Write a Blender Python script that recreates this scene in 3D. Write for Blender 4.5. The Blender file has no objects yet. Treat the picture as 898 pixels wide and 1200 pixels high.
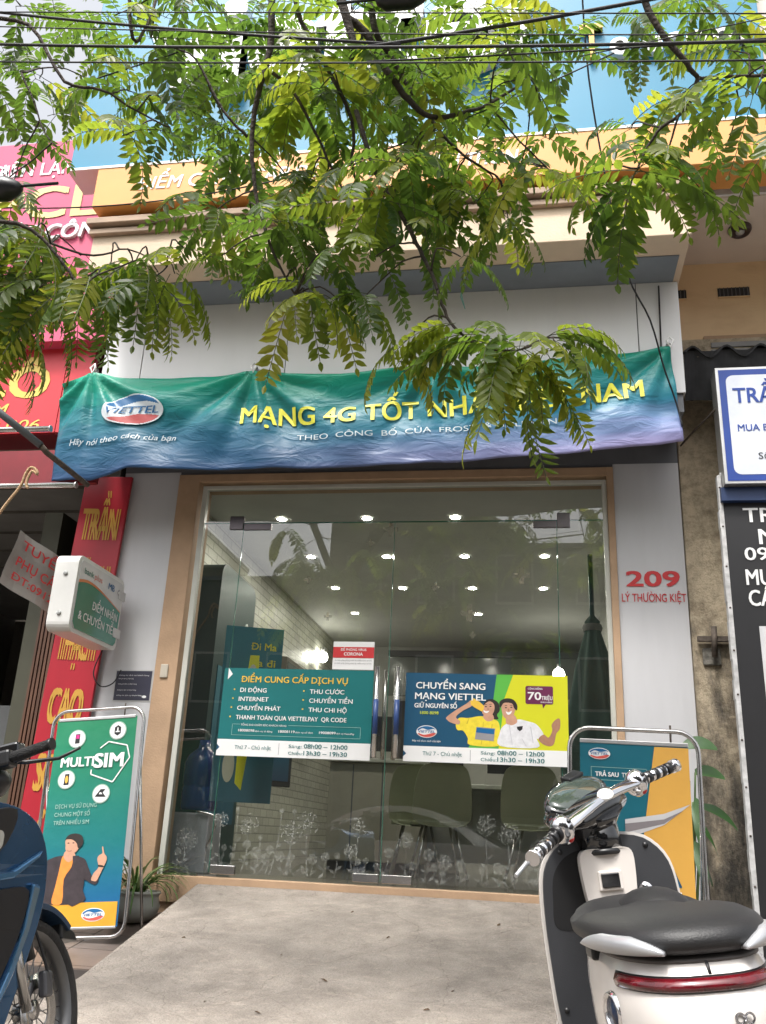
import bpy, bmesh, math, random
from mathutils import Vector, Matrix, Euler
from mathutils.geometry import tessellate_polygon
random.seed(7)
SC = bpy.context.scene
COL = SC.collection
R_ = math.radians
PI = math.pi

# ------------------------------------------------------------------ camera
CAM = Vector((0.0, -6.4, 0.9))
RX = Vector((0.986941, 0.15481855, 0.04448235))      # image right in world
_u = Vector((-0.01115647, 0.34118093, -0.93993144))  # image down
_f = Vector((-0.16069535, 0.92716061, 0.33845268))   # forward
cd = bpy.data.cameras.new("Camera")
cam = bpy.data.objects.new("Camera", cd)
COL.objects.link(cam)
m3 = Matrix((( 0.986941, -0.01115647, -0.16069535), (0.15481855, 0.34118093, 0.92716061), (0.04448235, -0.93993144, 0.33845268)))
# m3 columns: right, down, forward
right, down, fwd = m3.col[0].copy(), m3.col[1].copy(), m3.col[2].copy()
rot = Matrix((right, -down, -fwd)).transposed()
cam.matrix_world = Matrix.Translation(CAM) @ rot.to_4x4()
cd.sensor_fit = 'VERTICAL'; cd.sensor_height = 24.0; cd.lens = 21.0
cd.clip_start = 0.05; cd.clip_end = 3000
SC.camera = cam

def at(px, py, Y):
    """world point measured off the photograph (898x1200) on the vertical plane Y"""
    d = right * (px - 449) + down * (py - 600) + fwd * 1050
    t = (Y - CAM.y) / d.y
    return CAM + d * t

# ------------------------------------------------------------------ light
SUN_EL, SUN_AZ = 62, 200
world = bpy.data.worlds.new("World"); SC.world = world; world.use_nodes = True
wn = world.node_tree; wn.nodes.clear()
wo = wn.nodes.new('ShaderNodeOutputWorld'); wb = wn.nodes.new('ShaderNodeBackground')
sk = wn.nodes.new('ShaderNodeTexSky'); sk.sky_type = 'NISHITA'; sk.sun_disc = False
sk.sun_elevation = R_(SUN_EL); sk.sun_rotation = R_(SUN_AZ); sk.air_density = 1.0; sk.dust_density = 7.0; sk.ozone_density = 1.0
hs = wn.nodes.new('ShaderNodeHueSaturation'); hs.inputs['Saturation'].default_value = 0.22; hs.inputs['Value'].default_value = 1.0
wn.links.new(sk.outputs[0], hs.inputs['Color']); wn.links.new(hs.outputs[0], wb.inputs[0])
wb.inputs[1].default_value = 0.15
wn.links.new(wb.outputs[0], wo.inputs[0])
sd = bpy.data.lights.new("sun", 'SUN'); sd.energy = 1.5; sd.angle = R_(10); sd.color = (1.0, 0.96, 0.9)
sun = bpy.data.objects.new("sun", sd); COL.objects.link(sun)
az = R_(SUN_AZ)
sdir = Vector((math.sin(az) * math.cos(R_(SUN_EL)), math.cos(az) * math.cos(R_(SUN_EL)), math.sin(R_(SUN_EL))))
sun.rotation_euler = (-sdir).to_track_quat('-Z', 'Y').to_euler()
SC.view_settings.view_transform = 'Standard'; SC.view_settings.look = 'None'
SC.view_settings.gamma = 1.0; SC.view_settings.use_curve_mapping = False
SC.view_settings.exposure = 1.15
SC.render.engine = 'CYCLES'
SC.cycles.max_bounces = 8; SC.cycles.transparent_max_bounces = 24
SC.cycles.caustics_reflective = False; SC.cycles.caustics_refractive = False

# ------------------------------------------------------------------ materials
def hexc(h):
    h = h.lstrip('#'); o = []
    for i in (0, 2, 4):
        c = int(h[i:i+2], 16) / 255
        o.append(c / 12.92 if c <= 0.04045 else ((c + 0.055) / 1.055) ** 2.4)
    return tuple(o)
MATS = {}
def mat(name, rgb, rough=0.5, metal=0.0, var=0.12, vs=3.0, bump=0.0, bs=30.0, rgb2=None, coat=0.0, emit=None, es=1.0, spec=0.5, trans=0.0, stretch=(1, 1, 1), detail=5.0, lo=0.35, hi=0.65, rvar=0.0):
    if name in MATS: return MATS[name]
    if isinstance(rgb, str): rgb = hexc(rgb)
    if isinstance(rgb2, str): rgb2 = hexc(rgb2)
    m = bpy.data.materials.new(name); m.use_nodes = True; MATS[name] = m
    nt = m.node_tree; N = nt.nodes; L = nt.links
    b = N['Principled BSDF']
    b.inputs['Roughness'].default_value = rough; b.inputs['Metallic'].default_value = metal
    b.inputs['Coat Weight'].default_value = coat; b.inputs['Coat Roughness'].default_value = 0.08
    b.inputs['Specular IOR Level'].default_value = spec
    if emit:
        b.inputs['Emission Color'].default_value = (*emit, 1); b.inputs['Emission Strength'].default_value = es
    tc = N.new('ShaderNodeTexCoord'); mp = N.new('ShaderNodeMapping'); mp.inputs['Scale'].default_value = stretch
    L.new(tc.outputs['Object'], mp.inputs[0])
    no = N.new('ShaderNodeTexNoise'); no.inputs['Scale'].default_value = vs; no.inputs['Detail'].default_value = detail; no.inputs['Roughness'].default_value = 0.6
    L.new(mp.outputs[0], no.inputs['Vector'])
    cr = N.new('ShaderNodeValToRGB'); cr.color_ramp.elements[0].position = lo; cr.color_ramp.elements[1].position = hi
    a = tuple(c * (1 - var) for c in rgb) if rgb2 is None else rgb2
    c2 = tuple(min(1, c * (1 + var * 0.6)) for c in rgb) if rgb2 is None else rgb
    cr.color_ramp.elements[0].color = (*a, 1); cr.color_ramp.elements[1].color = (*c2, 1)
    L.new(no.outputs[0], cr.inputs[0]); L.new(cr.outputs[0], b.inputs['Base Color'])
    if rvar:
        mr = N.new('ShaderNodeMapRange'); mr.inputs['To Min'].default_value = max(0, rough - rvar); mr.inputs['To Max'].default_value = rough + rvar
        L.new(no.outputs[0], mr.inputs['Value']); L.new(mr.outputs[0], b.inputs['Roughness'])
    if bump:
        n2 = N.new('ShaderNodeTexNoise'); n2.inputs['Scale'].default_value = bs; n2.inputs['Detail'].default_value = 6
        L.new(mp.outputs[0], n2.inputs['Vector'])
        bp = N.new('ShaderNodeBump'); bp.inputs['Strength'].default_value = bump; bp.inputs['Distance'].default_value = 0.02
        L.new(n2.outputs[0], bp.inputs['Height']); L.new(bp.outputs[0], b.inputs['Normal'])
    if trans:
        tr = N.new('ShaderNodeBsdfTranslucent'); L.new(cr.outputs[0], tr.inputs[0])
        mx = N.new('ShaderNodeMixShader'); mx.inputs[0].default_value = trans
        L.new(b.outputs[0], mx.inputs[1]); L.new(tr.outputs[0], mx.inputs[2]); L.new(mx.outputs[0], N['Material Output'].inputs[0])
    return m

def glassmat(name, tint=(0.86, 0.9, 0.88), k=1.7, haze=0.0):
    m = bpy.data.materials.new(name); m.use_nodes = True; nt = m.node_tree; N = nt.nodes; L = nt.links
    N.remove(N['Principled BSDF'])
    t = N.new('ShaderNodeBsdfTransparent'); t.inputs[0].default_value = (*tint, 1)
    g = N.new('ShaderNodeBsdfGlossy'); g.inputs['Roughness'].default_value = 0.0
    fr = N.new('ShaderNodeFresnel'); fr.inputs[0].default_value = 1.5
    ge = N.new('ShaderNodeNewGeometry')
    s = N.new('ShaderNodeMath'); s.operation = 'SUBTRACT'; s.inputs[0].default_value = k; 
    ml = N.new('ShaderNodeMath'); ml.operation = 'MULTIPLY'; ml.inputs[1].default_value = k
    L.new(ge.outputs['Backfacing'], ml.inputs[0]); L.new(ml.outputs[0], s.inputs[1])
    m2 = N.new('ShaderNodeMath'); m2.operation = 'MULTIPLY'; m2.use_clamp = True
    L.new(fr.outputs[0], m2.inputs[0]); L.new(s.outputs[0], m2.inputs[1])
    mx = N.new('ShaderNodeMixShader'); L.new(m2.outputs[0], mx.inputs[0]); L.new(t.outputs[0], mx.inputs[1]); L.new(g.outputs[0], mx.inputs[2])
    out = mx
    if haze:
        d = N.new('ShaderNodeBsdfDiffuse'); d.inputs[0].default_value = (0.55, 0.57, 0.52, 1)
        no = N.new('ShaderNodeTexNoise'); no.inputs['Scale'].default_value = 1.5; no.inputs['Detail'].default_value = 8
        tc = N.new('ShaderNodeTexCoord'); L.new(tc.outputs['Object'], no.inputs['Vector'])
        mm = N.new('ShaderNodeMath'); mm.operation = 'MULTIPLY'; mm.inputs[1].default_value = haze; L.new(no.outputs[0], mm.inputs[0])
        m3_ = N.new('ShaderNodeMixShader'); L.new(mm.outputs[0], m3_.inputs[0]); L.new(mx.outputs[0], m3_.inputs[1]); L.new(d.outputs[0], m3_.inputs[2]); out = m3_
    L.new(out.outputs[0], N['Material Output'].inputs[0]); MATS[name] = m
    return m

def decalmat(name, rgb, alpha, scale=60):
    m = bpy.data.materials.new(name); m.use_nodes = True; nt = m.node_tree; N = nt.nodes; L = nt.links
    b = N['Principled BSDF']; b.inputs['Base Color'].default_value = (*rgb, 1); b.inputs['Roughness'].default_value = 0.7
    no = N.new('ShaderNodeTexVoronoi'); no.inputs['Scale'].default_value = scale; tc = N.new('ShaderNodeTexCoord'); L.new(tc.outputs['Object'], no.inputs['Vector'])
    mr = N.new('ShaderNodeMapRange'); mr.inputs['From Min'].default_value = 0.1; mr.inputs['From Max'].default_value = 0.6
    mr.inputs['To Min'].default_value = alpha * 1.5; mr.inputs['To Max'].default_value = alpha * 0.4
    L.new(no.outputs['Distance'], mr.inputs['Value']); L.new(mr.outputs[0], b.inputs['Alpha']); MATS[name] = m
    return m

# ------------------------------------------------------------------ object helpers
def link(o, parent=None):
    COL.objects.link(o)
    if parent is not None: o.parent = parent
    return o
def tag(o, label=None, cat=None, group=None, kind=None):
    if label: o['label'] = label
    if cat: o['category'] = cat
    if group: o['group'] = group
    if kind: o['kind'] = kind
    return o
def empty(name, loc=(0, 0, 0), rz=0.0, label=None, cat=None, group=None, rx=0.0, ry=0.0):
    o = bpy.data.objects.new(name, None); COL.objects.link(o); o.empty_display_size = 0.1
    o.location = loc; o.rotation_euler = (rx, ry, rz)
    return tag(o, label, cat, group)

class MB:
    def __init__(s): s.v = []; s.f = []; s.m = []; s.mats = []; s.sm = []; s.cur = 0; s.smooth = False
    def mat(s, m):
        if m not in s.mats: s.mats.append(m)
        s.cur = s.mats.index(m); return s
    def face(s, idx): s.f.append(tuple(idx)); s.m.append(s.cur); s.sm.append(s.smooth)
    def quad(s, a, b, c, d):
        n = len(s.v); s.v += [tuple(a), tuple(b), tuple(c), tuple(d)]; s.face((n, n+1, n+2, n+3)); return s
    def box(s, x0, x1, y0, y1, z0, z1):
        if x0 > x1: x0, x1 = x1, x0
        if y0 > y1: y0, y1 = y1, y0
        if z0 > z1: z0, z1 = z1, z0
        n = len(s.v); o = s.smooth; s.smooth = False
        s.v += [(x0,y0,z0),(x1,y0,z0),(x1,y1,z0),(x0,y1,z0),(x0,y0,z1),(x1,y0,z1),(x1,y1,z1),(x0,y1,z1)]
        for q in ((0,3,2,1),(4,5,6,7),(0,1,5,4),(1,2,6,5),(2,3,7,6),(3,0,4,7)): s.face([n+i for i in q])
        s.smooth = o; return s
    def tube(s, pts, r, seg=8, caps=True, closed=False):
        pts = [Vector(p) for p in pts]; k = len(pts)
        rs = r if isinstance(r, (list, tuple)) else [r] * k
        o = s.smooth; s.smooth = True
        up = None; base = len(s.v)
        for i, p in enumerate(pts):
            if closed: d = pts[(i+1) % k] - pts[i-1]
            else: d = pts[min(i+1, k-1)] - pts[max(i-1, 0)]
            if d.length < 1e-9: d = Vector((0, 0, 1))
            d.normalize()
            if up is None: up = d.orthogonal().normalized()
            else:
                up = up - d * up.dot(d)
                up = up.normalized() if up.length > 1e-6 else d.orthogonal().normalized()
            w = d.cross(up)
            for j in range(seg):
                a = 2 * PI * j / seg
                s.v.append(tuple(p + (up * math.cos(a) + w * math.sin(a)) * rs[i]))
        for i in range(k if closed else k-1):
            i2 = (i+1) % k
            for j in range(seg):
                j2 = (j+1) % seg
                s.face((base+i*seg+j, base+i*seg+j2, base+i2*seg+j2, base+i2*seg+j))
        if caps and not closed:
            s.smooth = False
            s.face([base+j for j in range(seg)][::-1]); s.face([base+(k-1)*seg+j for j in range(seg)])
        s.smooth = o; return s
    def cyl(s, a, b, r, seg=16, r2=None):
        return s.tube([a, b], [r, r if r2 is None else r2], seg)
    def lathe(s, prof, c=(0,0,0), axis='Z', seg=24, M=None):
        o = s.smooth; s.smooth = True; n = len(s.v); c = Vector(c)
        for (r, h) in prof:
            for j in range(seg):
                a = 2*PI*j/seg
                if axis == 'Z': p = Vector((r*math.cos(a), r*math.sin(a), h))
                elif axis == 'Y': p = Vector((r*math.cos(a), h, -r*math.sin(a)))
                else: p = Vector((h, r*math.cos(a), r*math.sin(a)))
                if M is not None: p = M @ p
                s.v.append(tuple(c+p))
        for i in range(len(prof)-1):
            for j in range(seg):
                j2 = (j+1) % seg
                s.face((n+i*seg+j, n+i*seg+j2, n+(i+1)*seg+j2, n+(i+1)*seg+j))
        s.smooth = o; return s
    def flat(s, pts, y, plane='XZ'):
        """flat polygon (maybe concave); XZ plane faces -Y"""
        p3 = [Vector((p[0], p[1], 0)) for p in pts]
        tris = tessellate_polygon([p3]); n = len(s.v)
        ar = sum(p3[i].x*p3[(i+1) % len(p3)].y - p3[(i+1) % len(p3)].x*p3[i].y for i in range(len(p3)))
        for p in pts: s.v.append((p[0], y, p[1]) if plane == 'XZ' else (p[0], p[1], y))
        for t in tris:
            a, b, c = t
            A, B, C_ = p3[a], p3[b], p3[c]
            if (B.x-A.x)*(C_.y-A.y)-(B.y-A.y)*(C_.x-A.x) < 0: b, c = c, b
            s.face((n+a, n+b, n+c))
        return s
    def prism(s, pts, h0, h1, ax='Z'):
        """closed outline extruded; ax Z: (x,y)+z, ax Y: (x,z)+y, ax X: (y,z)+x"""
        p3 = [Vector((p[0], p[1], 0)) for p in pts]
        ar = sum(p3[i].x*p3[(i+1) % len(p3)].y - p3[(i+1) % len(p3)].x*p3[i].y for i in range(len(p3)))
        if ar < 0: pts = list(pts)[::-1]; p3 = p3[::-1]
        if h0 > h1: h0, h1 = h1, h0
        def P(p, h):
            return (p[0], p[1], h) if ax == 'Z' else ((p[0], h, p[1]) if ax == 'Y' else (h, p[0], p[1]))
        k = len(pts); n = len(s.v)
        s.v += [P(p, h0) for p in pts] + [P(p, h1) for p in pts]
        flip = (ax == 'Y')
        tr = tessellate_polygon([p3])
        for t in tr:
            a, b, c = t; A, B, C_ = p3[a], p3[b], p3[c]
            if (B.x-A.x)*(C_.y-A.y)-(B.y-A.y)*(C_.x-A.x) < 0: b, c = c, b
            if flip: s.face((n+a, n+b, n+c)); s.face((n+k+a, n+k+c, n+k+b))
            else: s.face((n+a, n+c, n+b)); s.face((n+k+a, n+k+b, n+k+c))
        for i in range(k):
            j = (i+1) % k
            q = (n+i, n+j, n+k+j, n+k+i)
            s.face(q[::-1] if flip else q)
        return s
    def loft(s, rings, cap=True):
        n = len(s.v); k = len(rings[0])
        for r in rings: s.v += [tuple(p) for p in r]
        for i in range(len(rings)-1):
            for j in range(k):
                j2 = (j+1) % k
                s.face((n+i*k+j, n+i*k+j2, n+(i+1)*k+j2, n+(i+1)*k+j))
        if cap:
            s.face([n+j for j in range(k)][::-1]); s.face([n+(len(rings)-1)*k+j for j in range(k)])
        return s
    def ellipsoid(s, c, rx, ry, rz, seg=16, rings=10, M=None):
        prof = [(math.sin(PI*i/rings), -math.cos(PI*i/rings)) for i in range(rings+1)]
        o = s.smooth; s.smooth = True; n = len(s.v); c = Vector(c)
        for (r, h) in prof:
            for j in range(seg):
                a = 2*PI*j/seg; p = Vector((r*math.cos(a)*rx, r*math.sin(a)*ry, h*rz))
                if M is not None: p = M @ p
                s.v.append(tuple(c+p))
        for i in range(len(prof)-1):
            for j in range(seg):
                j2 = (j+1) % seg
                s.face((n+i*seg+j, n+i*seg+j2, n+(i+1)*seg+j2, n+(i+1)*seg+j))
        s.smooth = o; return s
    def build(s, name, m=None, parent=None, bevel=0.0, subsurf=0, label=None, cat=None, group=None, kind=None, loc=None, rot=None, bseg=2):
        me = bpy.data.meshes.new(name); me.from_pydata(s.v, [], s.f)
        if m is not None: me.materials.append(m)
        else:
            for q in s.mats: me.materials.append(q)
            me.polygons.foreach_set('material_index', s.m)
        me.polygons.foreach_set('use_smooth', s.sm)
        me.update()
        o = bpy.data.objects.new(name, me); link(o, parent)
        if bevel:
            b = o.modifiers.new('bevel', 'BEVEL'); b.width = bevel; b.segments = bseg; b.limit_method = 'ANGLE'; b.angle_limit = R_(40)
        if subsurf:
            b = o.modifiers.new('sub', 'SUBSURF'); b.levels = subsurf; b.render_levels = subsurf
            for p in me.polygons: p.use_smooth = True
        if loc is not None: o.location = loc
        if rot is not None: o.rotation_euler = rot
        return tag(o, label, cat, group, kind)

def box(name, x0, x1, y0, y1, z0, z1, m, parent=None, bevel=0.0, **k):
    return MB().box(x0, x1, y0, y1, z0, z1).build(name, m, parent, bevel, **k)

def smooth(pts, n=4, closed=True):
    out = []; k = len(pts)
    for i in range(k if closed else k-1):
        p0, p1, p2, p3 = (pts[(i-1) % k], pts[i], pts[(i+1) % k], pts[(i+2) % k]) if closed else (pts[max(i-1, 0)], pts[i], pts[i+1], pts[min(i+2, k-1)])
        for j in range(n):
            t = j / n
            out.append(tuple(0.5*((2*b)+(-a+c)*t+(2*a-5*b+4*c-d)*t*t+(-a+3*b-3*c+d)*t**3) for a, b, c, d in zip(p0, p1, p2, p3)))
    if not closed: out.append(tuple(pts[-1]))
    return out
def oval(cx, cz, rx, rz, n=28, a0=0, a1=2*PI):
    full = abs(a1-a0-2*PI) < 1e-6
    return [(cx+rx*math.cos(a0+(a1-a0)*i/(n if full else n-1)), cz+rz*math.sin(a0+(a1-a0)*i/(n if full else n-1))) for i in range(n)]
def rrect(x0, x1, z0, z1, r, n=5):
    o = []
    for cx, cz, a in ((x1-r, z1-r, 0), (x0+r, z1-r, PI/2), (x0+r, z0+r, PI), (x1-r, z0+r, 1.5*PI)):
        for i in range(n+1): o.append((cx+r*math.cos(a+PI/2*i/n), cz+r*math.sin(a+PI/2*i/n)))
    return o

def text_geo(body, h, bold=0.0, shear=0.0, ext=0.0, res=3, space=1.0, align='LEFT'):
    # letters whose strokes overlap in the built-in face are set as a plain letter plus their own bar, horn and accent
    SUB = {'Đ': 'D', 'đ': 'd', 'Ớ': 'O', 'Ờ': 'O', 'ớ': 'o', 'ờ': 'o', 'Ơ': 'O', 'ơ': 'o'}
    if any(ch in SUB for ch in body):
        plain = ''.join(SUB.get(ch, ch) for ch in body)
        vs, fs = text_geo(plain, h, bold, shear, ext, res, space)
        def quad(pts):
            n = len(vs)
            for x, y in pts: vs.append(Vector((x+shear*y, y, ext/h*0.7 if ext else 0.0)))
            fs.append((n, n+1, n+2, n+3))
        for i, ch in enumerate(body):
            if ch not in SUB: continue
            v1, _ = text_geo(plain[:i+1], h, 0, 0, 0, 2, space); v2, _ = text_geo(plain[i], h, 0, 0, 0, 2, space)
            R = max(v.x for v in v1); w = max(v.x for v in v2)-min(v.x for v in v2); Lx = R-w; top = max(v.y for v in v2)
            if ch == 'Đ': quad([(Lx-0.07, 0.34), (Lx+0.27, 0.34), (Lx+0.27, 0.40), (Lx-0.07, 0.40)])
            elif ch == 'đ': quad([(R-0.24, 0.58), (R+0.05, 0.58), (R+0.05, 0.63), (R-0.24, 0.63)])
            else:
                quad([(R-0.10, top-0.10), (R-0.03, top-0.14), (R+0.07, top+0.02), (R+0.02, top+0.05)])
                m_ = (Lx+R)/2
                if ch in 'Ớớ': quad([(m_-0.05, top+0.05), (m_+0.01, top+0.05), (m_+0.12, top+0.20), (m_+0.04, top+0.20)])
                if ch in 'Ờờ': quad([(m_-0.01, top+0.05), (m_+0.05, top+0.05), (m_-0.04, top+0.20), (m_-0.12, top+0.20)])
        return vs, fs
    c = bpy.data.curves.new('t', 'FONT'); c.body = body; c.size = 1.0; c.offset = 0.0; c.shear = shear
    c.extrude = ext / h * 0.7 if ext else 0.0; c.resolution_u = res; c.space_character = space
    o = bpy.data.objects.new('t', c)
    me = bpy.data.meshes.new_from_object(o)
    vs = [v.co.copy() for v in me.vertices]; fs = [tuple(p.vertices) for p in me.polygons]
    bpy.data.objects.remove(o); bpy.data.curves.remove(c); bpy.data.meshes.remove(me)
    return vs, fs
def fn2(p, dx, dz, dy): return (p[0]+dx, p[1]+dy, p[2]+dz)
def text(body, x, z, h, m, parent, y=0.0, w=None, bold=0.0, shear=0.0, ext=0.0, name='lettering', align='L', res=3, fn=None, roll=0.0, space=1.0, capref=True):
    """lettering in the XZ plane facing -Y; h is the cap height, z the baseline; w squeezes to a width"""
    vs, fs = text_geo(body, h, bold, shear, ext, res, space)
    if not vs: return None
    cap = 0.729
    sc = h / cap
    x0 = min(v.x for v in vs); x1 = max(v.x for v in vs); wid = (x1-x0) * sc
    sx = sc if w is None else w / (x1-x0)
    ww = (x1-x0) * sx
    off = {'L': 0, 'C': -ww/2, 'R': -ww}[align]
    cr, sr = math.cos(roll), math.sin(roll)
    out = []
    for v in vs:
        X, Z = (v.x-x0)*sx+off, v.y*sc
        X, Z = X*cr-Z*sr, X*sr+Z*cr
        p = (x+X, y - v.z*sc, z+Z)
        out.append(p)
    b = MB()
    d = bold * sc * 0.55
    offs = [(0, 0)] if bold <= 0 else [(-d, -d*0.5), (d, d*0.5), (-d, d*0.5), (d, -d*0.5)]
    for k, (dx, dz) in enumerate(offs):
        n = len(b.v)
        b.v += [fn2(p, dx, dz, -0.00015*k) for p in out]
        for f in fs: b.face([n+i for i in f])
    if fn: b.v = [fn(*p) for p in b.v]
    return b.build(name, m, parent)

def copy_tree(o, parent=None):
    c = o.copy(); COL.objects.link(c)
    if parent is not None: c.parent = parent
    for ch in list(o.children): copy_tree(ch, c)
    return c

# ------------------------------------------------------------------ palette
WHITE = mat('white_panel', (0.74, 0.74, 0.75), 0.32, var=0.045, vs=1.6, rvar=0.08, stretch=(3, 1, 0.5), lo=0.2, hi=0.6)
PIER = mat('pier_panel', (0.54, 0.54, 0.56), 0.38, var=0.06, vs=1.6, rvar=0.1, stretch=(3, 1, 0.5), lo=0.2, hi=0.6)
TAN = mat('tan_plaster', (0.45, 0.30, 0.19), 0.75, var=0.12, vs=4, bump=0.15, bs=80)
BEIGE = mat('beige_plaster', (0.72, 0.57, 0.43), 0.8, var=0.1, vs=2.2, bump=0.15, bs=60)
BEIGE_SHADE = mat('beige_shaded', (0.42, 0.31, 0.23), 0.8, var=0.25, vs=3, stretch=(1, 1, 4))  # darker beige, shadow on the stepped mouldings put into the colour
GREY = mat('grey_trim', (0.13, 0.135, 0.15), 0.5, var=0.15)
SOFFIT = mat('soffit_grey', (0.20, 0.23, 0.27), 0.7, var=0.15, vs=1.5)
DARK = mat('dark_paint', (0.03, 0.03, 0.032), 0.5)
BLACK = mat('black_plastic', (0.012, 0.012, 0.013), 0.35, var=0.2)
RUBBER = mat('tyre_rubber', (0.022, 0.021, 0.02), 0.8, var=0.3, vs=12, bump=0.3, bs=60)
CHROME = mat('chrome', (0.82, 0.82, 0.84), 0.09, 1.0, var=0.06)
STEEL = mat('stainless_steel', (0.55, 0.54, 0.53), 0.22, 1.0, var=0.15, vs=6, rvar=0.08)
ALU = mat('aluminium', (0.55, 0.55, 0.55), 0.4, 0.8, var=0.15)
IRON = mat('rusty_iron', (0.10, 0.08, 0.065), 0.75, 0.3, var=0.4, vs=20, bump=0.3)
CABLE = mat('cable_black', (0.012, 0.012, 0.014), 0.6)
YELLOWT = mat('yellow_print', (0.80, 0.72, 0.06), 0.45, var=0.04)
WHITEP = mat('white_print', (0.80, 0.80, 0.80), 0.45, var=0.03)
ORANGEP = mat('orange_print', (0.72, 0.40, 0.06), 0.5, var=0.03)
TEAL = mat('teal_print', (0.008, 0.15, 0.155), 0.4, var=0.05)
NAVY = mat('navy_print', (0.01, 0.075, 0.15), 0.4, var=0.05)
BLUEP = mat('blue_print', (0.01, 0.12, 0.30), 0.4, var=0.05)
REDP = mat('red_print', (0.55, 0.03, 0.035), 0.5, var=0.05)
REDO = mat('logo_red', (0.60, 0.09, 0.07), 0.5, var=0.03)
GOLD = mat('gold_print', (0.75, 0.48, 0.05), 0.5, var=0.05)
BLACKP = mat('black_print', (0.015, 0.015, 0.017), 0.45)
GREYP = mat('grey_print', (0.25, 0.25, 0.27), 0.5)
SKIN = mat('print_skin', (0.55, 0.30, 0.20), 0.5, var=0.1, vs=20)
SKIN2 = mat('print_skin_shadow', (0.38, 0.19, 0.12), 0.5, var=0.1, vs=20)
HAIR = mat('print_hair', (0.02, 0.014, 0.012), 0.5)

def logo(x, z, w, h, parent, y, name='emblem', fn=None, txt=True):
    b = MB()
    P = lambda q, yy: b.flat(q, yy)
    b.mat(WHITEP); P(oval(x, z, w/2, h/2), y)
    b.mat(BLUEP); P([(x+w*0.47*math.cos(a), z+h*0.44*math.sin(a)) for a in [PI*(0.13+0.80*i/12) for i in range(13)]] +
                    smooth([(x-w*0.40, z+h*0.08), (x-w*0.2, z+h*0.26), (x+w*0.05, z+h*0.14), (x+w*0.30, z+h*0.22), (x+w*0.40, z+h*0.18)], 4, False), y-0.0012)
    b.mat(REDO); P([(x+w*0.47*math.cos(a), z+h*0.44*math.sin(a)) for a in [-PI*(0.07+0.80*i/12) for i in range(13)]] +
                   smooth([(x-w*0.38, z-h*0.14), (x-w*0.15, z-h*0.26), (x+w*0.08, z-h*0.20), (x+w*0.3, z-h*0.10), (x+w*0.42, z-h*0.10)], 4, False), y-0.0012)
    if fn: b.v = [fn(*p) for p in b.v]
    o = b.build(name, None, parent)
    if txt: text('VIETTEL', x, z-h*0.09, h*0.2, BLUEP, parent, y-0.0025, w*0.8, 0.03, 0.2, align='C', fn=fn, res=2)
    return o

# ------------------------------------------------------------------ ground, road, ramp, tiles
ROADM = mat('asphalt', (0.055, 0.054, 0.052), 0.85, var=0.3, vs=1.5, bump=0.3, bs=120)
CONC = mat('concrete_paving', (0.20, 0.175, 0.15), 0.85, rgb2=(0.10, 0.088, 0.075), vs=1.8, bump=0.35, bs=45, detail=9, lo=0.3, hi=0.62)
b = MB(); b.quad((-400, -400, -0.16), (400, -400, -0.16), (400, 400, -0.16), (-400, 400, -0.16)); b.build('ground', ROADM, kind='structure')
b = MB(); b.quad((-60, -15.2, -0.14), (60, -15.2, -0.14), (60, -6.75, -0.14), (-60, -6.75, -0.14)); b.build('road', ROADM, kind='structure')
for i in range(-6, 7):
    pass
# near pavement slab with kerb
b = MB(); b.box(-60, 60, -6.75, -1.25, -0.155, -0.004)
b.build('pavement', CONC, kind='structure')
for k in range(-9, 9):
    box('kerbstone', k*1.0+0.005, k*1.0+0.995, -6.88, -6.752, -0.155, 0.012, mat('kerb_stone', (0.3, 0.29, 0.27), 0.85, var=0.2, bump=0.3), bpy.data.objects['pavement'], 0.01)
box('far_pavement', -60, 60, -19, -15.2, -0.155, 0.0, CONC, kind='structure')

# sloping concrete ramp up to the door: slabs scored on the diagonal
rampm = mat('ramp_concrete', (0.34, 0.305, 0.27), 0.88, rgb2=(0.24, 0.213, 0.188), vs=5.5, bump=0.8, bs=60, detail=11, lo=0.30, hi=0.66)
_nt = rampm.node_tree; _N = _nt.nodes; _L = _nt.links
_b = _N['Principled BSDF']; _base = _b.inputs['Base Color'].links[0].from_socket
_tc = _N.new('ShaderNodeTexCoord'); _n2 = _N.new('ShaderNodeTexNoise'); _n2.inputs['Scale'].default_value = 9; _n2.inputs['Detail'].default_value = 12; _n2.inputs['Roughness'].default_value = 0.75
_mp = _N.new('ShaderNodeMapping'); _mp.inputs['Scale'].default_value = (1, 2.2, 1); _L.new(_tc.outputs['Object'], _mp.inputs[0]); _L.new(_mp.outputs[0], _n2.inputs['Vector'])
_r = _N.new('ShaderNodeValToRGB'); _r.color_ramp.elements[0].position = 0.52; _r.color_ramp.elements[1].position = 0.66
_r.color_ramp.elements[0].color = (0, 0, 0, 1); _r.color_ramp.elements[1].color = (0.55, 0.55, 0.55, 1); _L.new(_n2.outputs[0], _r.inputs[0])
_mx = _N.new('ShaderNodeMix'); _mx.data_type = 'RGBA'; _L.new(_r.outputs[0], _mx.inputs[0]); _L.new(_base, _mx.inputs[6]); _mx.inputs[7].default_value = (0.44, 0.385, 0.33, 1); _n3 = _N.new('ShaderNodeTexNoise'); _n3.inputs['Scale'].default_value = 1.9; _n3.inputs['Detail'].default_value = 10; _n3.inputs['Roughness'].default_value = 0.65; _n3.inputs['Distortion'].default_value = 0.8; _L.new(_tc.outputs['Object'], _n3.inputs['Vector'])
_r3 = _N.new('ShaderNodeValToRGB'); _r3.color_ramp.elements[0].position = 0.36; _r3.color_ramp.elements[1].position = 0.60; _r3.color_ramp.elements[0].color = (0.80, 0.79, 0.78, 1); _r3.color_ramp.elements[1].color = (1.08, 1.06, 1.04, 1); _L.new(_n3.outputs[0], _r3.inputs[0])
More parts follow.
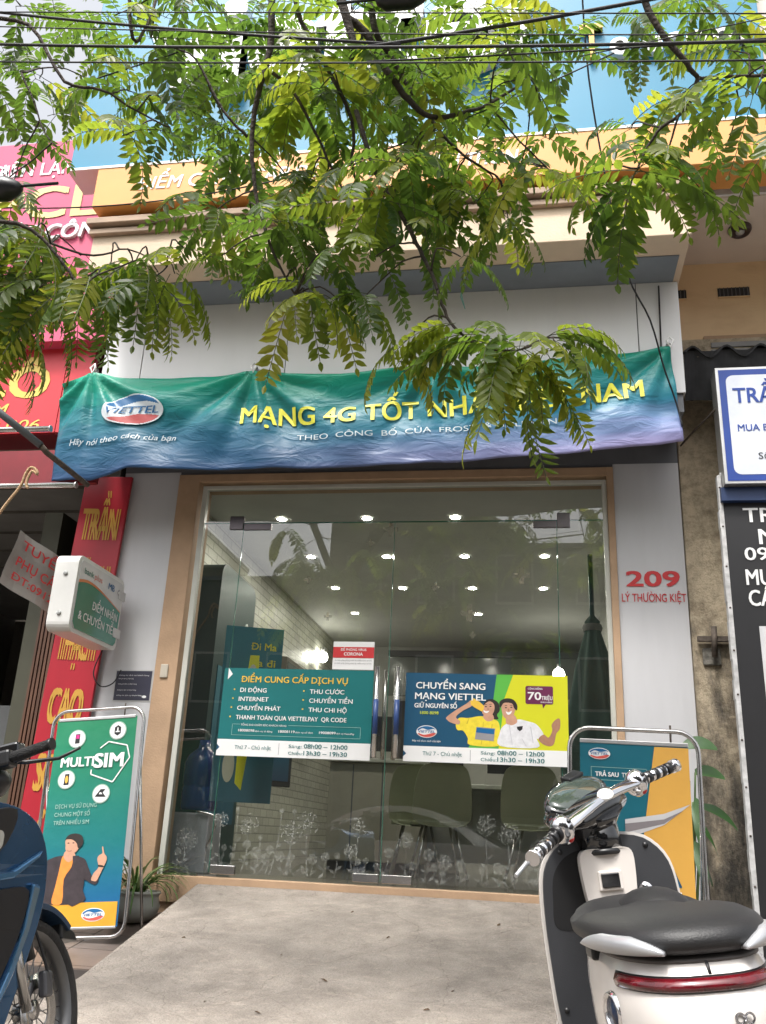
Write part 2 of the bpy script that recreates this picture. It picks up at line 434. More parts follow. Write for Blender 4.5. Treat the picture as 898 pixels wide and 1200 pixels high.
_n4 = _N.new('ShaderNodeTexNoise'); _n4.inputs['Scale'].default_value = 160; _n4.inputs['Detail'].default_value = 3; _L.new(_tc.outputs['Object'], _n4.inputs['Vector'])
_r4 = _N.new('ShaderNodeValToRGB'); _r4.color_ramp.elements[0].position = 0.3; _r4.color_ramp.elements[1].position = 0.7; _r4.color_ramp.elements[0].color = (0.8, 0.8, 0.8, 1); _r4.color_ramp.elements[1].color = (1.15, 1.15, 1.15, 1); _L.new(_n4.outputs[0], _r4.inputs[0])
_m3 = _N.new('ShaderNodeMix'); _m3.data_type = 'RGBA'; _m3.blend_type = 'MULTIPLY'; _m3.inputs[0].default_value = 1.0; _L.new(_mx.outputs[2], _m3.inputs[6]); _L.new(_r3.outputs[0], _m3.inputs[7])
_m4 = _N.new('ShaderNodeMix'); _m4.data_type = 'RGBA'; _m4.blend_type = 'MULTIPLY'; _m4.inputs[0].default_value = 1.0; _L.new(_m3.outputs[2], _m4.inputs[6]); _L.new(_r4.outputs[0], _m4.inputs[7]); 
_nw = _N.new('ShaderNodeTexNoise'); _nw.inputs['Scale'].default_value = 2.5; _nw.inputs['Detail'].default_value = 8; _L.new(_tc.outputs['Object'], _nw.inputs['Vector'])
_va = _N.new('ShaderNodeVectorMath'); _va.operation = 'MULTIPLY_ADD'; _va.inputs[1].default_value = (0.55, 0.55, 0.55); _L.new(_nw.outputs['Color'], _va.inputs[0]); _L.new(_tc.outputs['Object'], _va.inputs[2])
_vo = _N.new('ShaderNodeTexVoronoi'); _vo.feature = 'DISTANCE_TO_EDGE'; _vo.inputs['Scale'].default_value = 0.85; _L.new(_va.outputs[0], _vo.inputs['Vector'])
_rc = _N.new('ShaderNodeValToRGB'); _rc.color_ramp.elements[0].position = 0.0; _rc.color_ramp.elements[1].position = 0.004; _rc.color_ramp.elements[0].color = (0.5, 0.48, 0.45, 1); _rc.color_ramp.elements[1].color = (1, 1, 1, 1); _L.new(_vo.outputs['Distance'], _rc.inputs[0])
_m5 = _N.new('ShaderNodeMix'); _m5.data_type = 'RGBA'; _m5.blend_type = 'MULTIPLY'; _m5.inputs[0].default_value = 0.6; _L.new(_m4.outputs[2], _m5.inputs[6]); _L.new(_rc.outputs[0], _m5.inputs[7]); _L.new(_m5.outputs[2], _b.inputs['Base Color'])
def ramp_z(y):
    if y > -1.62: return 0.535 + 0.232 * y
    if y > -2.6: return 0.159 + 0.145 * (y + 1.62)
    return 0.017
RL, RR, RT, RB = -2.27, 0.16, -0.035, -2.75
ramp = MB()
prof = [(RT, 0.525), (-1.62, 0.150), (-2.6, 0.008), (RB, 0.0), (RB, -0.15), (RT, -0.15)]
ramp.prism(prof, RL, RR, 'X')
ramp = ramp.build('ramp', mat('ramp_joint', (0.09, 0.075, 0.065), 0.9), kind='structure')
def clip(poly, a, b_, c):   # keep a*x+b*y<=c
    out = []
    for i in range(len(poly)):
        p, q = poly[i], poly[(i+1) % len(poly)]
        dp, dq = a*p[0]+b_*p[1]-c, a*q[0]+b_*q[1]-c
        if dp <= 0: out.append(p)
        if (dp < 0 < dq) or (dq < 0 < dp):
            t = dp/(dp-dq); out.append((p[0]+(q[0]-p[0])*t, p[1]+(q[1]-p[1])*t))
    return out
def inset(poly, d):
    ar = sum(poly[i][0]*poly[(i+1) % len(poly)][1]-poly[(i+1) % len(poly)][0]*poly[i][1] for i in range(len(poly)))
    if ar < 0: poly = poly[::-1]
    out = list(poly)
    for i in range(len(poly)):
        p, q = poly[i], poly[(i+1) % len(poly)]
        ex, ey = q[0]-p[0], q[1]-p[1]; l = math.hypot(ex, ey)
        if l < 1e-6: continue
        nx, ny = ey/l, -ex/l
        out = clip(out, nx, ny, nx*p[0]+ny*p[1]-d)
        if len(out) < 3: return []
    return out
s2 = 1/math.sqrt(2)
def zone_tiles(x0, x1, y0, y1, step, gap, zf, m, parent, name, ang=PI/4, thick=0.012, mats=None, dzr=0.0012):
    ca, sa = math.cos(ang), math.sin(ang)
    R = max(abs(v) for v in (x0, x1, y0, y1))*1.6; n = int(R/step)+2
    for i in range(-n, n):
        for j in range(-n, n):
            p = [(x0, y0), (x1, y0), (x1, y1), (x0, y1)]
            p = clip(p, ca, sa, (i+1)*step); p = clip(p, -ca, -sa, -i*step)
            if len(p) < 3: continue
            p = clip(p, -sa, ca, (j+1)*step); p = clip(p, sa, -ca, -j*step)
            if len(p) < 3: continue
            p = inset(p, gap)
            if len(p) < 3: continue
            k = len(p); b = MB(); dz = random.uniform(-dzr, dzr)
            b.v = [(q[0], q[1], zf(q[1])+dz) for q in p] + [(q[0], q[1], zf(q[1])-thick) for q in p]
            b.face(range(k))
            for a in range(k): b.face((a, a+k, (a+1) % k+k, (a+1) % k))
            b.build(name, m if mats is None else random.choice(mats), parent)
for (ya, yb) in ((-1.62, RT), (-2.6, -1.62)):
    zone_tiles(RL+0.004, RR-0.004, ya, yb, 0.30, 0.0012, ramp_z, rampm, ramp, 'slab', dzr=0.0003)
box('threshold', -2.57, 0.62, RT+0.001, 0.10, 0.40, 0.572, TAN, ramp, 0.004)

# tiled ledge to the left of the ramp
tileb = mat('tile_joint', (0.07, 0.06, 0.055), 0.9)
def tile_z(y): return 0.335 + 0.16*y
b = MB(); b.prism([(-0.01, 0.325), (-1.25, 0.128), (-1.25, -0.15), (-0.01, -0.15)], -9, RL-0.002, 'X')
ledge = b.build('tiled_floor', tileb, kind='structure')
TL = [mat('floor_tile_%s' % n, c, 0.35, var=0.25, vs=7, bump=0.05, rvar=0.15) for n, c in (('brown', (0.13, 0.10, 0.085)), ('dun', (0.15, 0.12, 0.10)), ('umber', (0.11, 0.09, 0.08)))]
zone_tiles(-4.6, RL-0.004, -1.25, -0.012, 0.30, 0.003, tile_z, None, ledge, 'tile', ang=0.0, mats=TL)
b = MB(); b.prism([(-0.01, 0.5), (-1.25, 0.0), (-1.25, -0.15), (-0.01, -0.15)], RR+0.002, 9, 'X')
b = MB().box(RR+0.002, 9, -1.25, 0, -0.15, 0.02).build('side_pavement', CONC, kind='structure')

# ------------------------------------------------------------------ shop building
shop = empty('shop_building', (0, 0, 0), label='shop building with white panelled front and house number 209 on the right pier', cat='building')
# piers
lp = box('pier', -3.27, -2.79, -0.001, 0.30, -0.1, 3.60, PIER, shop, 0.004)
rp = box('pier', 0.625, 1.10, -0.001, 0.30, -0.1, 3.60, PIER, shop, 0.004)
jl = box('door_jamb', -2.79, -2.615, -0.018, 0.28, 0.25, 3.57, TAN, shop, 0.003)
box('door_jamb', 0.575, 0.625, -0.018, 0.28, 0.25, 3.57, TAN, shop, 0.003)
box('lintel', -2.615, 0.575, -0.018, 0.28, 3.505, 3.57, TAN, shop, 0.003)
box('beam', -3.27, 1.10, 0.0, 0.28, 3.60, 3.93, GREY, shop)
box('beam', -2.79, 0.625, 0.004, 0.28, 3.57, 3.60, GREY, shop)
box('plinth', -3.27, -2.25, -0.012, 0.2, 0.0, 0.565, TAN, shop, 0.004)
box('plinth', 0.17, 0.624, -0.012, 0.2, 0.0, 0.565, TAN, shop, 0.004)
# switch plate on the jamb
box('switch_plate', -2.74, -2.68, -0.03, -0.018, 1.93, 2.03, mat('ivory_plastic', (0.55, 0.5, 0.42), 0.5), shop, 0.005)
text('209', 0.868, 2.650, 0.115, REDP, shop, -0.006, 0.36, 0.07, align='C', name='house_number')
text('LÝ THƯỜNG KIỆT', 0.868, 2.535, 0.062, REDP, shop, -0.006, 0.44, 0.012, align='C', name='street_name')
# fascia of large white panels
box('fascia_frame', -3.33, 1.09, -0.49, -0.0, 3.93, 4.84, DARK, shop)
xs = [-3.35, -3.03, -1.86, -0.66, 0.52, 1.10]
xs = [-3.35, -3.02, -1.84, -0.66, 0.80, 1.10]
for a, c in zip(xs[:-1], xs[1:]): box('fascia_panel', a+0.004, c-0.004, -0.505, -0.491, 3.925, 4.838, WHITE, shop)
box('fascia_trim', -3.33, 1.085, -0.485, 0.0, 3.78, 3.922, GREY, shop, 0.004)
box('fascia_return', 1.090, 1.101, -0.503, -0.0, 3.925, 4.838, WHITE, shop)
# canopy slab with stepped mouldings
box('canopy', -3.30, 1.12, -1.05, 0.0, 4.85, 5.14, BEIGE, shop, 0.006)
box('canopy_soffit', -3.1, 1.07, -0.82, -0.01, 4.841, 4.849, SOFFIT, shop)
for i, (z0, z1, y) in enumerate(((5.14, 5.185, -1.09), (5.185, 5.215, -1.065), (5.215, 5.27, -1.12), (5.27, 5.30, -1.075))):
    box('moulding', -3.32-0.01*i, 1.13+0.004*i, y, 0, z0+0.001, z1, BEIGE_SHADE, shop, 0.006)
box('parapet', -3.30, 1.13, -1.03, -0.8, 5.301, 5.6, BEIGE, shop)
box('upper_wall', -3.30, 1.13, 0.0, 0.35, 3.94, 11.0, BEIGE, shop)
box('roof', -3.30, 1.13, 0.35, 9.0, 10.7, 11.0, SOFFIT, shop)
box('side_wall', -3.30, -3.15, 0.35, 9.0, -0.1, 10.69, BEIGE, shop)
box('side_wall', 0.98, 1.13, 0.35, 9.0, -0.1, 10.69, BEIGE, shop)

# interior shell (seen through the glass)
IW = bpy.data.materials.new('painted_brick'); IW.use_nodes = True
nt = IW.node_tree; N = nt.nodes; L = nt.links; bb = N['Principled BSDF']; bb.inputs['Roughness'].default_value = 0.4
tc = N.new('ShaderNodeTexCoord'); mp = N.new('ShaderNodeMapping'); mp.inputs['Rotation'].default_value = (PI/2, 0, PI/2); br = N.new('ShaderNodeTexBrick')
sp = N.new('ShaderNodeSeparateXYZ'); cb = N.new('ShaderNodeCombineXYZ'); L.new(tc.outputs['Object'], sp.inputs[0]); L.new(sp.outputs[1], cb.inputs[0]); L.new(sp.outputs[2], cb.inputs[1])
L.new(cb.outputs[0], br.inputs['Vector']); br.inputs['Scale'].default_value = 1.0; br.inputs['Brick Width'].default_value = 0.24; br.inputs['Row Height'].default_value = 0.085; br.inputs['Mortar Size'].default_value = 0.006
br.inputs['Color1'].default_value = (0.50, 0.50, 0.42, 1); br.inputs['Color2'].default_value = (0.40, 0.40, 0.34, 1); br.inputs['Mortar'].default_value = (0.22, 0.22, 0.19, 1)
L.new(br.outputs['Color'], bb.inputs['Base Color']); bp = N.new('ShaderNodeBump'); bp.inputs['Strength'].default_value = 0.8; bp.invert = True; L.new(br.outputs['Fac'], bp.inputs['Height']); L.new(bp.outputs[0], bb.inputs['Normal'])
INT = mat('interior_paint', (0.46, 0.46, 0.42), 0.7, var=0.08)
CEIL = mat('ceiling_paint', (0.52, 0.52, 0.49), 0.8, var=0.05)
box('room_floor', -3.0, 0.98, 0.10, 7.4, 0.45, 0.572, mat('shop_floor', (0.16, 0.15, 0.13), 0.15, var=0.15), kind='structure')
box('room_ceiling', -2.95, 0.98, 0.30, 7.4, 3.60, 3.75, CEIL, kind='structure')
box('room_wall', -3.12, -2.90, 0.30, 7.4, 0.5, 3.599, IW, kind='structure')
box('room_wall', 0.86, 0.975, 0.30, 7.4, 0.573, 3.599, INT, kind='structure')
box('room_wall', -2.9, 0.86, 7.0, 7.2, 0.573, 3.599, INT, kind='structure')
bk = box('mezzanine_partition', -2.0, 0.86, 6.2, 6.26, 2.75, 3.3, mat('partition_glass', (0.10, 0.11, 0.10), 0.12), label='dark glazed partition with black top rail at the back of the shop', cat='partition')
box('rail', -2.0, 0.86, 6.15, 6.3, 3.3, 3.38, DARK, bk)
bt = empty('back_opening', (-1.6, 6.9, 0.572), label='dark doorway in the back wall of the shop', cat='doorway')
box('opening', -0.35, 0.55, -0.02, 0.06, 0.0, 2.2, DARK, bt); box('frame', -0.40, -0.35, -0.05, 0.06, 0.0, 2.25, INT, bt); box('frame', 0.55, 0.6, -0.05, 0.06, 0.0, 2.25, INT, bt)
# recessed ceiling lights
LAMP = mat('downlight_lens', (0.9, 0.9, 0.85), 0.4, emit=(1.0, 0.96, 0.84), es=240)
RIM = mat('downlight_rim', (0.5, 0.5, 0.48), 0.3, 0.5)
rows = {1.14: 'first row behind the glass', 2.32: 'second row', 3.56: 'third row', 4.81: 'fourth row'}
cols_ = {-2.25: 'leftmost', -1.45: 'second from left', -0.65: 'third from left', 0.15: 'rightmost'}
c0 = None
for yy, rn in rows.items():
    for xx, cn in cols_.items():
        if (yy == 1.14 and xx == 0.15) or (yy == 4.81 and xx in (-1.45, 0.15)): continue
        if yy == 1.14 and xx == -0.65: cn = 'rightmost'
        if c0 is None:
            t = empty('ceiling_light', (xx, yy, 3.598)); c0 = t
            MB().lathe([(0.055, 0), (0.062, -0.008), (0.045, -0.010), (0.043, 0.0)]).build('rim', RIM, t)
            MB().lathe([(0.0001, -0.006), (0.042, -0.006), (0.0425, -0.001)][::-1]).build('lens', LAMP, t)
        else:
            t = copy_tree(c0); t.location = (xx, yy, 3.598)
        tag(t, 'lit recessed ceiling light in the shop, %s in %s' % (cn, rn), 'ceiling light', 'lit ceiling lights inside the shop')
# bare bulbs at the back
for i, (px, py, Y, lab) in enumerate(((357, 770, 5.0, 'left of the two glowing globe lamps on the brick wall'), (378, 770, 5.6, 'right of the two glowing globe lamps on the brick wall'), (655, 790, 5.2, 'glowing globe lamp beside the folded parasol'))):
    p = at(px, py, Y); t = empty('wall_lamp', p, label=lab, cat='wall lamp', group='globe lamps at the back of the shop')
    MB().ellipsoid((0, 0, 0), 0.075, 0.075, 0.075).build('globe', mat('lamp_globe', (0.9, 0.9, 0.85), 0.4, emit=(1.0, 0.97, 0.86), es=22), t)
    MB().cyl((0, 0, 0.07), (0, 0, 0.13), 0.025).build('socket', ALU, t)
    MB().cyl((0, 0, 0.12), (0, 0.25, 0.16), 0.01).build('bracket', ALU, t)

# ------------------------------------------------------------------ glass shopfront
GLASS = glassmat('clear_glass', (0.92, 0.93, 0.92), 3.5, haze=0.010)
EDGE = mat('glass_edge', (0.05, 0.16, 0.12), 0.15)
sf = empty('glass_shopfront', (0, 0, 0.572), label='frameless glass shopfront with double doors and etched dandelion decals', cat='shopfront')
def pane(name, x0, x1, z0, z1, par=sf):
    o = box(name, x0, x1, 0.012, 0.022, z0, z1, GLASS, par)
    return o
ZT = 3.16 - 0.572; ZB = 0.02; ZH = 3.475 - 0.572
g = 0.004
side_l = pane('side_pane', -2.545, -2.215-g, ZB, ZT)
door_l = pane('door_leaf', -2.215, -1.016-g, ZB+0.01, ZT-0.006)
door_r = pane('door_leaf', -1.012, 0.205-g, ZB+0.01, ZT-0.006)
side_r = pane('side_pane', 0.205, 0.54, ZB, ZT)
tran = pane('transom_pane', -2.545, 0.54, ZT+0.004, ZH-0.03)
fr = MB().mat(ALU)
fr.box(-2.585, -2.545, 0.0, 0.05, 0, ZH).box(0.54, 0.575, 0.0, 0.05, 0, ZH).box(-2.545, 0.54, 0.0, 0.05, ZH-0.03, ZH)
fr.build('frame', mat('ivory_frame', (0.55, 0.55, 0.50), 0.35, var=0.1), sf, 0.003)
# seams polished edges
b = MB()
for x in (-2.217, -1.014, 0.203): b.box(x-0.0025, x+0.0025, 0.0125, 0.0215, ZB+0.01, ZT)
b.box(-2.545, 0.54, 0.0125, 0.0215, ZT-0.004, ZT+0.003); b.build('pane_edge', EDGE, sf)
def patch(x0, x1, z0, z1, par, m=STEEL):
    return box('patch_fitting', x0, x1, 0.0, 0.034, z0, z1, m, par, 0.003)
DST = mat('dark_steel', (0.16, 0.14, 0.15), 0.3, 0.9, var=0.1)
patch(-2.33, -2.215-g, ZT-0.055, ZT+0.055, side_l, DST); patch(-2.212, -1.99, ZT-0.060, ZT-0.008, door_l, DST)
patch(0.03, 0.20, ZT-0.060, ZT-0.008, door_r, DST); patch(0.206, 0.30, ZT-0.06, ZT+0.055, side_r, DST)
patch(-2.205, -2.03, ZB, ZB+0.06, door_l); patch(-1.20, -1.025, ZB, ZB+0.055, door_l); patch(-1.0, -0.80, ZB, ZB+0.055, door_r)
box('patch_fitting', -2.545, -2.30, 0.0, 0.034, 0.0, 0.02, STEEL, side_l)
GRIP = mat('blue_grip_film', (0.03, 0.07, 0.22), 0.35)
for (x, par) in ((-1.085, door_l), (-0.935, door_r)):
    for (y) in (-0.055,):
        h = MB().cyl((x, y, 1.40-0.572), (x, y, 2.035-0.572), 0.017, 12).build('handle', STEEL, par)
        MB().cyl((x, y, 1.56-0.572), (x, y, 1.80-0.572), 0.0185, 12).build('grip_sleeve', GRIP, h)
        for z in (1.46, 1.97): MB().cyl((x, y, z-0.572), (x, 0.012, z-0.572), 0.008, 8).build('standoff', STEEL, h)
# second handle bars on the inside
for (x, par) in ((-1.045, door_l), (-0.97, door_r)):
    MB().cyl((x, 0.085, 1.40-0.572), (x, 0.085, 2.035-0.572), 0.015, 12).build('handle', STEEL, par)
# dandelion decals
DEC = decalmat('etched_film', (0.62, 0.64, 0.60), 0.34, 70); DEC2 = decalmat('etched_stem', (0.5, 0.52, 0.5), 0.20, 30)
DEC3 = decalmat('etched_petal', (0.55, 0.57, 0.53), 0.20, 40)
random.seed(11)
fl = []
big = [(60+190-190+40, 0, 0)]
spots = [(218, 984, 17), (259, 960, 11), (291, 966, 15), (341, 975, 16), (360, 965, 17), (420, 970, 13), (476, 985, 12), (570, 967, 14), (596, 977, 15), (411, 997, 10),
         (208, 998, 6), (246, 991, 5), (262, 993, 5), (271, 1003, 5), (289, 989, 7), (299, 999, 9), (309, 1006, 8), (316, 996, 7), (328, 1004, 8), (340, 1005, 7), (366, 1007, 8), (381, 1004, 7),
         (395, 1003, 5), (419, 1010, 6), (428, 1009, 5), (441, 1015, 5), (455, 999, 8), (484, 1015, 7), (502, 1002, 9), (521, 1011, 10), (509, 1017, 6), (540, 1015, 9), (518, 1024, 5), (584, 1018, 9), (603, 1031, 6), (592, 1027, 5),
         (617, 1017, 9), (630, 1015, 9), (279, 948, 4), (330, 950, 4), (345, 951, 4), (305, 981, 4), (547, 1027, 5), (565, 1020, 5), (627, 1035, 5), (353, 1017, 4)]
for (px, py, r) in spots:
    p = at(px, py, 0.0); rr = r/1115*5.4
    par = side_l if p.x < -2.22 else (door_l if p.x < -1.02 else (door_r if p.x < 0.2 else side_r))
    b = MB().mat(DEC if r > 9 else DEC3)
    z = p.z-0.572
    if r > 9:
        for q in range(26):
            a = 2*PI*q/26; r0_, r1_ = rr*0.15, rr*random.uniform(0.78, 0.92); w_ = 0.0012
            b.flat([(p.x+r0_*math.cos(a)+w_*math.sin(a), z+r0_*math.sin(a)-w_*math.cos(a)), (p.x+r1_*math.cos(a), z+r1_*math.sin(a)), (p.x+r0_*math.cos(a)-w_*math.sin(a), z+r0_*math.sin(a)+w_*math.cos(a))], 0.0112)
        for q in range(95):
            a = random.uniform(0, 2*PI); d_ = rr*math.sqrt(random.uniform(0.02, 1.0)); e_ = 0.0042
            b.flat([(p.x+d_*math.cos(a)+e_*math.cos(t), z+d_*math.sin(a)+e_*math.sin(t)) for t in [2*PI*k/5 for k in range(5)]], 0.0110)
    else:
        n = 14
        b.flat([(p.x+rr*(1.0 if i % 2 else 0.80)*math.cos(2*PI*i/n), z+rr*(1.0 if i % 2 else 0.80)*math.sin(2*PI*i/n)) for i in range(n)], 0.0112)
    b.mat(DEC2)
    sx = random.uniform(-0.06, 0.06); w = 0.0045
    zt = z-rr; prev = None
    if zt > 0.07:
        pl = [(p.x+sx*(t**2)*1.0, zt+(0.04-zt)*t) for t in [i/5 for i in range(6)]]
        b.flat([(q[0]-w, q[1]) for q in pl]+[(q[0]+w, q[1]) for q in pl[::-1]], 0.0112)
        for s_ in (-1, 1):
            lz = zt*random.uniform(0.35, 0.6); lx = p.x+sx*((zt-lz)/max(zt-0.04, 0.01))**2
            b.flat([(lx, lz), (lx+s_*0.03, lz+0.012), (lx+s_*0.045, lz+0.035), (lx+s_*0.015, lz+0.026)], 0.0112)
    b.build('dandelion_decal', None, par)
# clover-cross film stickers
CRS = decalmat('sticker_film', (0.30, 0.27, 0.2), 0.6, 20)
for (px, py, r) in ((361, 679, 5), (434, 636, 5), (611, 674, 10), (550, 718, 10), (510, 688, 5), (554, 744, 4), (458, 620, 9), (384, 722, 5)):
    p = at(px, py, 0.0); q = r/1115*6.9; z = p.z-0.572; a = 0.3*q
    pts = [(-a, q), (a, q), (a, a), (q, a), (q, -a), (a, -a), (a, -q), (-a, -q), (-a, -a), (-q, -a), (-q, a), (-a, a)]
    par = door_l if p.x < -1.02 else door_r
    MB().flat([(p.x+u, z+v) for u, v in pts], 0.0112).build('cross_sticker', CRS, par)

# ------------------------------------------------------------------ posters on the doors
def hours(par, w, h, y, x0):
    """white strip along the foot of a poster"""
    b = MB().mat(WHITEP).flat([(0, 0), (w, 0), (w, h), (0, h)], y).mat(NAVY)
    b.flat([(0.0, 0.30*h), (0.022, 0.5*h), (0.0, 0.70*h)], y-0.001)
    b.mat(GREYP).flat([(w*0.41, 0.15*h), (w*0.413, 0.15*h), (w*0.413, 0.85*h), (w*0.41, 0.85*h)], y-0.001)
    b.build('hours_strip', None, par)
    text('Thứ 7 - Chủ nhật', 0.12*w, 0.42*h, 0.028, TEAL, par, y-0.002, w*0.24)
    text('Sáng:', 0.475*w, 0.60*h, 0.023, TEAL, par, y-0.002, w*0.085)
    text('Chiều:', 0.475*w, 0.18*h, 0.023, TEAL, par, y-0.002, w*0.095)
    text('08h00 – 12h00', 0.575*w, 0.60*h, 0.031, TEAL, par, y-0.002, w*0.28, 0.025)
    text('13h30 – 19h30', 0.575*w, 0.18*h, 0.031, TEAL, par, y-0.002, w*0.28, 0.025)

p1 = empty('service_poster', (-2.245, -0.004, 1.385), label='teal services poster listing yellow headed bullet points on left glass door', cat='poster', ry=0.003)
W1 = 1.125
mtp = MB().box(0, W1, -0.001, 0.004, 0, 0.63).build('sheet', TEAL, p1)
hours(p1, W1, 0.115, -0.003, 0)
MB().flat([(0.03, 0.63), (0.065, 0.585), (0.03, 0.545)], -0.003).build('arrow', WHITEP, p1)
text('ĐIỂM CUNG CẤP DỊCH VỤ', 0.135, 0.528, 0.046, GOLD, p1, -0.003, 0.80, 0.03)
for i, (s_, x, z, w) in enumerate((('DI ĐỘNG', 0.135, 0.455, 0.20), ('INTERNET', 0.130, 0.39, 0.225), ('CHUYỂN PHÁT', 0.125, 0.325, 0.325), ('THANH TOÁN QUA VIETTELPAY  QR CODE', 0.122, 0.258, 0.82),
                                 ('THU CƯỚC', 0.66, 0.455, 0.255), ('CHUYỂN TIỀN', 0.66, 0.39, 0.32), ('THU CHI HỘ', 0.66, 0.325, 0.28))):
    text(s_, x, z, 0.032, WHITEP, p1, -0.003, w, 0.025)
    MB().flat(oval(x-0.045, z+0.018, 0.006, 0.006, 8), -0.003).build('bullet', GOLD, p1)
b = MB().mat(GREYP)
for (x0, z0, x1, z1) in ((0.1, 0.145, 1.05, 0.148), (0.1, 0.222, 0.16, 0.225), (0.52, 0.222, 1.05, 0.225), (0.1, 0.145, 0.103, 0.225), (1.047, 0.145, 1.05, 0.225)):
    b.flat([(x0, z0), (x1, z0), (x1, z1), (x0, z1)], -0.003)
b.build('info_box', mat('pale_line', (0.25, 0.45, 0.42), 0.5), p1)
text('TỔNG ĐÀI CHĂM SÓC KHÁCH HÀNG', 0.165, 0.214, 0.014, WHITEP, p1, -0.003, 0.34)
for x, n_, s_ in ((0.15, '18008098', 'dịch vụ di động'), (0.45, '18008119', 'dịch vụ cố định'), (0.75, '19008099', 'dịch vụ ViettelPay')):
    text(n_, x, 0.172, 0.018, WHITEP, p1, -0.003, 0.12, 0.03); text(s_, x+0.125, 0.172, 0.012, WHITEP, p1, -0.003, 0.13)

p2 = empty('promotion_poster', (-0.885, -0.004, 1.388), label='promotion poster with laughing couple on yellow and navy, right glass door', cat='poster', ry=0.004)
W2 = 1.135; H2 = 0.615
LIME = mat('lime_print', (0.62, 0.62, 0.02), 0.4, var=0.03); GREENP = mat('green_print', (0.10, 0.42, 0.06), 0.4, var=0.03)
MB().box(0, W2, -0.001, 0.004, 0, H2).build('sheet', NAVY, p2)
b = MB().mat(GREENP).flat([(0.45, 0.10), (W2, 0.10), (W2, H2), (0.645, H2), (0.62, 0.42)], -0.002).mat(LIME).flat([(0.66, 0.10), (W2, 0.10), (W2, H2), (0.76, H2), (0.70, 0.45)], -0.0025)
b.build('colour_field', None, p2)
hours(p2, W2, 0.105, -0.0045, 0)
text('CHUYỂN SANG', 0.075, 0.505, 0.047, WHITEP, p2, -0.0045, 0.49, 0.035)
text('MẠNG VIETTEL', 0.070, 0.430, 0.047, WHITEP, p2, -0.0045, 0.50, 0.035)
text('GIỮ NGUYÊN SỐ', 0.068, 0.370, 0.032, WHITEP, p2, -0.0045, 0.30, 0.04)
text('1800 8098', 0.11, 0.325, 0.022, mat('lime_text', (0.55, 0.65, 0.05), 0.5), p2, -0.0045, 0.13, 0.02)
logo(0.16, 0.205, 0.145, 0.085, p2, -0.0035)
text('Hãy nói theo cách của bạn', 0.06, 0.135, 0.014, WHITEP, p2, -0.0045, 0.20, 0, 0.2)
# printed couple (flat print)
def Q(px, py):  # crop pixel of the poster -> poster coords
    return ((px-62)/775*W2, H2-(py-75)/442*H2 + (px-62)/775*0.02)
SHY = mat('print_yellow_shirt', (0.78, 0.62, 0.04), 0.5, var=0.1, vs=25); SHW = mat('print_white_shirt', (0.72, 0.72, 0.75), 0.5, var=0.12, vs=25)
b = MB(); L_ = lambda m, pts, y, n=4: b.mat(m).flat(smooth([Q(*p) for p in pts], n), y)
L_(HAIR, [(440,240),(455,212),(485,208),(512,228),(518,262),(505,285),(512,305),(488,305),(470,290),(450,270)], -0.0030)
L_(SKIN, [(445,235),(468,218),(490,232),(492,262),(478,288),(455,292),(436,278),(436,255)], -0.0036)
L_(WHITEP, [(441,262),(452,268),(468,266),(458,276),(445,273)], -0.0040)
L_(SKIN, [(264,300),(300,270),(360,230),(378,215),(395,222),(385,242),(340,268),(310,298),(330,318),(322,335),(285,325),(268,312)], -0.0034)
L_(GOLD, [(384,208),(398,206),(442,240),(436,268),(424,264),(380,236)], -0.0040, 2)
L_(SHY, [(310,335),(325,302),(370,302),(430,292),(480,305),(510,318),(520,360),(522,434),(380,434),(368,400),(345,365),(318,362)], -0.0032)
b.mat(GREYP).flat([Q(*p) for p in [(408,345),(497,352),(490,414),(402,406)]], -0.0038)
b.mat(BLUEP).flat([Q(*p) for p in [(411,349),(494,356),(491,380),(406,372)]], -0.0042)
L_(SKIN, [(445,285),(480,280),(490,306),(462,318),(440,300)], -0.0034)
L_(HAIR, [(520,250),(517,220),(545,203),(580,208),(600,235),(598,262),(585,250),(575,228),(540,225),(527,240)], -0.0040)
L_(SKIN, [(526,238),(545,220),(578,225),(590,250),(585,280),(570,302),(550,305),(532,285)], -0.0036)
L_(WHITEP, [(546,268),(560,272),(574,264),(570,278),(556,284)], -0.0042)
L_(SKIN, [(552,295),(585,285),(600,318),(575,335),(548,325)], -0.0034)
L_(SHW, [(518,375),(530,345),(555,325),(580,322),(605,306),(650,315),(690,330),(722,378),(700,400),(690,400),(692,442),(520,436)], -0.0033)
b.mat(BLACKP).flat([Q(*p) for p in [(598,342),(626,338),(624,354),(612,364),(600,354)]], -0.0040)
L_(SKIN2, [(698,400),(722,378),(745,392),(762,360),(760,330),(778,306),(796,300),(800,325),(796,352),(780,375),(770,420),(750,434),(718,424)], -0.0035)
for ex, ey in ((452, 246), (474, 244), (547, 250), (572, 248)):
    L_(HAIR, [(ex-6, ey), (ex, ey-4), (ex+6, ey), (ex, ey+2)], -0.0044, 2); L_(HAIR, [(ex-8, ey-9), (ex, ey-13), (ex+8, ey-9), (ex, ey-10)], -0.0044, 2)
L_(SKIN2, [(559, 252), (564, 264), (556, 264)], -0.0044, 2); L_(SKIN2, [(462, 250), (466, 260), (459, 260)], -0.0044, 2)
for fx_ in ((360, 330, 372, 300), (480, 330, 470, 420), (430, 430, 440, 320)): b.mat(mat('print_yellow_fold', (0.58, 0.44, 0.03), 0.5)).flat([Q(fx_[0], fx_[1]), Q(fx_[0]+5, fx_[1]+2), Q(fx_[2]+3, fx_[3]), Q(fx_[2], fx_[3])], -0.0036)
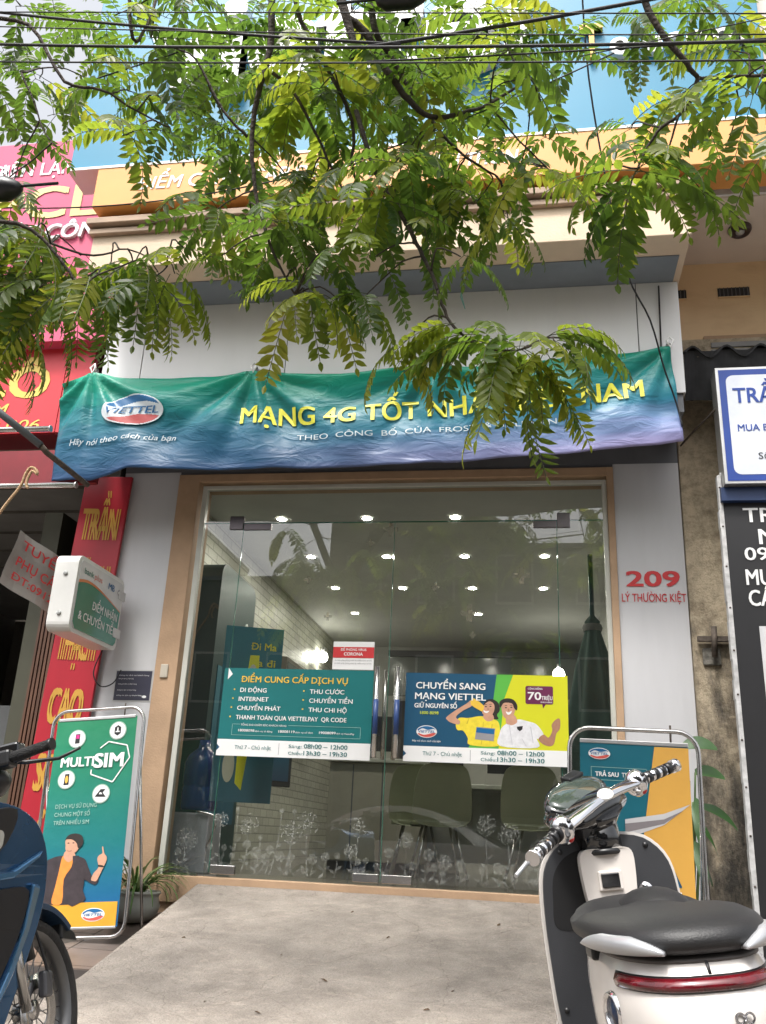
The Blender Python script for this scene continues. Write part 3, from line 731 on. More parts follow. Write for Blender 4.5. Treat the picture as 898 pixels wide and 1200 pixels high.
for fx_ in ((560, 330, 575, 430), (660, 340, 672, 420), (620, 400, 640, 436)): b.mat(mat('print_white_fold', (0.52, 0.52, 0.56), 0.5)).flat([Q(fx_[0], fx_[1]), Q(fx_[0]+5, fx_[1]+2), Q(fx_[2]+3, fx_[3]), Q(fx_[2], fx_[3])], -0.0037)
b.build('printed_couple', None, p2)
PLUM = mat('plum_print', (0.14, 0.015, 0.07), 0.45)
MB().flat(rrect(0.845, 1.035, 0.415, 0.54, 0.012, 3), -0.0036).flat([(0.96, 0.417), (0.985, 0.417), (0.965, 0.385)], -0.0036).build('speech_bubble', PLUM, p2)
text('70', 0.862, 0.445, 0.055, WHITEP, p2, -0.0046, 0.09, 0.04); text('TRIỆU', 0.955, 0.445, 0.028, WHITEP, p2, -0.0046, 0.075, 0.02)
text('CỘNG ĐỒNG', 0.862, 0.515, 0.013, WHITEP, p2, -0.0046, 0.10, 0.02); text('KHÁCH HÀNG', 0.95, 0.424, 0.011, WHITEP, p2, -0.0046, 0.078, 0.02)

p3 = empty('virus_notice', (-1.43, -0.004, 2.018), label='white notice with red band on the glass above teal services poster', cat='notice')
box('sheet', 0, 0.305, 0, 0.003, 0, 0.205, WHITEP, p3)
MB().flat([(0, 0.085), (0.305, 0.085), (0.305, 0.165), (0, 0.165)], -0.002).build('red_band', REDP, p3)
text('ĐỀ PHÒNG VIRUS', 0.152, 0.137, 0.018, WHITEP, p3, -0.003, 0.19, 0.03, align='C'); text('CORONA', 0.152, 0.102, 0.024, WHITEP, p3, -0.003, 0.14, 0.04, align='C')
for k, z in enumerate((0.062, 0.040)): text('các biện pháp phòng tránh lây nhiễm virus corona', 0.015, z, 0.012, GREYP, p3, -0.002, 0.275)

# ------------------------------------------------------------------ tarpaulin banner across the fascia
BN = bpy.data.materials.new('banner_tarpaulin'); BN.use_nodes = True
nt = BN.node_tree; N = nt.nodes; L = nt.links; bb = N['Principled BSDF']; bb.inputs['Roughness'].default_value = 0.42; bb.inputs['Specular IOR Level'].default_value = 0.4
at_ = N.new('ShaderNodeAttribute'); at_.attribute_name = 'uvw'
sp = N.new('ShaderNodeSeparateXYZ'); L.new(at_.outputs['Vector'], sp.inputs[0])
def mk_ramp(stops, src):
    r = N.new('ShaderNodeValToRGB'); e = r.color_ramp.elements
    e[0].position, e[0].color = stops[0][0], (*stops[0][1], 1); e[1].position, e[1].color = stops[-1][0], (*stops[-1][1], 1)
    for p_, c_ in stops[1:-1]: q = e.new(p_); q.color = (*c_, 1)
    L.new(src, r.inputs[0]); return r
nz = N.new('ShaderNodeTexNoise'); nz.inputs['Scale'].default_value = 1.0; nz.inputs['Detail'].default_value = 5
mpn = N.new('ShaderNodeMapping'); mpn.inputs['Scale'].default_value = (2.5, 9, 1); L.new(at_.outputs['Vector'], mpn.inputs[0]); L.new(mpn.outputs[0], nz.inputs['Vector'])
ad = N.new('ShaderNodeMath'); ad.operation = 'MULTIPLY_ADD'; ad.inputs[1].default_value = 0.35; L.new(nz.outputs[0], ad.inputs[0])
sb = N.new('ShaderNodeMath'); sb.operation = 'SUBTRACT'; sb.inputs[1].default_value = 0.175; L.new(sp.outputs[1], sb.inputs[0]); L.new(sb.outputs[0], ad.inputs[2])
rA = mk_ramp([(0.0, (0.020, 0.065, 0.16)), (0.35, (0.015, 0.11, 0.19)), (0.62, (0.010, 0.17, 0.19)), (0.85, (0.006, 0.25, 0.18)), (1.0, (0.004, 0.29, 0.18))], ad.outputs[0])
rB = mk_ramp([(0.0, (0.27, 0.25, 0.46)), (0.2, (0.17, 0.22, 0.42)), (0.42, (0.03, 0.20, 0.31)), (0.75, (0.006, 0.20, 0.20)), (1.0, (0.004, 0.24, 0.16))], ad.outputs[0])
mr = N.new('ShaderNodeMapRange'); mr.inputs['From Min'].default_value = 0.35; mr.inputs['From Max'].default_value = 0.95; L.new(sp.outputs[0], mr.inputs['Value'])
mx = N.new('ShaderNodeMix'); mx.data_type = 'RGBA'; L.new(mr.outputs[0], mx.inputs[0]); L.new(rA.outputs[0], mx.inputs[6]); L.new(rB.outputs[0], mx.inputs[7]); L.new(mx.outputs[2], bb.inputs['Base Color'])
nb = N.new('ShaderNodeTexNoise'); nb.inputs['Scale'].default_value = 3; nb.inputs['Detail'].default_value = 7; nb.inputs['Distortion'].default_value = 1.2
tcb = N.new('ShaderNodeTexCoord'); mpb = N.new('ShaderNodeMapping'); mpb.inputs['Scale'].default_value = (1.2, 1, 3.2); mpb.inputs['Rotation'].default_value = (0, 0.35, 0)
L.new(tcb.outputs['Object'], mpb.inputs[0]); L.new(mpb.outputs[0], nb.inputs['Vector'])
vo = N.new('ShaderNodeTexVoronoi'); vo.feature = 'F1'; vo.inputs['Scale'].default_value = 2.8
mva = N.new('ShaderNodeVectorMath'); mva.operation = 'MULTIPLY_ADD'; mva.inputs[1].default_value = (0.5, 0.5, 0.5); L.new(nb.outputs['Color'], mva.inputs[0]); L.new(mpb.outputs[0], mva.inputs[2]); L.new(mva.outputs[0], vo.inputs['Vector'])
hsum = N.new('ShaderNodeMath'); hsum.operation = 'MULTIPLY_ADD'; hsum.inputs[1].default_value = 0.9; L.new(vo.outputs['Distance'], hsum.inputs[0]); L.new(nb.outputs[0], hsum.inputs[2])
bp = N.new('ShaderNodeBump'); bp.inputs['Strength'].default_value = 0.30; bp.inputs['Distance'].default_value = 0.03; L.new(hsum.outputs[0], bp.inputs['Height']); L.new(bp.outputs[0], bb.inputs['Normal'])
top_px = [(72, 449), (90, 443), (110, 438), (135, 442), (200, 443), (250, 441), (298, 436), (340, 441), (400, 441), (470, 434), (540, 431), (600, 427), (690, 417), (785, 408)]
bot_px = [(55, 560), (80, 561), (104, 563), (128, 557), (150, 550), (230, 551), (298, 551), (380, 550), (450, 547), (520, 543), (600, 538), (690, 529), (770, 523), (801, 518)]
YB = -0.56
TP = [at(a, c, YB) for a, c in top_px]; BP = [at(a, c, YB) for a, c in bot_px]
us = [(p.x-TP[0].x)/(TP[-1].x-TP[0].x) for p in TP]; ub = [(p.x-BP[0].x)/(BP[-1].x-BP[0].x) for p in BP]
def interp(u, us_, P):
    for i in range(len(us_)-1):
        if u <= us_[i+1]:
            t = (u-us_[i])/(us_[i+1]-us_[i]); return P[i].lerp(P[i+1], max(0, min(1, t)) if u > 0 else t)
    return P[-1]
pegs = [(us[2], 1.0), (us[6], 1.0), (0.64, 0.985), (1.0, 1.0)]
def bsurf(u, v):
    a = interp(u, us, TP); c = interp(u, ub, BP); p = c.lerp(a, v)
    y = 0.0
    for (pu, pv) in pegs:   # folds radiate from each peg
        dx = (u-pu)*5.0; dz = (1-v)*0.95+0.02
        ang = math.atan2(dx, dz); r = math.hypot(dx, dz)
        y += 0.034*math.sin(ang*9.0+pu*9)*math.exp(-r*1.1)*min(1, r*4)
        y += 0.012*math.sin(ang*21.0)*math.exp(-r*1.6)*min(1, r*3)
    y += 0.010*math.sin(u*31+v*4)*(1-v*0.6) + 0.004*math.sin(u*77-v*7)*(1-v*0.5) + 0.005*math.sin((u*24+v*9))*1.0
    y += 0.002*math.sin(v*21+u*40)
    if u < us[2]: y += 0.10*(us[2]-u)/us[2]*(0.4+0.6*(1-v))
    if u > 0.94: y -= 0.02*(u-0.94)/0.06*math.sin(v*14)
    return Vector((p.x, p.y+y-0.02, p.z))
ban = empty('banner', (0, 0, 0), label='long green and violet tarpaulin banner with yellow lettering below the white fascia', cat='banner')
NU, NV = 240, 34
b = MB(); b.smooth = True; uv = []
for i in range(NU+1):
    for j in range(NV+1):
        p = bsurf(i/NU, j/NV); b.v.append(tuple(p)); uv.append((i/NU, j/NV, 0))
for i in range(NU):
    for j in range(NV):
        q = i*(NV+1)+j
        if i/NU < us[0]+0.012 and 0.0 and j > NV-8: continue
        b.face((q, q+NV+1, q+NV+2, q+1))
o = b.build('tarpaulin', BN, ban)
att = o.data.attributes.new('uvw', 'FLOAT_VECTOR', 'POINT'); att.data.foreach_set('vector', [c for t in uv for c in t])
sm = o.modifiers.new('thick', 'SOLIDIFY'); sm.thickness = 0.002; sm.offset = 1.0
BW = TP[-1].x-TP[0].x; BH = 0.78
def bfn(x, y, z):   # flat banner coords (x right 0..BW, z up 0..BH) -> cloth surface
    p = bsurf(x/BW, max(0.0, min(1.0, z/BH))); return (p.x, p.y+y-0.012, p.z)
BYEL = mat('banner_yellow', (0.80, 0.78, 0.08), 0.4, var=0.06, bump=0.3, bs=6); BWHT = mat('banner_white', (0.55, 0.62, 0.66), 0.4, var=0.15, vs=9, bump=0.3, bs=6)
def bpos(px, py):
    p = at(px, py, YB); u = (p.x-TP[0].x)/BW
    a = interp(u, us, TP); c = interp(u, ub, BP)
    return u*BW, (p.z-c.z)/(a.z-c.z)*BH
def btext(s_, p0, p1, hpx, m, bold, shear=0.0, space=1.0):
    a = bpos(*p0); c = bpos(*p1); h = hpx/1115*7.0
    # map along the line a->c by x, per-vertex
    def fn(x, y, z):
        t = (x-a[0])/(c[0]-a[0]); return bfn(x, y, z+a[1]+(c[1]-a[1])*t)
    text(s_, a[0], 0, h, m, ban, 0.0, c[0]-a[0], bold, shear, fn=fn, res=4, space=space)
btext('MẠNG 4G TỐT NHẤT VIỆT NAM', (280, 498), (750, 468), 23, BYEL, 0.04)
btext('THEO  CÔNG  BỐ  CỦA  FROST  &  SULLIVAN', (345, 517), (648, 497), 7, BWHT, 0.0)
btext('Hãy nói theo cách của bạn', (79, 523), (203, 516), 7, BWHT, 0.015, 0.25)
c_ = bpos(157, 482)
b = MB()
def lg(pts, y): b.flat(pts, y)
lw, lh = 0.50, 0.245
bl = mat('banner_logo_blue', (0.03, 0.14, 0.32), 0.35, bump=0.3, bs=6); rd = mat('banner_logo_red', (0.50, 0.10, 0.10), 0.35, bump=0.3, bs=6); wh = mat('banner_logo_white', (0.62, 0.68, 0.72), 0.35, bump=0.3, bs=6)
NGX, NGY = 100, 50
for i in range(NGX):
    for j in range(NGY):
        q = [(-lw/2+lw*(i+a)/NGX, -lh/2+lh*(j+e)/NGY) for a, e in ((0, 0), (1, 0), (1, 1), (0, 1))]
        mx_, mz_ = -lw/2+lw*(i+0.5)/NGX, -lh/2+lh*(j+0.5)/NGY; rr_2 = math.hypot(mx_/(lw/2), mz_/(lh/2))
        if rr_2 > 1: continue
        u_ = mx_/(lw/2); up_ = lh*(0.20+0.07*math.sin(u_*3.6+0.6)); lo_ = -lh*(0.19-0.06*math.sin(u_*3.2+0.4))
        b.mat(wh if rr_2 > 0.93 else (bl if mz_ > up_ else (rd if mz_ < lo_ else wh)))
        q = [(x*min(1, 0.999/max(0.001, math.hypot(x/(lw/2), z/(lh/2)))), z*min(1, 0.999/max(0.001, math.hypot(x/(lw/2), z/(lh/2))))) for x, z in q]
        b.quad(*[(c_[0]+x, -0.004, c_[1]+z) for x, z in q])
b.v = [bfn(*p) for p in b.v]; b.build('emblem', None, ban)
text('VIETTEL', c_[0], c_[1]-0.026, 0.055, bl, ban, -0.009, lw*0.82, 0.04, 0.25, align='C', fn=bfn)
# corner loops and pegs
for k, (pu, pv) in enumerate(pegs[:2]+pegs[3:]):
    p = bsurf(pu, pv)
    MB().tube([p+Vector((0, 0, -0.01)), p+Vector((0.022, -0.005, 0.04)), p+Vector((0, 0.02, 0.085)), p+Vector((-0.022, 0.0, 0.04))], 0.009, 6, closed=True).build('tie_loop', WHITEP, ban)
    MB().lathe([(0.02, -0.01), (0.018, 0.0), (0.006, 0.002), (0.005, 0.04)], (p.x, -0.515, p.z+0.045), 'Y', 10).build('hook', ALU, ban)
rope = MB().tube([at(543, 290, -0.9), at(545, 325, -0.8), at(541, 345, -0.75), at(545, 362, -0.72), at(540, 348, -0.73), at(544, 326, -0.79)], 0.004, 5)
rope.build('hanging_cord', mat('aqua_cord', (0.2, 0.45, 0.42), 0.7), label='thin aqua cord dangling from the canopy edge above the banner', cat='cord')

# ------------------------------------------------------------------ big roof sign over the canopy
SKYB = mat('sign_blue', (0.012, 0.20, 0.34), 0.45, var=0.05, vs=1)
ORB = mat('sign_orange', (0.72, 0.33, 0.09), 0.5, var=0.06, vs=1.5)
bs_ = empty('roof_sign', (0, -1.15, 5.345), label='huge blue rooftop signboard with white raised letters and orange lower band', cat='signboard')
box('face_panel', -3.56, 1.70, 0.02, 0.30, 0.385, 4.6, SKYB, bs_, 0.005)
box('lower_band', -3.30, 2.6, 0.0, 0.28, 0.0, 0.36, ORB, bs_, 0.005)
box('edge_strip', -3.56, 1.72, -0.005, 0.28, 0.361, 0.384, WHITEP, bs_)
for x, w, s_ in ((-2.95, 1.9, 'ĐIỂM CUNG CẤP DỊCH VỤ'), (-0.75, 0.8, 'VIỄN THÔNG')):
    text(s_, x, 0.13, 0.12, WHITEP, bs_, -0.004, w, 0.03, 0.2)
logoW = MB()
RAISED = mat('raised_letter_white', (0.78, 0.78, 0.78), 0.35, var=0.03)
text('viettel', -2.95, 1.02, 0.95, RAISED, bs_, -0.02, 2.95, 0.05, ext=0.10, res=5)
text('T', 0.42, 1.02, 0.34, mat('raised_letter_orange', (0.75, 0.4, 0.05), 0.4), bs_, 0.0, 0.16, 0.02, ext=0.03)
text('elecom', 0.63, 1.02, 0.26, RAISED, bs_, 0.0, 0.95, 0.02, ext=0.03)

# ------------------------------------------------------------------ left neighbour
PINK = mat('pink_billboard', (0.62, 0.085, 0.18), 0.55, var=0.06, vs=1.2)
REDB = mat('red_signboard', (0.62, 0.035, 0.05), 0.45, var=0.08, vs=1.5)
REDD = mat('dark_red_board', (0.20, 0.012, 0.02), 0.6, var=0.2)
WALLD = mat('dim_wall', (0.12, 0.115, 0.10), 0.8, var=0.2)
nb_ = empty('neighbour_house', (-5.6, 0, 0), label='open fronted neighbouring shop house with a dark interior on the left', cat='building')
X0 = -5.6
box('upper_wall', -2.0, 2.26, 0.0, 0.4, 3.9, 6.5, mat('cream_wall', (0.55, 0.48, 0.38), 0.8), nb_)
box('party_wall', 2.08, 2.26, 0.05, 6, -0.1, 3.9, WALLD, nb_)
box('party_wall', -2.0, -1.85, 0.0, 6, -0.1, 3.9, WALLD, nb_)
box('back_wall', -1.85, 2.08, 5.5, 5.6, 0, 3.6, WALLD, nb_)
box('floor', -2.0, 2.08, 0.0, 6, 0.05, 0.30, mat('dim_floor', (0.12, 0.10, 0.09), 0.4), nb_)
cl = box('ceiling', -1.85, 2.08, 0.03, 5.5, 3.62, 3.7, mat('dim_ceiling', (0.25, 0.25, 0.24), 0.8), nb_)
for i in range(6): box('ceiling_batten', -1.85, 2.07, 0.3+i*0.6, 0.325+i*0.6, 3.60, 3.619, WALLD, cl)
# carved wooden door leaf folded at the right of the opening, with slats
WOOD = mat('dark_wood', (0.10, 0.045, 0.025), 0.5, var=0.3, vs=5, stretch=(6, 6, 1))
dl = box('door_leaf', 1.62, 1.78, 0.1, 1.0, 0.30, 3.3, mat('olive_frame', (0.05, 0.05, 0.03), 0.6), nb_)
for i in range(6): box('slat', 1.805+i*0.032, 1.825+i*0.032, -0.02, 0.05, 0.32, 2.6, WOOD, dl)

cbn = empty('cabinet', (-4.85, 1.2, 0.30), label='grey cabinet with dark machine standing inside the left shop', cat='cabinet')
box('body', -0.5, 0.45, 0, 0.5, 0, 1.55, mat('cabinet_grey', (0.22, 0.23, 0.23), 0.5), cbn, 0.01); box('door', -0.48, -0.04, -0.02, 0, 0.05, 1.5, mat('cabinet_pale', (0.36, 0.37, 0.37), 0.5), cbn, 0.005); box('door', 0.0, 0.43, -0.02, 0, 0.05, 1.0, DARK, cbn, 0.005)
for x in (-0.07, 0.03): box('handle', x, x+0.015, -0.04, -0.02, 0.7, 0.85, STEEL, cbn)
# upper pink billboard
pb = empty('pink_billboard', (0, -0.52, 4.56), label='faded pink billboard with white and yellow lettering above the left shop', cat='billboard')
box('panel', -6.4, -3.36, 0, 0.14, 0, 2.07, PINK, pb, 0.004)
text('VÁCH THẠCH CAO', -6.0, 1.70, 0.15, WHITEP, pb, -0.006, 1.6, 0.03); text('ĐIỆN LẠNH', -4.72, 1.70, 0.14, WHITEP, pb, -0.006, 0.92, 0.03)
text('PCL', -4.62, 1.24, 0.34, mat('faded_yellow', (0.75, 0.60, 0.25), 0.5), pb, -0.006, 1.0, 0.05)
text('GIÁC CÔNG', -4.60, 1.00, 0.15, RAISED, pb, -0.01, 1.15, 0.04, 0.15, ext=0.02)
# lower red sign box
rb = empty('red_signboard', (-0.07, -0.40, 3.80), label='red box signboard with large yellow letters on the left shop', cat='signboard')
box('face', -6.4, -3.66, 0, 0.02, 0, 0.79, REDB, rb); box('face', -3.652, -3.42, 0, 0.02, 0, 0.79, REDB, rb)
box('case', -6.41, -3.40, 0.021, 0.30, -0.01, 0.80, REDD, rb)
box('top_flashing', -6.42, -3.38, -0.05, 0.32, 0.805, 0.86, REDD, rb, 0.01)
text('CÔ', -4.45, 0.32, 0.30, YELLOWT if False else mat('sign_yellow', (0.75, 0.55, 0.12), 0.5), rb, -0.004, 0.66, 0.06)
text('NAM', -4.48, 0.16, 0.11, MATS['sign_yellow'], rb, -0.004, 0.38, 0.03, 0.25); text('0912.2.006', -4.68, 0.03, 0.09, MATS['sign_yellow'], rb, -0.004, 0.88, 0.01, 0.2)
vl = box('valance', -6.4, -3.28, -0.45, -0.40, 3.34, 3.62, REDD, label='dark red valance board hanging under the red signboard', cat='valance')
for (z, y, lab, x1) in ((3.66, -0.75, 'upper steel pipe running under the red signboard', -3.55), (3.28, -0.55, 'lower steel pipe across the opening of the left shop', -3.38)):
    q = MB().cyl((-6.4, y, z), (x1, y, z), 0.022, 10).build('pipe', STEEL, label=lab, cat='pipe', group='awning pipes of the left shop')
    MB().cyl((x1, y, z), (x1+0.01, y, z), 0.026, 10).build('end_cap', ALU, q)
# flag holder pole
a, c = at(-40, 452, -1.6), at(48, 522, -1.3)
q = MB().tube([a, c], 0.026, 10).build('flag_pole', mat('grey_painted_steel', (0.10, 0.11, 0.12), 0.45), label='dark grey slanting pole end below the red signboard', cat='pole')
MB().tube([c, c+Vector((0.02, 0.05, -0.03)), c+Vector((0.05, 0.6, -0.05))], 0.02, 8).build('bracket', IRON, q)
pts = [at(*p, -1.7) for p in ((-8, 612), (8, 590), (24, 570), (30, 556), (36, 548), (42, 550), (44, 556), (38, 552), (33, 560), (31, 568), (33, 572))]
MB().tube(smooth([tuple(p) for p in pts], 4, False), 0.009, 6).build('rope', mat('tan_rope', (0.45, 0.30, 0.17), 0.9, bump=0.6, bs=120), label='tan twisted rope end hooked below the red signboard', cat='rope')
# tall red vertical banner board
vb = empty('vertical_banner', (-3.475, -0.06, 0.35), ry=0.03, label='tall red vertical board with stacked yellow words beside the left pier', cat='signboard')
box('board', -0.20, 0.20, 0, 0.03, 0, 3.20, mat('red_vinyl', (0.36, 0.012, 0.025), 0.4, var=0.08), vb, 0.004)
VY = mat('vinyl_yellow', (0.50, 0.27, 0.04), 0.5)
for i, (s_, z) in enumerate((('TRẦN', 2.66), ('VÁCH', 2.18), ('THẠCH', 1.70), ('CAO', 1.22), ('SƠN', 0.74), ('CỬA', 0.26))):
    text(s_, 0.0, z, 0.27, VY, vb, -0.005, 0.30 if len(s_) > 3 else 0.26, 0.05, align='C')
# paper recruitment sign hanging in the left shop mouth
ps = empty('paper_sign', at(43, 672, -0.35), 0.55, label='white paper sign with red hand lettering hanging in left shop mouth', cat='paper sign')
ps.rotation_euler = (0, 0.22, 1.28)
b = MB()
for i in range(9):
    for j in range(7):
        b.v.append((-0.28+0.56*i/8, 0.012*math.sin(i*0.9)+0.01*math.sin(j), -0.22+0.44*j/6))
for i in range(8):
    for j in range(6): q = i*7+j; b.face((q, q+7, q+8, q+1))
b.smooth = True; o = b.build('sheet', mat('shaded_paper', (0.30, 0.29, 0.27), 0.8, var=0.1), ps)  # paper colour greyed to carry the shade of the shop mouth
for s_, z, h in (('TUYỂN', 0.085, 0.075), ('PHỤ CẤP', -0.05, 0.075), ('ĐT:0912.', -0.16, 0.06)): text(s_, -0.23, z, h, REDP, ps, -0.03, 0.46, 0.02)

# ------------------------------------------------------------------ projecting light box on the left pier
lb = empty('light_box_sign', (-3.085, -0.10, 2.10), -PI/2, label='white rounded light box sign with green face projecting from the left pier', cat='light box')
# local: x to the street (world -Y), y = +X world ... front faces +X
lbm = mat('lightbox_plastic', (0.62, 0.62, 0.60), 0.3, var=0.05, vs=5)
LW, LH, LT = 0.74, 0.54, 0.17
lb.rotation_euler = (0, 0, PI/2); lb.location = (-3.075, -0.86, 2.10)
# after turning +90 deg about Z: local +x -> world +Y, local -y -> world +X
MB().prism(rrect(0, LW, 0, LH, 0.06), 0.0, LT, 'Y').build('casing', lbm, lb, 0.012)
MB().prism(rrect(0.03, LW-0.03, 0.03, LH-0.03, 0.04), -0.004, 0.0, 'Y').build('face_sheet', mat('lightbox_white', (0.66, 0.66, 0.66), 0.2), lb)
gr = [(0.03, 0.33)] + smooth([(0.03, 0.345), (0.15, 0.372), (0.3, 0.368), (0.5, 0.335), (LW-0.03, 0.29)], 4, False)
MB().flat([(0.07, 0.03), (LW-0.07, 0.03), (LW-0.035, 0.06), (LW-0.03, 0.29)] + [q for q in gr[::-1] if q[0] < LW-0.03] + [(0.03, 0.07)], -0.0055).build('green_field', mat('lightbox_green', (0.005, 0.19, 0.13), 0.15, coat=0.5), lb)
st = smooth([(0.03, 0.345), (0.15, 0.372), (0.3, 0.368), (0.5, 0.335), (LW-0.03, 0.29)], 4, False)
MB().flat(st + [(p[0], p[1]+0.022*(1-p[0]/LW*0.8)) for p in st[::-1]], -0.0065).build('orange_stripe', mat('stripe_orange', (0.60, 0.17, 0.03), 0.3), lb)
text('bank', 0.09, 0.425, 0.045, mat('bank_green', (0.01, 0.13, 0.09), 0.4), lb, -0.006, 0.14, 0.015); text('plus', 0.245, 0.425, 0.045, mat('plus_red', (0.55, 0.08, 0.03), 0.4), lb, -0.006, 0.12, 0.0)
text('MB', 0.47, 0.415, 0.05, BLUEP, lb, -0.006, 0.10, 0.03); MB().flat(oval(0.655, 0.43, 0.03, 0.025), -0.006).build('emblem', GREYP, lb); MB().flat(oval(0.655, 0.43, 0.022, 0.012), -0.007).build('emblem', WHITEP, lb)
text('ĐIỂM NHẬN', 0.27, 0.21, 0.062, WHITEP, lb, -0.008, 0.40, 0.02); text('& CHUYỂN TIỀN', 0.09, 0.105, 0.062, WHITEP, lb, -0.008, 0.60, 0.02)
for z in (0.12, 0.40):
    MB().lathe([(0.016, 0.0), (0.016, -0.006), (0.006, -0.008), (0.0001, -0.008)], (-0.001, LT/2, z), 'X', 12).build('screw_cap', mat('screw_grey', (0.35, 0.36, 0.35), 0.4), lb)
for z in (0.13, 0.42):
    q = MB().box(LW, LW+0.025, 0.03, 0.12, z-0.04, z+0.04).build('bracket', ALU, lb, 0.003)
    MB().box(LW-0.09, LW+0.02, -0.01, -0.004, z-0.035, z+0.035).build('bracket_plate', mat('plate_white', (0.55, 0.55, 0.55), 0.4), lb, 0.002)
pts = [(-3.20, -0.08, 2.12), (-3.24, -0.09, 1.95), (-3.18, -0.07, 1.85), (-3.10, -0.03, 1.88), (-3.05, -0.03, 1.98)]
MB().tube(smooth(pts, 5, False), 0.005, 5).build('sign_wire', CABLE, label='black wire looping below the projecting light box sign', cat='wire')
# small dark notice on the left pier
dn = empty('pier_notice', (-3.10, -0.004, 1.75), label='small dark slate notice sheet taped to the left pier', cat='notice', ry=-0.01)
box('sheet', 0, 0.30, 0, 0.003, 0, 0.235, mat('sheet_border', (0.5, 0.5, 0.5), 0.4), dn); box('print', 0.008, 0.292, -0.0015, 0, 0.008, 0.227, mat('slate_print', (0.045, 0.045, 0.07), 0.35), dn)
for z, w in ((0.19, 0.24), (0.165, 0.12), (0.125, 0.15), (0.08, 0.15), (0.04, 0.2)): text('thông tin dịch vụ khách hàng', 0.03, z, 0.009, WHITEP, dn, -0.003, w)
MB().flat(oval(0.25, 0.035, 0.018, 0.010, 12), -0.003).build('emblem', WHITEP, dn)

# ------------------------------------------------------------------ right neighbour
OCH = bpy.data.materials.new('stained_plaster'); OCH.use_nodes = True
nt = OCH.node_tree; N = nt.nodes; L = nt.links; bb = N['Principled BSDF']; bb.inputs['Roughness'].default_value = 0.9
tc = N.new('ShaderNodeTexCoord'); mp = N.new('ShaderNodeMapping'); mp.inputs['Scale'].default_value = (2.6, 1.5, 0.9); L.new(tc.outputs['Object'], mp.inputs[0])
n1 = N.new('ShaderNodeTexNoise'); n1.inputs['Scale'].default_value = 1.3; n1.inputs['Detail'].default_value = 10; n1.inputs['Roughness'].default_value = 0.7; L.new(mp.outputs[0], n1.inputs['Vector'])
sp = N.new('ShaderNodeSeparateXYZ'); L.new(tc.outputs['Object'], sp.inputs[0])
hr = N.new('ShaderNodeMapRange'); hr.inputs['From Min'].default_value = 0.2; hr.inputs['From Max'].default_value = 3.6; hr.inputs['To Min'].default_value = 0.26; hr.inputs['To Max'].default_value = -0.13; L.new(sp.outputs[2], hr.inputs['Value'])
ad = N.new('ShaderNodeMath'); L.new(n1.outputs[0], ad.inputs[0]); L.new(hr.outputs[0], ad.inputs[1])
r1 = mk_ramp([(0.44, (0.60, 0.50, 0.36)), (0.56, (0.48, 0.40, 0.29)), (0.66, (0.20, 0.17, 0.13)), (0.76, (0.05, 0.045, 0.038))], ad.outputs[0])
n2 = N.new('ShaderNodeTexNoise'); n2.inputs['Scale'].default_value = 7; n2.inputs['Detail'].default_value = 12; n2.inputs['Roughness'].default_value = 0.8; L.new(tc.outputs['Object'], n2.inputs['Vector'])
r2 = mk_ramp([(0.38, (0.35, 0.33, 0.3)), (0.56, (1, 1, 1))], n2.outputs[0])
mx = N.new('ShaderNodeMix'); mx.data_type = 'RGBA'; mx.blend_type = 'MULTIPLY'; mx.inputs[0].default_value = 0.75; L.new(r1.outputs[0], mx.inputs[6]); L.new(r2.outputs[0], mx.inputs[7]); L.new(mx.outputs[2], bb.inputs['Base Color'])
bp = N.new('ShaderNodeBump'); bp.inputs['Strength'].default_value = 0.9; bp.inputs['Distance'].default_value = 0.03; L.new(n2.outputs[0], bp.inputs['Height']); L.new(bp.outputs[0], bb.inputs['Normal'])
ORW = mat('orange_plaster', (0.84, 0.62, 0.38), 0.85, rgb2=(0.72, 0.50, 0.29), vs=1.6, stretch=(1, 1, 2.2), detail=8, lo=0.28, hi=0.5, bump=0.15)
rn_ = empty('stained_house', (0, 0, 0), label='weathered ochre neighbouring house with a balcony on the right', cat='building')
box('lower_wall', 1.104, 5.0, -0.03, 0.35, -0.1, 4.62, OCH, rn_)
up = box('upper_wall', 1.135, 5.0, 0.02, 0.35, 4.62, 5.34, ORW, rn_)
for x, w in ((1.17, 0.09), (1.50, 0.24), (2.0, 0.24), (2.5, 0.24)):
    v = box('vent', x, x+w, 0.012, 0.022, 5.02, 5.10, mat('vent_dark', (0.04, 0.04, 0.045), 0.7), rn_)
    box('vent_rim', x, x+w, 0.005, 0.019, 5.10, 5.108, ORW, v); box('vent_rim', x, x+w, 0.005, 0.019, 5.012, 5.02, ORW, v)
    for i in range(max(2, int(w/0.03))): box('vent_bar', x+0.012+i*0.03, x+0.018+i*0.03, 0.004, 0.012, 5.02, 5.10, GREY, v)
wf = box('window_frame', 1.36, 4.2, -0.01, 0.02, 4.60, 4.66, TAN, rn_)
sh = box('roller_shutter', 1.40, 4.2, -0.028, -0.012, 4.1, 4.60, ALU, rn_)
for i in range(8): box('shutter_slat', 1.40, 4.2, -0.042, -0.030, 4.12+i*0.06, 4.165+i*0.06, mat('slat_grey', (0.25, 0.24, 0.23), 0.5), sh, 0.004)
SOFP = mat('soffit_cream', (0.75, 0.66, 0.60), 0.8, var=0.08, vs=1)
bal = box('balcony', 1.14, 5.0, -0.78, 0.02, 5.34, 5.50, SOFP, rn_)
box('balcony_edge', 1.135, 5.0, -0.80, -0.77, 5.355, 5.50, WHITE, rn_)
for i, (z, y) in enumerate(((5.50, -0.84), (5.535, -0.80), (5.565, -0.86))): box('rail_moulding', 1.13, 5.0, y, -0.6, z+0.001, z+0.03, mat('brown_moulding', (0.16, 0.08, 0.06), 0.6), rn_, 0.004)
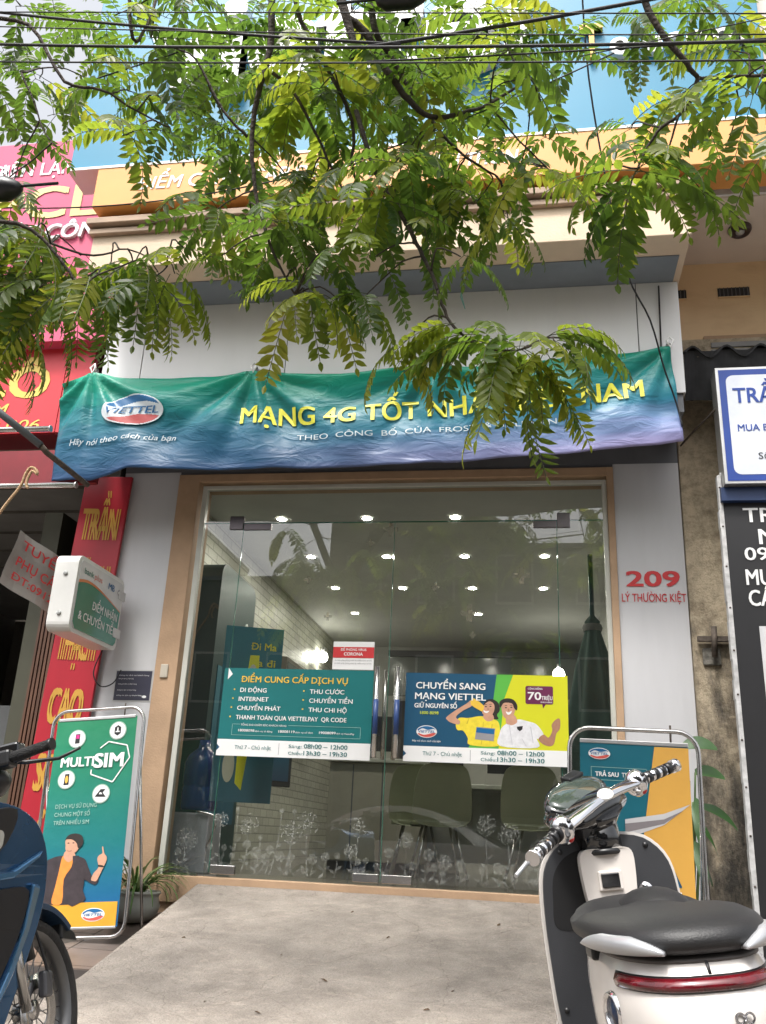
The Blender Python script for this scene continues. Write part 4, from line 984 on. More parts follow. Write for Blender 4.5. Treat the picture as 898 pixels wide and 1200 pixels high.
for i in range(14):
    MB().lathe([(0.03, 0), (0.03, 0.03), (0.018, 0.05), (0.035, 0.12), (0.02, 0.2), (0.018, 0.27), (0.03, 0.3)], (1.23+i*0.16, -0.74, 5.597), 'Z', 10).build('baluster', mat('baluster_cream', (0.6, 0.52, 0.42), 0.7), rn_)
for i in range(7): box('shutter_panel', 1.2+i*0.32, 1.34+i*0.32, -0.50, -0.47, 5.6, 5.9, mat('maroon_paint', (0.16, 0.02, 0.025), 0.6), rn_)
box('handrail', 1.13, 5.0, -0.80, -0.68, 5.898, 5.95, mat('baluster_cream', (0.6, 0.52, 0.42), 0.7), rn_, 0.005)
box('upper_storey', 1.135, 5.0, 0.02, 0.35, 5.51, 9.5, ORW, rn_)
box('column', 1.74, 1.95, -0.9, -0.7, 5.97, 9.0, SOFP, rn_)
q = MB().lathe([(0.085, 0), (0.085, -0.02), (0.07, -0.045), (0.05, -0.05), (0.045, -0.035), (0.0001, -0.035)], (1.60, -0.42, 5.338), 'Z', 24).build('soffit_lamp', mat('lamp_brown', (0.05, 0.03, 0.03), 0.3), label='round dark unlit lamp fixture under the right balcony soffit', cat='lamp')
MB().ellipsoid((1.60, -0.42, 5.305), 0.035, 0.035, 0.02, 12, 6).build('bulb', mat('bulb_glass', (0.5, 0.5, 0.5), 0.1), q)
# corrugated awning
aw = empty('corrugated_awning', (1.13, 0, 0), label='black corrugated awning sheet above the blue bordered sign', cat='awning')
b = MB(); n = 120
for i in range(n+1):
    x = i*3.0/n; w = 0.045*math.sin(x*2*PI/0.235); 
    for (y, z) in ((-0.04, 4.46), (-0.42, 4.30)): b.v.append((x, y, z+w))
for i in range(n): b.face((2*i, 2*i+1, 2*i+3, 2*i+2))
b.smooth = True; o = b.build('sheet', mat('tar_sheet', (0.02, 0.02, 0.022), 0.8, var=0.4, vs=8), aw); m_ = o.modifiers.new('s', 'SOLIDIFY'); m_.thickness = 0.012
b = MB(); n = 120
for i in range(n+1):
    x = i*3.0/n; w = 0.03*math.sin(x*2*PI/0.235)
    for (y, z) in ((-0.40+w*0.5, 4.31), (-0.30+w*0.6, 3.96)): b.v.append((x, y, z+w*0.4))
for i in range(n): b.face((2*i, 2*i+1, 2*i+3, 2*i+2))
b.smooth = True; b.build('curtain_sheet', MATS['tar_sheet'], aw)
for x in (0.1, 1.4, 2.8): MB().cyl((x, -0.03, 4.1), (x, -0.38, 4.28), 0.012, 6).build('strut', IRON, aw)
# blue and white sign
ws = empty('blue_border_sign', (1.305, -0.52, 3.22), label='white signboard with thick blue border jutting below the corrugated awning', cat='signboard')
WSX = 1.9; WSH = 0.88
box('case', 0, WSX, 0.0, 0.16, 0, WSH, ALU, ws, 0.004)
MB().flat([(0.02, 0.02), (WSX-0.02, 0.02), (WSX-0.02, WSH-0.02), (0.02, WSH-0.02)], -0.003).build('border', mat('royal_blue', (0.012, 0.05, 0.28), 0.4), ws)
MB().flat(rrect(0.065, WSX-0.065, 0.065, WSH-0.065, 0.05), -0.005).build('face_sheet', mat('sign_white', (0.62, 0.66, 0.74), 0.35), ws)
RB_ = MATS['royal_blue']
text('TRẦN VĂN HÙNG', 0.105, 0.60, 0.12, RB_, ws, -0.008, 1.15, 0.03); text('MUA BÁN - SỬA CHỮA ĐIỆN THOẠI', 0.115, 0.385, 0.052, RB_, ws, -0.008, 1.1, 0.02)
text('Số 211 Lý Thường Kiệt - TP Bắc Giang', 0.23, 0.175, 0.05, BLACKP, ws, -0.008, 1.25, 0.0); text('ĐT: 0983', 0.56, 0.115, 0.04, BLACKP, ws, -0.008, 0.3, 0.02)
box('lower_case', -0.02, WSX, 0.05, 0.17, -0.10, -0.005, mat('deep_blue_metal', (0.01, 0.03, 0.10), 0.5), ws)
pts = [(1.12, -0.04, 3.72), (1.20, -0.2, 3.77), (1.34, -0.5, 3.84)]
MB().tube(pts, 0.008, 6).build('sign_stay', IRON, label='thin rusty stay rod left of the blue bordered sign', cat='bracket')
# black sign board leaning in front
kb = empty('black_sign', (1.295, -0.42, 0.28), 0.0, label='tall black signboard with white capitals and worn white edge strip', cat='signboard')
box('board', 0.0, 1.5, 0.0, 0.04, 0, 3.04, BLACKP, kb); 
b = MB()
for i in range(24):
    z0 = i*3.04/24; d = random.uniform(-0.004, 0.004); b.box(-0.022+d, 0.006, -0.008, 0.045, z0, z0+3.04/24)
b.build('edge_strip', mat('worn_white_edge', (0.5, 0.5, 0.5), 0.6, var=0.3, vs=15), kb); box('edge_strip', 0.0, 1.5, -0.006, 0.045, 3.04, 3.06, MATS['worn_white_edge'], kb)
for i in range(11): MB().lathe([(0.0001, -0.004), (0.006, -0.003), (0.007, 0)], (-0.008, -0.009, 0.15+i*0.28), 'Y', 8).build('screw', IRON, kb)
for s_, x, z, h, w in (('TRẦN', 0.13, 2.70, 0.105, 0.42), ('MOBILE', 0.215, 2.545, 0.11, 0.6), ('0983.211', 0.115, 2.435, 0.09, 0.55), ('MUA BÁN', 0.11, 2.265, 0.11, 0.5), ('CÁC LOẠI', 0.115, 2.125, 0.11, 0.5)):
    text(s_, x, z, h, WHITEP, kb, -0.006, w, 0.03)
for z0, z1 in ((1.50, 1.99), (0.72, 1.44), (0.10, 0.66)):
    MB().flat([(0.16, z0), (1.4, z0), (1.4, z1), (0.16, z1)], -0.004).build('white_panel', mat('panel_white2', (0.62, 0.62, 0.64), 0.4), kb)
MB().flat(smooth([(x-0.13, z+0.37) for x, z in [(0.34, 1.34), (0.38, 1.28), (0.42, 1.30), (0.46, 1.28), (0.50, 1.34), (0.49, 1.44), (0.44, 1.47), (0.40, 1.46), (0.35, 1.44)]], 3), -0.006).flat([(0.29, 1.86), (0.33, 1.86), (0.32, 1.91)], -0.006).build('fruit_mark', BLACKP, kb)
# old pipe bracket on the stained wall
ob = empty('wall_bracket', at(835, 760, -0.03), label='rusty steel wall bracket with short pipe on stained plaster', cat='bracket')
MB().box(-0.07, 0.05, -0.02, 0, -0.12, 0.0).build('base_plate', mat('grey_cement', (0.16, 0.15, 0.13), 0.9, var=0.4, vs=30, bump=0.5), ob, 0.01)
MB().box(-0.10, 0.24, -0.055, -0.02, 0.04, 0.075).build('arm', IRON, ob); MB().tube([(0.24, -0.04, 0.057), (0.27, -0.10, 0.09), (0.30, -0.38, 0.15)], 0.018, 6).build('arm', IRON, ob); MB().cyl((0, -0.06, -0.07), (0.01, -0.06, 0.14), 0.020, 10).build('pipe', IRON, ob)

# ------------------------------------------------------------------ banner stands
def stand_frame(loc, w, h, lean, roll, label, rz=0.0):
    t = empty('banner_stand', loc, rz, label, 'banner stand', 'steel banner stands outside the shop', rx=-lean, ry=roll)
    r = 0.10; x = w/2
    pts = [(-x, 0, 0.05), (-x, 0, h-r)] + [(-x+r-r*math.cos(a), 0, h-r+r*math.sin(a)) for a in [PI/2*i/6 for i in range(1, 7)]]
    pts += [(x-r+r*math.sin(a), 0, h-r+r*math.cos(a)) for a in [PI/2*i/6 for i in range(0, 7)]] + [(x, 0, 0.12)] + [(x-0.08+0.08*math.cos(a), 0, 0.12-0.08*math.sin(a)) for a in [PI/2*i/4 for i in range(1, 5)]]
    pts += [(-x+0.08-0.08*math.sin(a), 0, 0.12-0.08*math.cos(a)) for a in [PI/2*i/4 for i in range(0, 4)]] 
    MB().tube(pts, 0.0115, 10, closed=True).build('frame', STEEL, t)
    for s_ in (-1, 1):
        MB().tube([(s_*x, 0.0, h*0.75), (s_*x, 0.28, 0.02)], 0.010, 8).build('rear_leg', STEEL, t)
    MB().cyl((-x, 0.28, 0.02), (x, 0.28, 0.02), 0.009, 8).build('crossbar', STEEL, t)
    MB().box(-x+0.05, x-0.05, -0.022, -0.008, h-0.075, h-0.055).build('top_rail', ALU, t, 0.003)
    MB().box(-x+0.05, x-0.05, -0.022, -0.008, 0.085, 0.10).build('bottom_rail', ALU, t, 0.003)
    MB().cyl((0.18, 0, h-0.06), (0.18, 0, h+0.03), 0.005, 6).build('hook', IRON, t)
    return t
def sheet(t, w, z0, z1, y, m):
    b = MB(); b.smooth = True; nx, nz_ = 12, 24
    for i in range(nx+1):
        for j in range(nz_+1): b.v.append((-w/2+w*i/nx, y, z0+(z1-z0)*j/nz_))
    for i in range(nx):
        for j in range(nz_): q = i*(nz_+1)+j; b.face((q, q+nz_+1, q+nz_+2, q+1))
    return b.build('banner_sheet', m, t)
# gradient-printed vinyl (print, not light)
def gradm(name, stops, axis=2, z0=0.0, z1=1.4):
    m = bpy.data.materials.new(name); m.use_nodes = True; nt_ = m.node_tree; b_ = nt_.nodes['Principled BSDF']; b_.inputs['Roughness'].default_value = 0.38
    tc_ = nt_.nodes.new('ShaderNodeTexCoord'); s_ = nt_.nodes.new('ShaderNodeSeparateXYZ'); nt_.links.new(tc_.outputs['Object'], s_.inputs[0])
    mr_ = nt_.nodes.new('ShaderNodeMapRange'); mr_.inputs['From Min'].default_value = z0; mr_.inputs['From Max'].default_value = z1; nt_.links.new(s_.outputs[axis], mr_.inputs['Value'])
    r = nt_.nodes.new('ShaderNodeValToRGB'); e = r.color_ramp.elements; e[0].position, e[0].color = stops[0][0], (*stops[0][1], 1); e[1].position, e[1].color = stops[-1][0], (*stops[-1][1], 1)
    for p_, c_ in stops[1:-1]: q_ = e.new(p_); q_.color = (*c_, 1)
    nt_.links.new(mr_.outputs[0], r.inputs[0]); nt_.links.new(r.outputs[0], b_.inputs['Base Color'])
    n_ = nt_.nodes.new('ShaderNodeTexNoise'); n_.inputs['Scale'].default_value = 3.0; n_.inputs['Detail'].default_value = 4; nt_.links.new(tc_.outputs['Object'], n_.inputs['Vector'])
    bp_ = nt_.nodes.new('ShaderNodeBump'); bp_.inputs['Strength'].default_value = 0.35; bp_.inputs['Distance'].default_value = 0.03; nt_.links.new(n_.outputs[0], bp_.inputs['Height']); nt_.links.new(bp_.outputs[0], b_.inputs['Normal'])
    return m
H1 = 1.43
s1 = stand_frame((-2.74, -0.80, 0.19), 0.64, H1, 0.10, -0.085, 'left stand, green sheet showing a man pointing upward and four round badges')
GRN = gradm('green_vinyl', [(0, (0.006, 0.09, 0.28)), (0.18, (0.006, 0.11, 0.25)), (0.42, (0.006, 0.16, 0.17)), (0.75, (0.008, 0.19, 0.11)), (1, (0.010, 0.20, 0.09))], 2, 0.0, 1.37)
sheet(s1, 0.56, 0.095, H1-0.065, -0.018, GRN)
Y1 = -0.022
b = MB().mat(mat('vinyl_amber', (0.66, 0.33, 0.03), 0.4)).flat([(-0.27, 0.10), (0.27, 0.10), (0.27, 0.235), (-0.27, 0.235)], Y1); b.build('amber_foot', None, s1)
logo(0.12, 0.165, 0.15, 0.075, s1, Y1-0.001)
text('Hotline', -0.16, 0.155, 0.014, NAVY, s1, Y1-0.001, 0.08)
for cx, cz, k in ((-0.125, 1.235, 0), (0.155, 1.275, 1), (-0.165, 0.975, 2), (0.085, 0.875, 3)):
    b = MB().mat(mat('pale_ring', (0.35, 0.5, 0.42), 0.5)).flat(oval(cx, cz, 0.060, 0.060), Y1).mat(WHITEP).flat(oval(cx, cz, 0.053, 0.053), Y1-0.001)
    if k == 0: b.mat(BLACKP).flat([(cx-0.012, cz-0.032), (cx+0.02, cz-0.03), (cx+0.02, cz+0.032), (cx-0.012, cz+0.03)], Y1-0.002).mat(mat('magenta_print', (0.5, 0.02, 0.2), 0.5)).flat([(cx-0.008, cz), (cx+0.016, cz), (cx+0.016, cz+0.026), (cx-0.008, cz+0.026)], Y1-0.003)
    if k == 1: b.mat(BLACKP).flat([(cx-0.022, cz-0.02), (cx, cz-0.035), (cx+0.022, cz-0.02), (cx+0.022, cz+0.02), (cx, cz+0.035), (cx-0.022, cz+0.02)], Y1-0.002).mat(WHITEP).flat(oval(cx, cz+0.004, 0.005, 0.018, 10), Y1-0.003).flat([(cx-0.014, cz-0.012), (cx+0.014, cz-0.012), (cx+0.014, cz-0.004), (cx-0.014, cz-0.004)], Y1-0.003)
    if k == 2: b.mat(BLACKP).flat([(cx-0.016, cz-0.036), (cx+0.02, cz-0.034), (cx+0.018, cz+0.036), (cx-0.012, cz+0.034)], Y1-0.002).mat(ORANGEP).flat(oval(cx+0.003, cz, 0.011, 0.024, 12), Y1-0.003)
    if k == 3: b.mat(BLACKP).flat([(cx-0.04, cz-0.018), (cx-0.005, cz+0.028), (cx+0.03, cz+0.028), (cx+0.012, cz+0.006), (cx+0.036, cz-0.022)], Y1-0.002).mat(WHITEP).flat([(cx-0.012, cz-0.004), (cx+0.01, cz-0.004), (cx+0.002, cz+0.008), (cx-0.008, cz+0.008)], Y1-0.003)
    b.build('round_badge', None, s1)
text('MULTI', -0.215, 1.055, 0.062, WHITEP, s1, Y1-0.002, 0.225, 0.06); text('SIM', 0.018, 1.042, 0.092, WHITEP, s1, Y1-0.003, 0.195, 0.07)
b = MB()
hx = [(0.045, 1.165), (0.10, 1.205), (0.23, 1.175), (0.255, 1.095), (0.155, 0.945), (0.0, 1.00), (0.0, 1.03)]
for p_, q_ in zip(hx[:-1], hx[1:]):
    dx, dz = q_[0]-p_[0], q_[1]-p_[1]; l = math.hypot(dx, dz); nx_, nz_ = -dz/l*0.004, dx/l*0.004
    b.flat([(p_[0]-nx_, p_[1]-nz_), (q_[0]-nx_, q_[1]-nz_), (q_[0]+nx_, q_[1]+nz_), (p_[0]+nx_, p_[1]+nz_)], Y1-0.001)
b.build('card_outline', WHITEP, s1)
PALE = mat('pale_green_print', (0.3, 0.48, 0.42), 0.5)
for s_, z, w in (('DỊCH VỤ SỬ DỤNG', 0.795, 0.28), ('CHUNG MỘT SỐ', 0.745, 0.24), ('TRÊN NHIỀU SIM', 0.695, 0.24)): text(s_, -0.215, z, 0.026, PALE, s1, Y1-0.001, w)
# printed man on the sheet (flat print); crop pixels of the photo detail
def Q2(px, py): return ((px-100)/395*0.54-0.27+ (py-600)*0.0001, 0.235+(1035-py)/(1035-620)*0.415)
b = MB(); L2 = lambda m, pts, y, n=4: b.mat(m).flat(smooth([Q2(*p) for p in pts], n), y)
JK = mat('print_dark_jacket', (0.035, 0.025, 0.03), 0.5, var=0.3, vs=20); OT = mat('print_orange_tee', (0.70, 0.25, 0.04), 0.5, var=0.12, vs=30)
L2(JK, [(108,1033),(110,900),(112,800),(140,775),(180,762),(245,765),(300,782),(320,830),(342,890),(372,905),(352,936),(300,905),(296,960),(300,1033)], Y1-0.001, 3)
L2(OT, [(150,1033),(165,940),(180,850),(195,765),(215,775),(245,770),(240,830),(205,900),(200,1033)], Y1-0.0018, 3)
L2(JK, [(245,765),(248,830),(212,905),(212,1033),(290,1033),(300,800)], Y1-0.0022, 2)
L2(SKIN, [(210,735),(250,745),(255,772),(225,800),(200,770)], Y1-0.0020, 3)
L2(HAIR, [(205,668),(222,640),(255,632),(285,645),(295,675),(288,705),(270,720),(262,690),(240,668),(215,665)], Y1-0.0028, 4)
L2(SKIN, [(208,700),(208,670),(232,655),(262,668),(275,700),(268,730),(248,750),(225,748),(210,730)], Y1-0.0024, 4)
L2(SKIN2, [(214,728),(228,734),(240,728),(236,738),(222,738)], Y1-0.0032, 2)
for ex in (222, 246): L2(HAIR, [(ex-5,688),(ex,684),(ex+6,688),(ex,691)], Y1-0.0032, 2)
L2(HAIR, [(370,823),(392,828),(396,838),(370,834)], Y1-0.0034, 2)
L2(SKIN, [(336,905),(348,870),(370,838),(364,790),(372,768),(388,756),(386,722),(392,718),(397,757),(408,775),(408,800),(394,838),(378,880),(362,915),(345,915)], Y1-0.0026, 3)
b.build('printed_man', None, s1)

def at2(px, py, Y): return at(px, py, Y)
ra, rb2 = at(668, 870, -1.70), at(818, 870, -1.70)
s2_ = stand_frame(((ra.x+rb2.x)/2-0.03, -1.74, 0.0), rb2.x-ra.x, 1.445, 0.02, 0.02, 'right stand, teal and amber sheet, standing behind the cream scooter')
H2s = 1.445; wS = rb2.x-ra.x-0.10
TOPR = gradm('teal_vinyl', [(0, (0.006, 0.14, 0.18)), (1, (0.008, 0.12, 0.17))], 2, 0, 1.4)
sheet(s2_, wS, 0.095, H2s-0.065, -0.018, TOPR)
w2 = wS/2
MB().flat([(w2*0.38, H2s-0.08), (w2, H2s-0.08), (w2, 0.10), (-w2*0.5, 0.10), (w2*0.10, H2s*0.62)], Y1).build('amber_field', mat('vinyl_amber2', (0.68, 0.37, 0.07), 0.45, var=0.06, bump=0.2, bs=4), s2_)
logo(-w2*0.64, H2s-0.125, 0.105, 0.055, s2_, Y1-0.001)
text('TRẢ SAU', -w2*0.72, H2s-0.232, 0.022, WHITEP, s2_, Y1-0.002, 0.11, 0.05); text('TRỌN GÓI', -w2*0.72+0.125, H2s-0.232, 0.022, WHITEP, s2_, Y1-0.002, 0.125)
b = MB(); x0, x1, z0, z1 = -w2*0.80, w2*0.22, H2s-0.25, H2s-0.19
for q in (((x0, z0), (x1, z0), (x1, z0+0.002), (x0, z0+0.002)), ((x0, z1), (x1, z1), (x1, z1+0.002), (x0, z1+0.002)), ((x0, z0), (x0+0.002, z0), (x0+0.002, z1), (x0, z1)), ((x1, z0), (x1+0.002, z0), (x1+0.002, z1), (x1, z1))): b.flat(q, Y1-0.001)
b.build('text_box', PALE, s2_)
b = MB().mat(mat('print_silver', (0.55, 0.55, 0.56), 0.4)).flat([(-0.05, 1.02), (0.13, 1.055), (0.255, 1.105), (0.13, 1.005), (-0.05, 0.93)], Y1-0.0015).mat(mat('print_dark_silver', (0.22, 0.2, 0.21), 0.4)).flat([(-0.05, 0.96), (0.13, 1.01), (0.22, 1.075), (0.13, 1.03), (-0.05, 1.0)], Y1-0.002)
b.build('printed_blade', None, s2_)
text('A', 0.125, 0.735, 0.075, NAVY, s2_, Y1-0.002, 0.07, 0.06); text('TRỌN GÓI', -0.02, 0.685, 0.03, WHITEP, s2_, Y1-0.002, 0.215, 0.03)

# ------------------------------------------------------------------ plants
def blade(b, base, az_, ln, w, rise, droop, n=7, tw=0.0):
    p = Vector(base); pts = []; pit = rise
    for i in range(n+1):
        pts.append(p.copy()); d = Vector((math.cos(az_)*math.cos(pit), math.sin(az_)*math.cos(pit), math.sin(pit))); p += d*ln/n; pit -= droop/n
    side = Vector((-math.sin(az_)*math.cos(tw), math.cos(az_)*math.cos(tw), math.sin(tw))); k = len(b.v)
    for i, q in enumerate(pts):
        ww = w*math.sin(PI*min(0.97, (i+0.8)/(n+1.0)))**0.6; b.v += [tuple(q-side*ww), tuple(q+Vector((0, 0, -ww*0.35))), tuple(q+side*ww)]
    b.smooth = True
    for i in range(n):
        for j in range(2): a_ = k+i*3+j; b.face((a_, a_+1, a_+4, a_+3))
pl = empty('spider_plant', (-2.60, -0.28, tile_z(-0.28)), label='spider plant with arching striped leaves in a pale round pot by the ramp', cat='potted plant')
MB().lathe([(0.0001, 0.0), (0.10, 0.0), (0.15, 0.05), (0.165, 0.10), (0.15, 0.15), (0.155, 0.17), (0.165, 0.175), (0.16, 0.19), (0.14, 0.185), (0.135, 0.15), (0.0001, 0.15)], (0, 0, 0), 'Z', 28).build('pot', mat('pot_glaze', (0.38, 0.38, 0.34), 0.35, var=0.15, vs=5), pl)
MB().lathe([(0.135, 0.155), (0.0001, 0.16)]).build('soil', mat('soil', (0.05, 0.035, 0.025), 0.9), pl)
SPG = mat('spider_leaf', (0.12, 0.22, 0.045), 0.45, rgb2=(0.05, 0.13, 0.02), vs=14, trans=0.25); SPW = mat('spider_leaf_pale', (0.34, 0.40, 0.18), 0.45, var=0.2, trans=0.25)
random.seed(5)
for i in range(62):
    b = MB(); a_ = random.uniform(0, 2*PI); r_ = random.uniform(0, 0.06)
    ln = random.uniform(0.28, 0.50)
    blade(b, (r_*math.cos(a_), r_*math.sin(a_), 0.155), a_+random.uniform(-0.3, 0.3), ln, random.uniform(0.006, 0.010), random.uniform(0.9, 1.45), random.uniform(1.3, 2.9))
    b.build('leaf', SPW if i % 4 == 0 else SPG, pl)
# broad leaved plant at the right pier
bp2 = empty('broad_leaved_plant', (0.93, -0.28, 0.02), label='broad leaved green plant between the right stand and stained wall', cat='plant')
STM = mat('plant_stem', (0.08, 0.13, 0.04), 0.6); BLF = mat('broad_leaf', (0.05, 0.12, 0.03), 0.35, rgb2=(0.03, 0.08, 0.022), vs=4, trans=0.2)
MB().lathe([(0.0001, 0), (0.13, 0), (0.17, 0.28), (0.18, 0.30), (0.15, 0.30), (0.14, 0.26), (0.0001, 0.26)]).build('pot', mat('cement_pot', (0.2, 0.19, 0.17), 0.8), bp2)
def broad(px, py, Y, az_, ln, w, rise, droop, root=(0, 0, 0.28)):
    p = at(px, py, Y)-Vector(bp2.location)
    st_ = MB().tube(smooth([root, ((root[0]+p.x)/2, (root[1]+p.y)/2, p.z*0.6), tuple(p)], 4, False), 0.006, 6).build('stem', STM, bp2)
    b = MB(); blade(b, p, az_, ln, w, rise, droop, 8, 1.1); b.build('leaf', BLF, bp2)
for a in ((800, 875, -0.55, 0.1, 0.22, 0.045, 0.5, 1.2), (815, 905, -0.5, 0.3, 0.20, 0.04, 0.3, 1.0), (808, 915, -0.6, 2.6, 0.22, 0.06, -0.4, 1.2), (812, 940, -0.6, -1.2, 0.26, 0.07, -0.9, 0.9), (806, 960, -0.5, 3.4, 0.22, 0.06, -0.9, 0.5),
          (822, 945, -0.4, 0.2, 0.26, 0.035, -0.1, 1.0), (815, 962, -0.5, 0.4, 0.24, 0.05, -0.6, 0.8), (812, 990, -0.6, -1.0, 0.25, 0.06, -0.9, 0.6), (805, 985, -0.5, 3.0, 0.25, 0.07, -1.0, 0.5), (820, 1000, -0.5, 0.8, 0.2, 0.05, -0.8, 0.6), (803, 1015, -0.5, 2.2, 0.24, 0.06, -0.7, 0.8)):
    broad(*a)

# ------------------------------------------------------------------ things inside the shop
DGR = mat('dark_green_panel', (0.012, 0.045, 0.04), 0.35, var=0.1)
rc = empty('reception_counter', (-1.45, 2.5, 0.572), label='pale reception counter with raised ledge left of the door seam', cat='counter')
box('counter_body', -0.5, 0.42, 0, 0.5, 0.08, 0.98, mat('counter_pale', (0.40, 0.38, 0.31), 0.5), rc, 0.01); box('counter_top', -0.54, 0.46, -0.06, 0.54, 0.981, 1.02, mat('counter_top', (0.5, 0.5, 0.45), 0.3), rc, 0.005); box('kick_plate', -0.48, 0.40, 0.03, 0.47, 0.0, 0.079, DARK, rc)
for x in (-0.27, 0.02): box('panel_groove', x, x+0.012, -0.002, 0.003, 0.1, 0.96, GREY, rc)
mn = empty('counter_screen', (-1.55, 2.6, 1.592), label='black screen standing on the pale reception counter', cat='monitor')
box('screen', -0.24, 0.24, 0, 0.03, 0.08, 0.42, BLACKP, mn, 0.005); box('foot', -0.1, 0.1, -0.05, 0.1, 0.001, 0.012, DARK, mn); box('neck', -0.02, 0.02, 0.0, 0.03, 0.012, 0.1, DARK, mn)
ky = empty('display_tower', (-2.62, 0.75, 0.572), label='tall dark green display tower inside the shop behind the left glass', cat='display tower')
MB().prism(rrect(0, 1.0, 0, 2.50, 0.12), -0.30, 0.0, 'X').build('body', DGR, ky)
MB().lathe([(0.0001, 0.004), (0.07, 0.004), (0.075, 0.0)], (0.001, 0.80, 2.05), 'X', 20).build('round_emblem', mat('emblem_grey', (0.2, 0.26, 0.24), 0.4), ky)
POS = gradm('tower_poster', [(0, (0.02, 0.10, 0.16)), (1, (0.03, 0.18, 0.24))], 2, 0.3, 1.6)
MB().box(0.001, 0.006, 0.12, 0.90, 0.35, 1.62).build('poster_sheet', POS, ky)
b = MB(); 
ds = empty('display_board', (-2.45, 2.0, 1.28), 0.9, label='blue printed display board hanging low inside left glass door', cat='display')  # printed board, gives no light of its own
box('case', -0.3, 0.3, 0.0, 0.06, 0, 0.95, DARK, ds, 0.01); box('face_sheet', -0.26, 0.26, -0.006, 0, 0.05, 0.9, gradm('display_print', [(0, (0.03, 0.06, 0.12)), (0.4, (0.03, 0.12, 0.18)), (1, (0.05, 0.2, 0.22))], 2, 0, 0.95), ds)
for i in range(5): MB().box(-0.2+0.24*(i % 2), -0.05+0.24*(i % 2), -0.009, -0.006, 0.78-0.12*(i//2), 0.79-0.12*(i//2)).build('text_bar', WHITEP, ds)
ds2 = empty('information_poster', (-2.15, 0.45, 1.12), 0.35, label='blue information poster with pale ovals hung inside the left glass', cat='poster')
box('sheet', -0.26, 0.2, 0, 0.01, -0.04, 1.30, gradm('info_print', [(0, (0.04, 0.12, 0.16)), (0.7, (0.04, 0.17, 0.22)), (1, (0.03, 0.20, 0.26))], 2, 0, 1.2), ds2)
MB().flat(oval(-0.14, 0.22, 0.045, 0.12), -0.003).build('pale_oval', mat('pale_oval', (0.5, 0.5, 0.4), 0.5), ds2)
text('Đi Ma', -0.05, 1.12, 0.06, YELLOWT, ds2, -0.003, 0.2, 0.02); text('Ta đi', -0.05, 0.99, 0.06, YELLOWT, ds2, -0.003, 0.2, 0.02); text('có mặt', 0.0, 0.36, 0.04, WHITEP, ds2, -0.003, 0.15)
ls = empty('lime_strip', (-2.17, 0.25, 1.16), 0.1, label='narrow lime green hanging strip behind the left glass', cat='strip')
MB().prism([(0, 0.05), (0.05, 0.0), (0.11, 0.62), (0.10, 1.0), (0.03, 1.0), (0.0, 0.6)], 0, 0.008, 'Y').build('sheet', LIME, ls); MB().flat(oval(0.06, 0.80, 0.04, 0.13), -0.002).build('pale_oval', MATS['pale_oval'], ls)
wd = empty('water_dispenser', (-2.52, 0.50, 0.572), label='water dispenser with upturned blue bottle behind the left glass pane', cat='water dispenser')
box('cabinet', -0.15, 0.15, -0.15, 0.15, 0, 0.42, mat('dispenser_white', (0.32, 0.33, 0.36), 0.4), wd, 0.01)
MB().tube(smooth([(0.15, -0.15, 0.18), (0.2, -0.17, 0.3), (0.2, -0.17, 0.40), (0.05, -0.17, 0.43)], 4, False), 0.008, 6).build('tap_rail', STEEL, wd)
q = MB().lathe([(0.0001, 0.44), (0.135, 0.44), (0.14, 0.47), (0.14, 0.60), (0.132, 0.615), (0.14, 0.63), (0.14, 0.78), (0.12, 0.84), (0.05, 0.90), (0.045, 0.96), (0.0001, 0.96)], (0, 0, 0), 'Z', 28).build('bottle', mat('blue_bottle', (0.015, 0.04, 0.16), 0.08, var=0.1), wd)
def chair(loc, rz, label):
    t = empty('moulded_chair', loc, rz, label, 'chair', 'green moulded chairs in the shop')
    m = mat('olive_shell', (0.24, 0.26, 0.15), 0.35, var=0.08)
    out = smooth([(-0.20, 0.43), (-0.25, 0.62), (-0.21, 0.86), (-0.10, 0.92), (0.10, 0.92), (0.21, 0.86), (0.25, 0.62), (0.20, 0.43)], 4)
    b = MB(); b.prism(out, -0.02, 0.0, 'Y'); b.v = [(x, y-0.22-0.14*(z-0.43)+0.35*x*x*2.2, z) for x, y, z in b.v]; b.build('backrest', m, t, 0.008)
    b = MB().prism(rrect(-0.23, 0.23, -0.22, 0.22, 0.12), 0.42, 0.45, 'Z'); b.build('seat', m, t, 0.01)
    for sx in (-1, 1):
        for sy in (-1, 1): MB().cyl((sx*0.12, sy*0.12, 0.42), (sx*0.22, sy*0.22, 0), 0.012, 8).build('leg', STEEL, t)
    return t
for (x, y, rz, lab) in ((-0.80, 1.75, 0.25, 'olive moulded chair nearest the door seam, overlapping the one behind'), (-1.02, 2.05, 0.1, 'olive moulded chair partly hidden behind another left of the desk'), (0.02, 1.70, -0.15, 'olive moulded chair right of the desk, behind the scooter handlebar')):
    chair((x, y, 0.572), rz, lab)
dk = empty('service_desk', (-0.45, 2.9, 0.572), label='pale service desk with dark screens behind the olive chairs', cat='desk')
box('desk_top', -0.9, 0.9, -0.3, 0.3, 0.78, 0.82, mat('desk_top', (0.45, 0.46, 0.40), 0.3), dk, 0.005); box('front_panel', -0.85, 0.85, 0.22, 0.25, 0.1, 0.78, mat('desk_panel', (0.33, 0.34, 0.30), 0.5), dk)
for x in (-0.85, 0.80): box('leg', x, x+0.05, -0.28, 0.28, 0, 0.78, STEEL, dk)
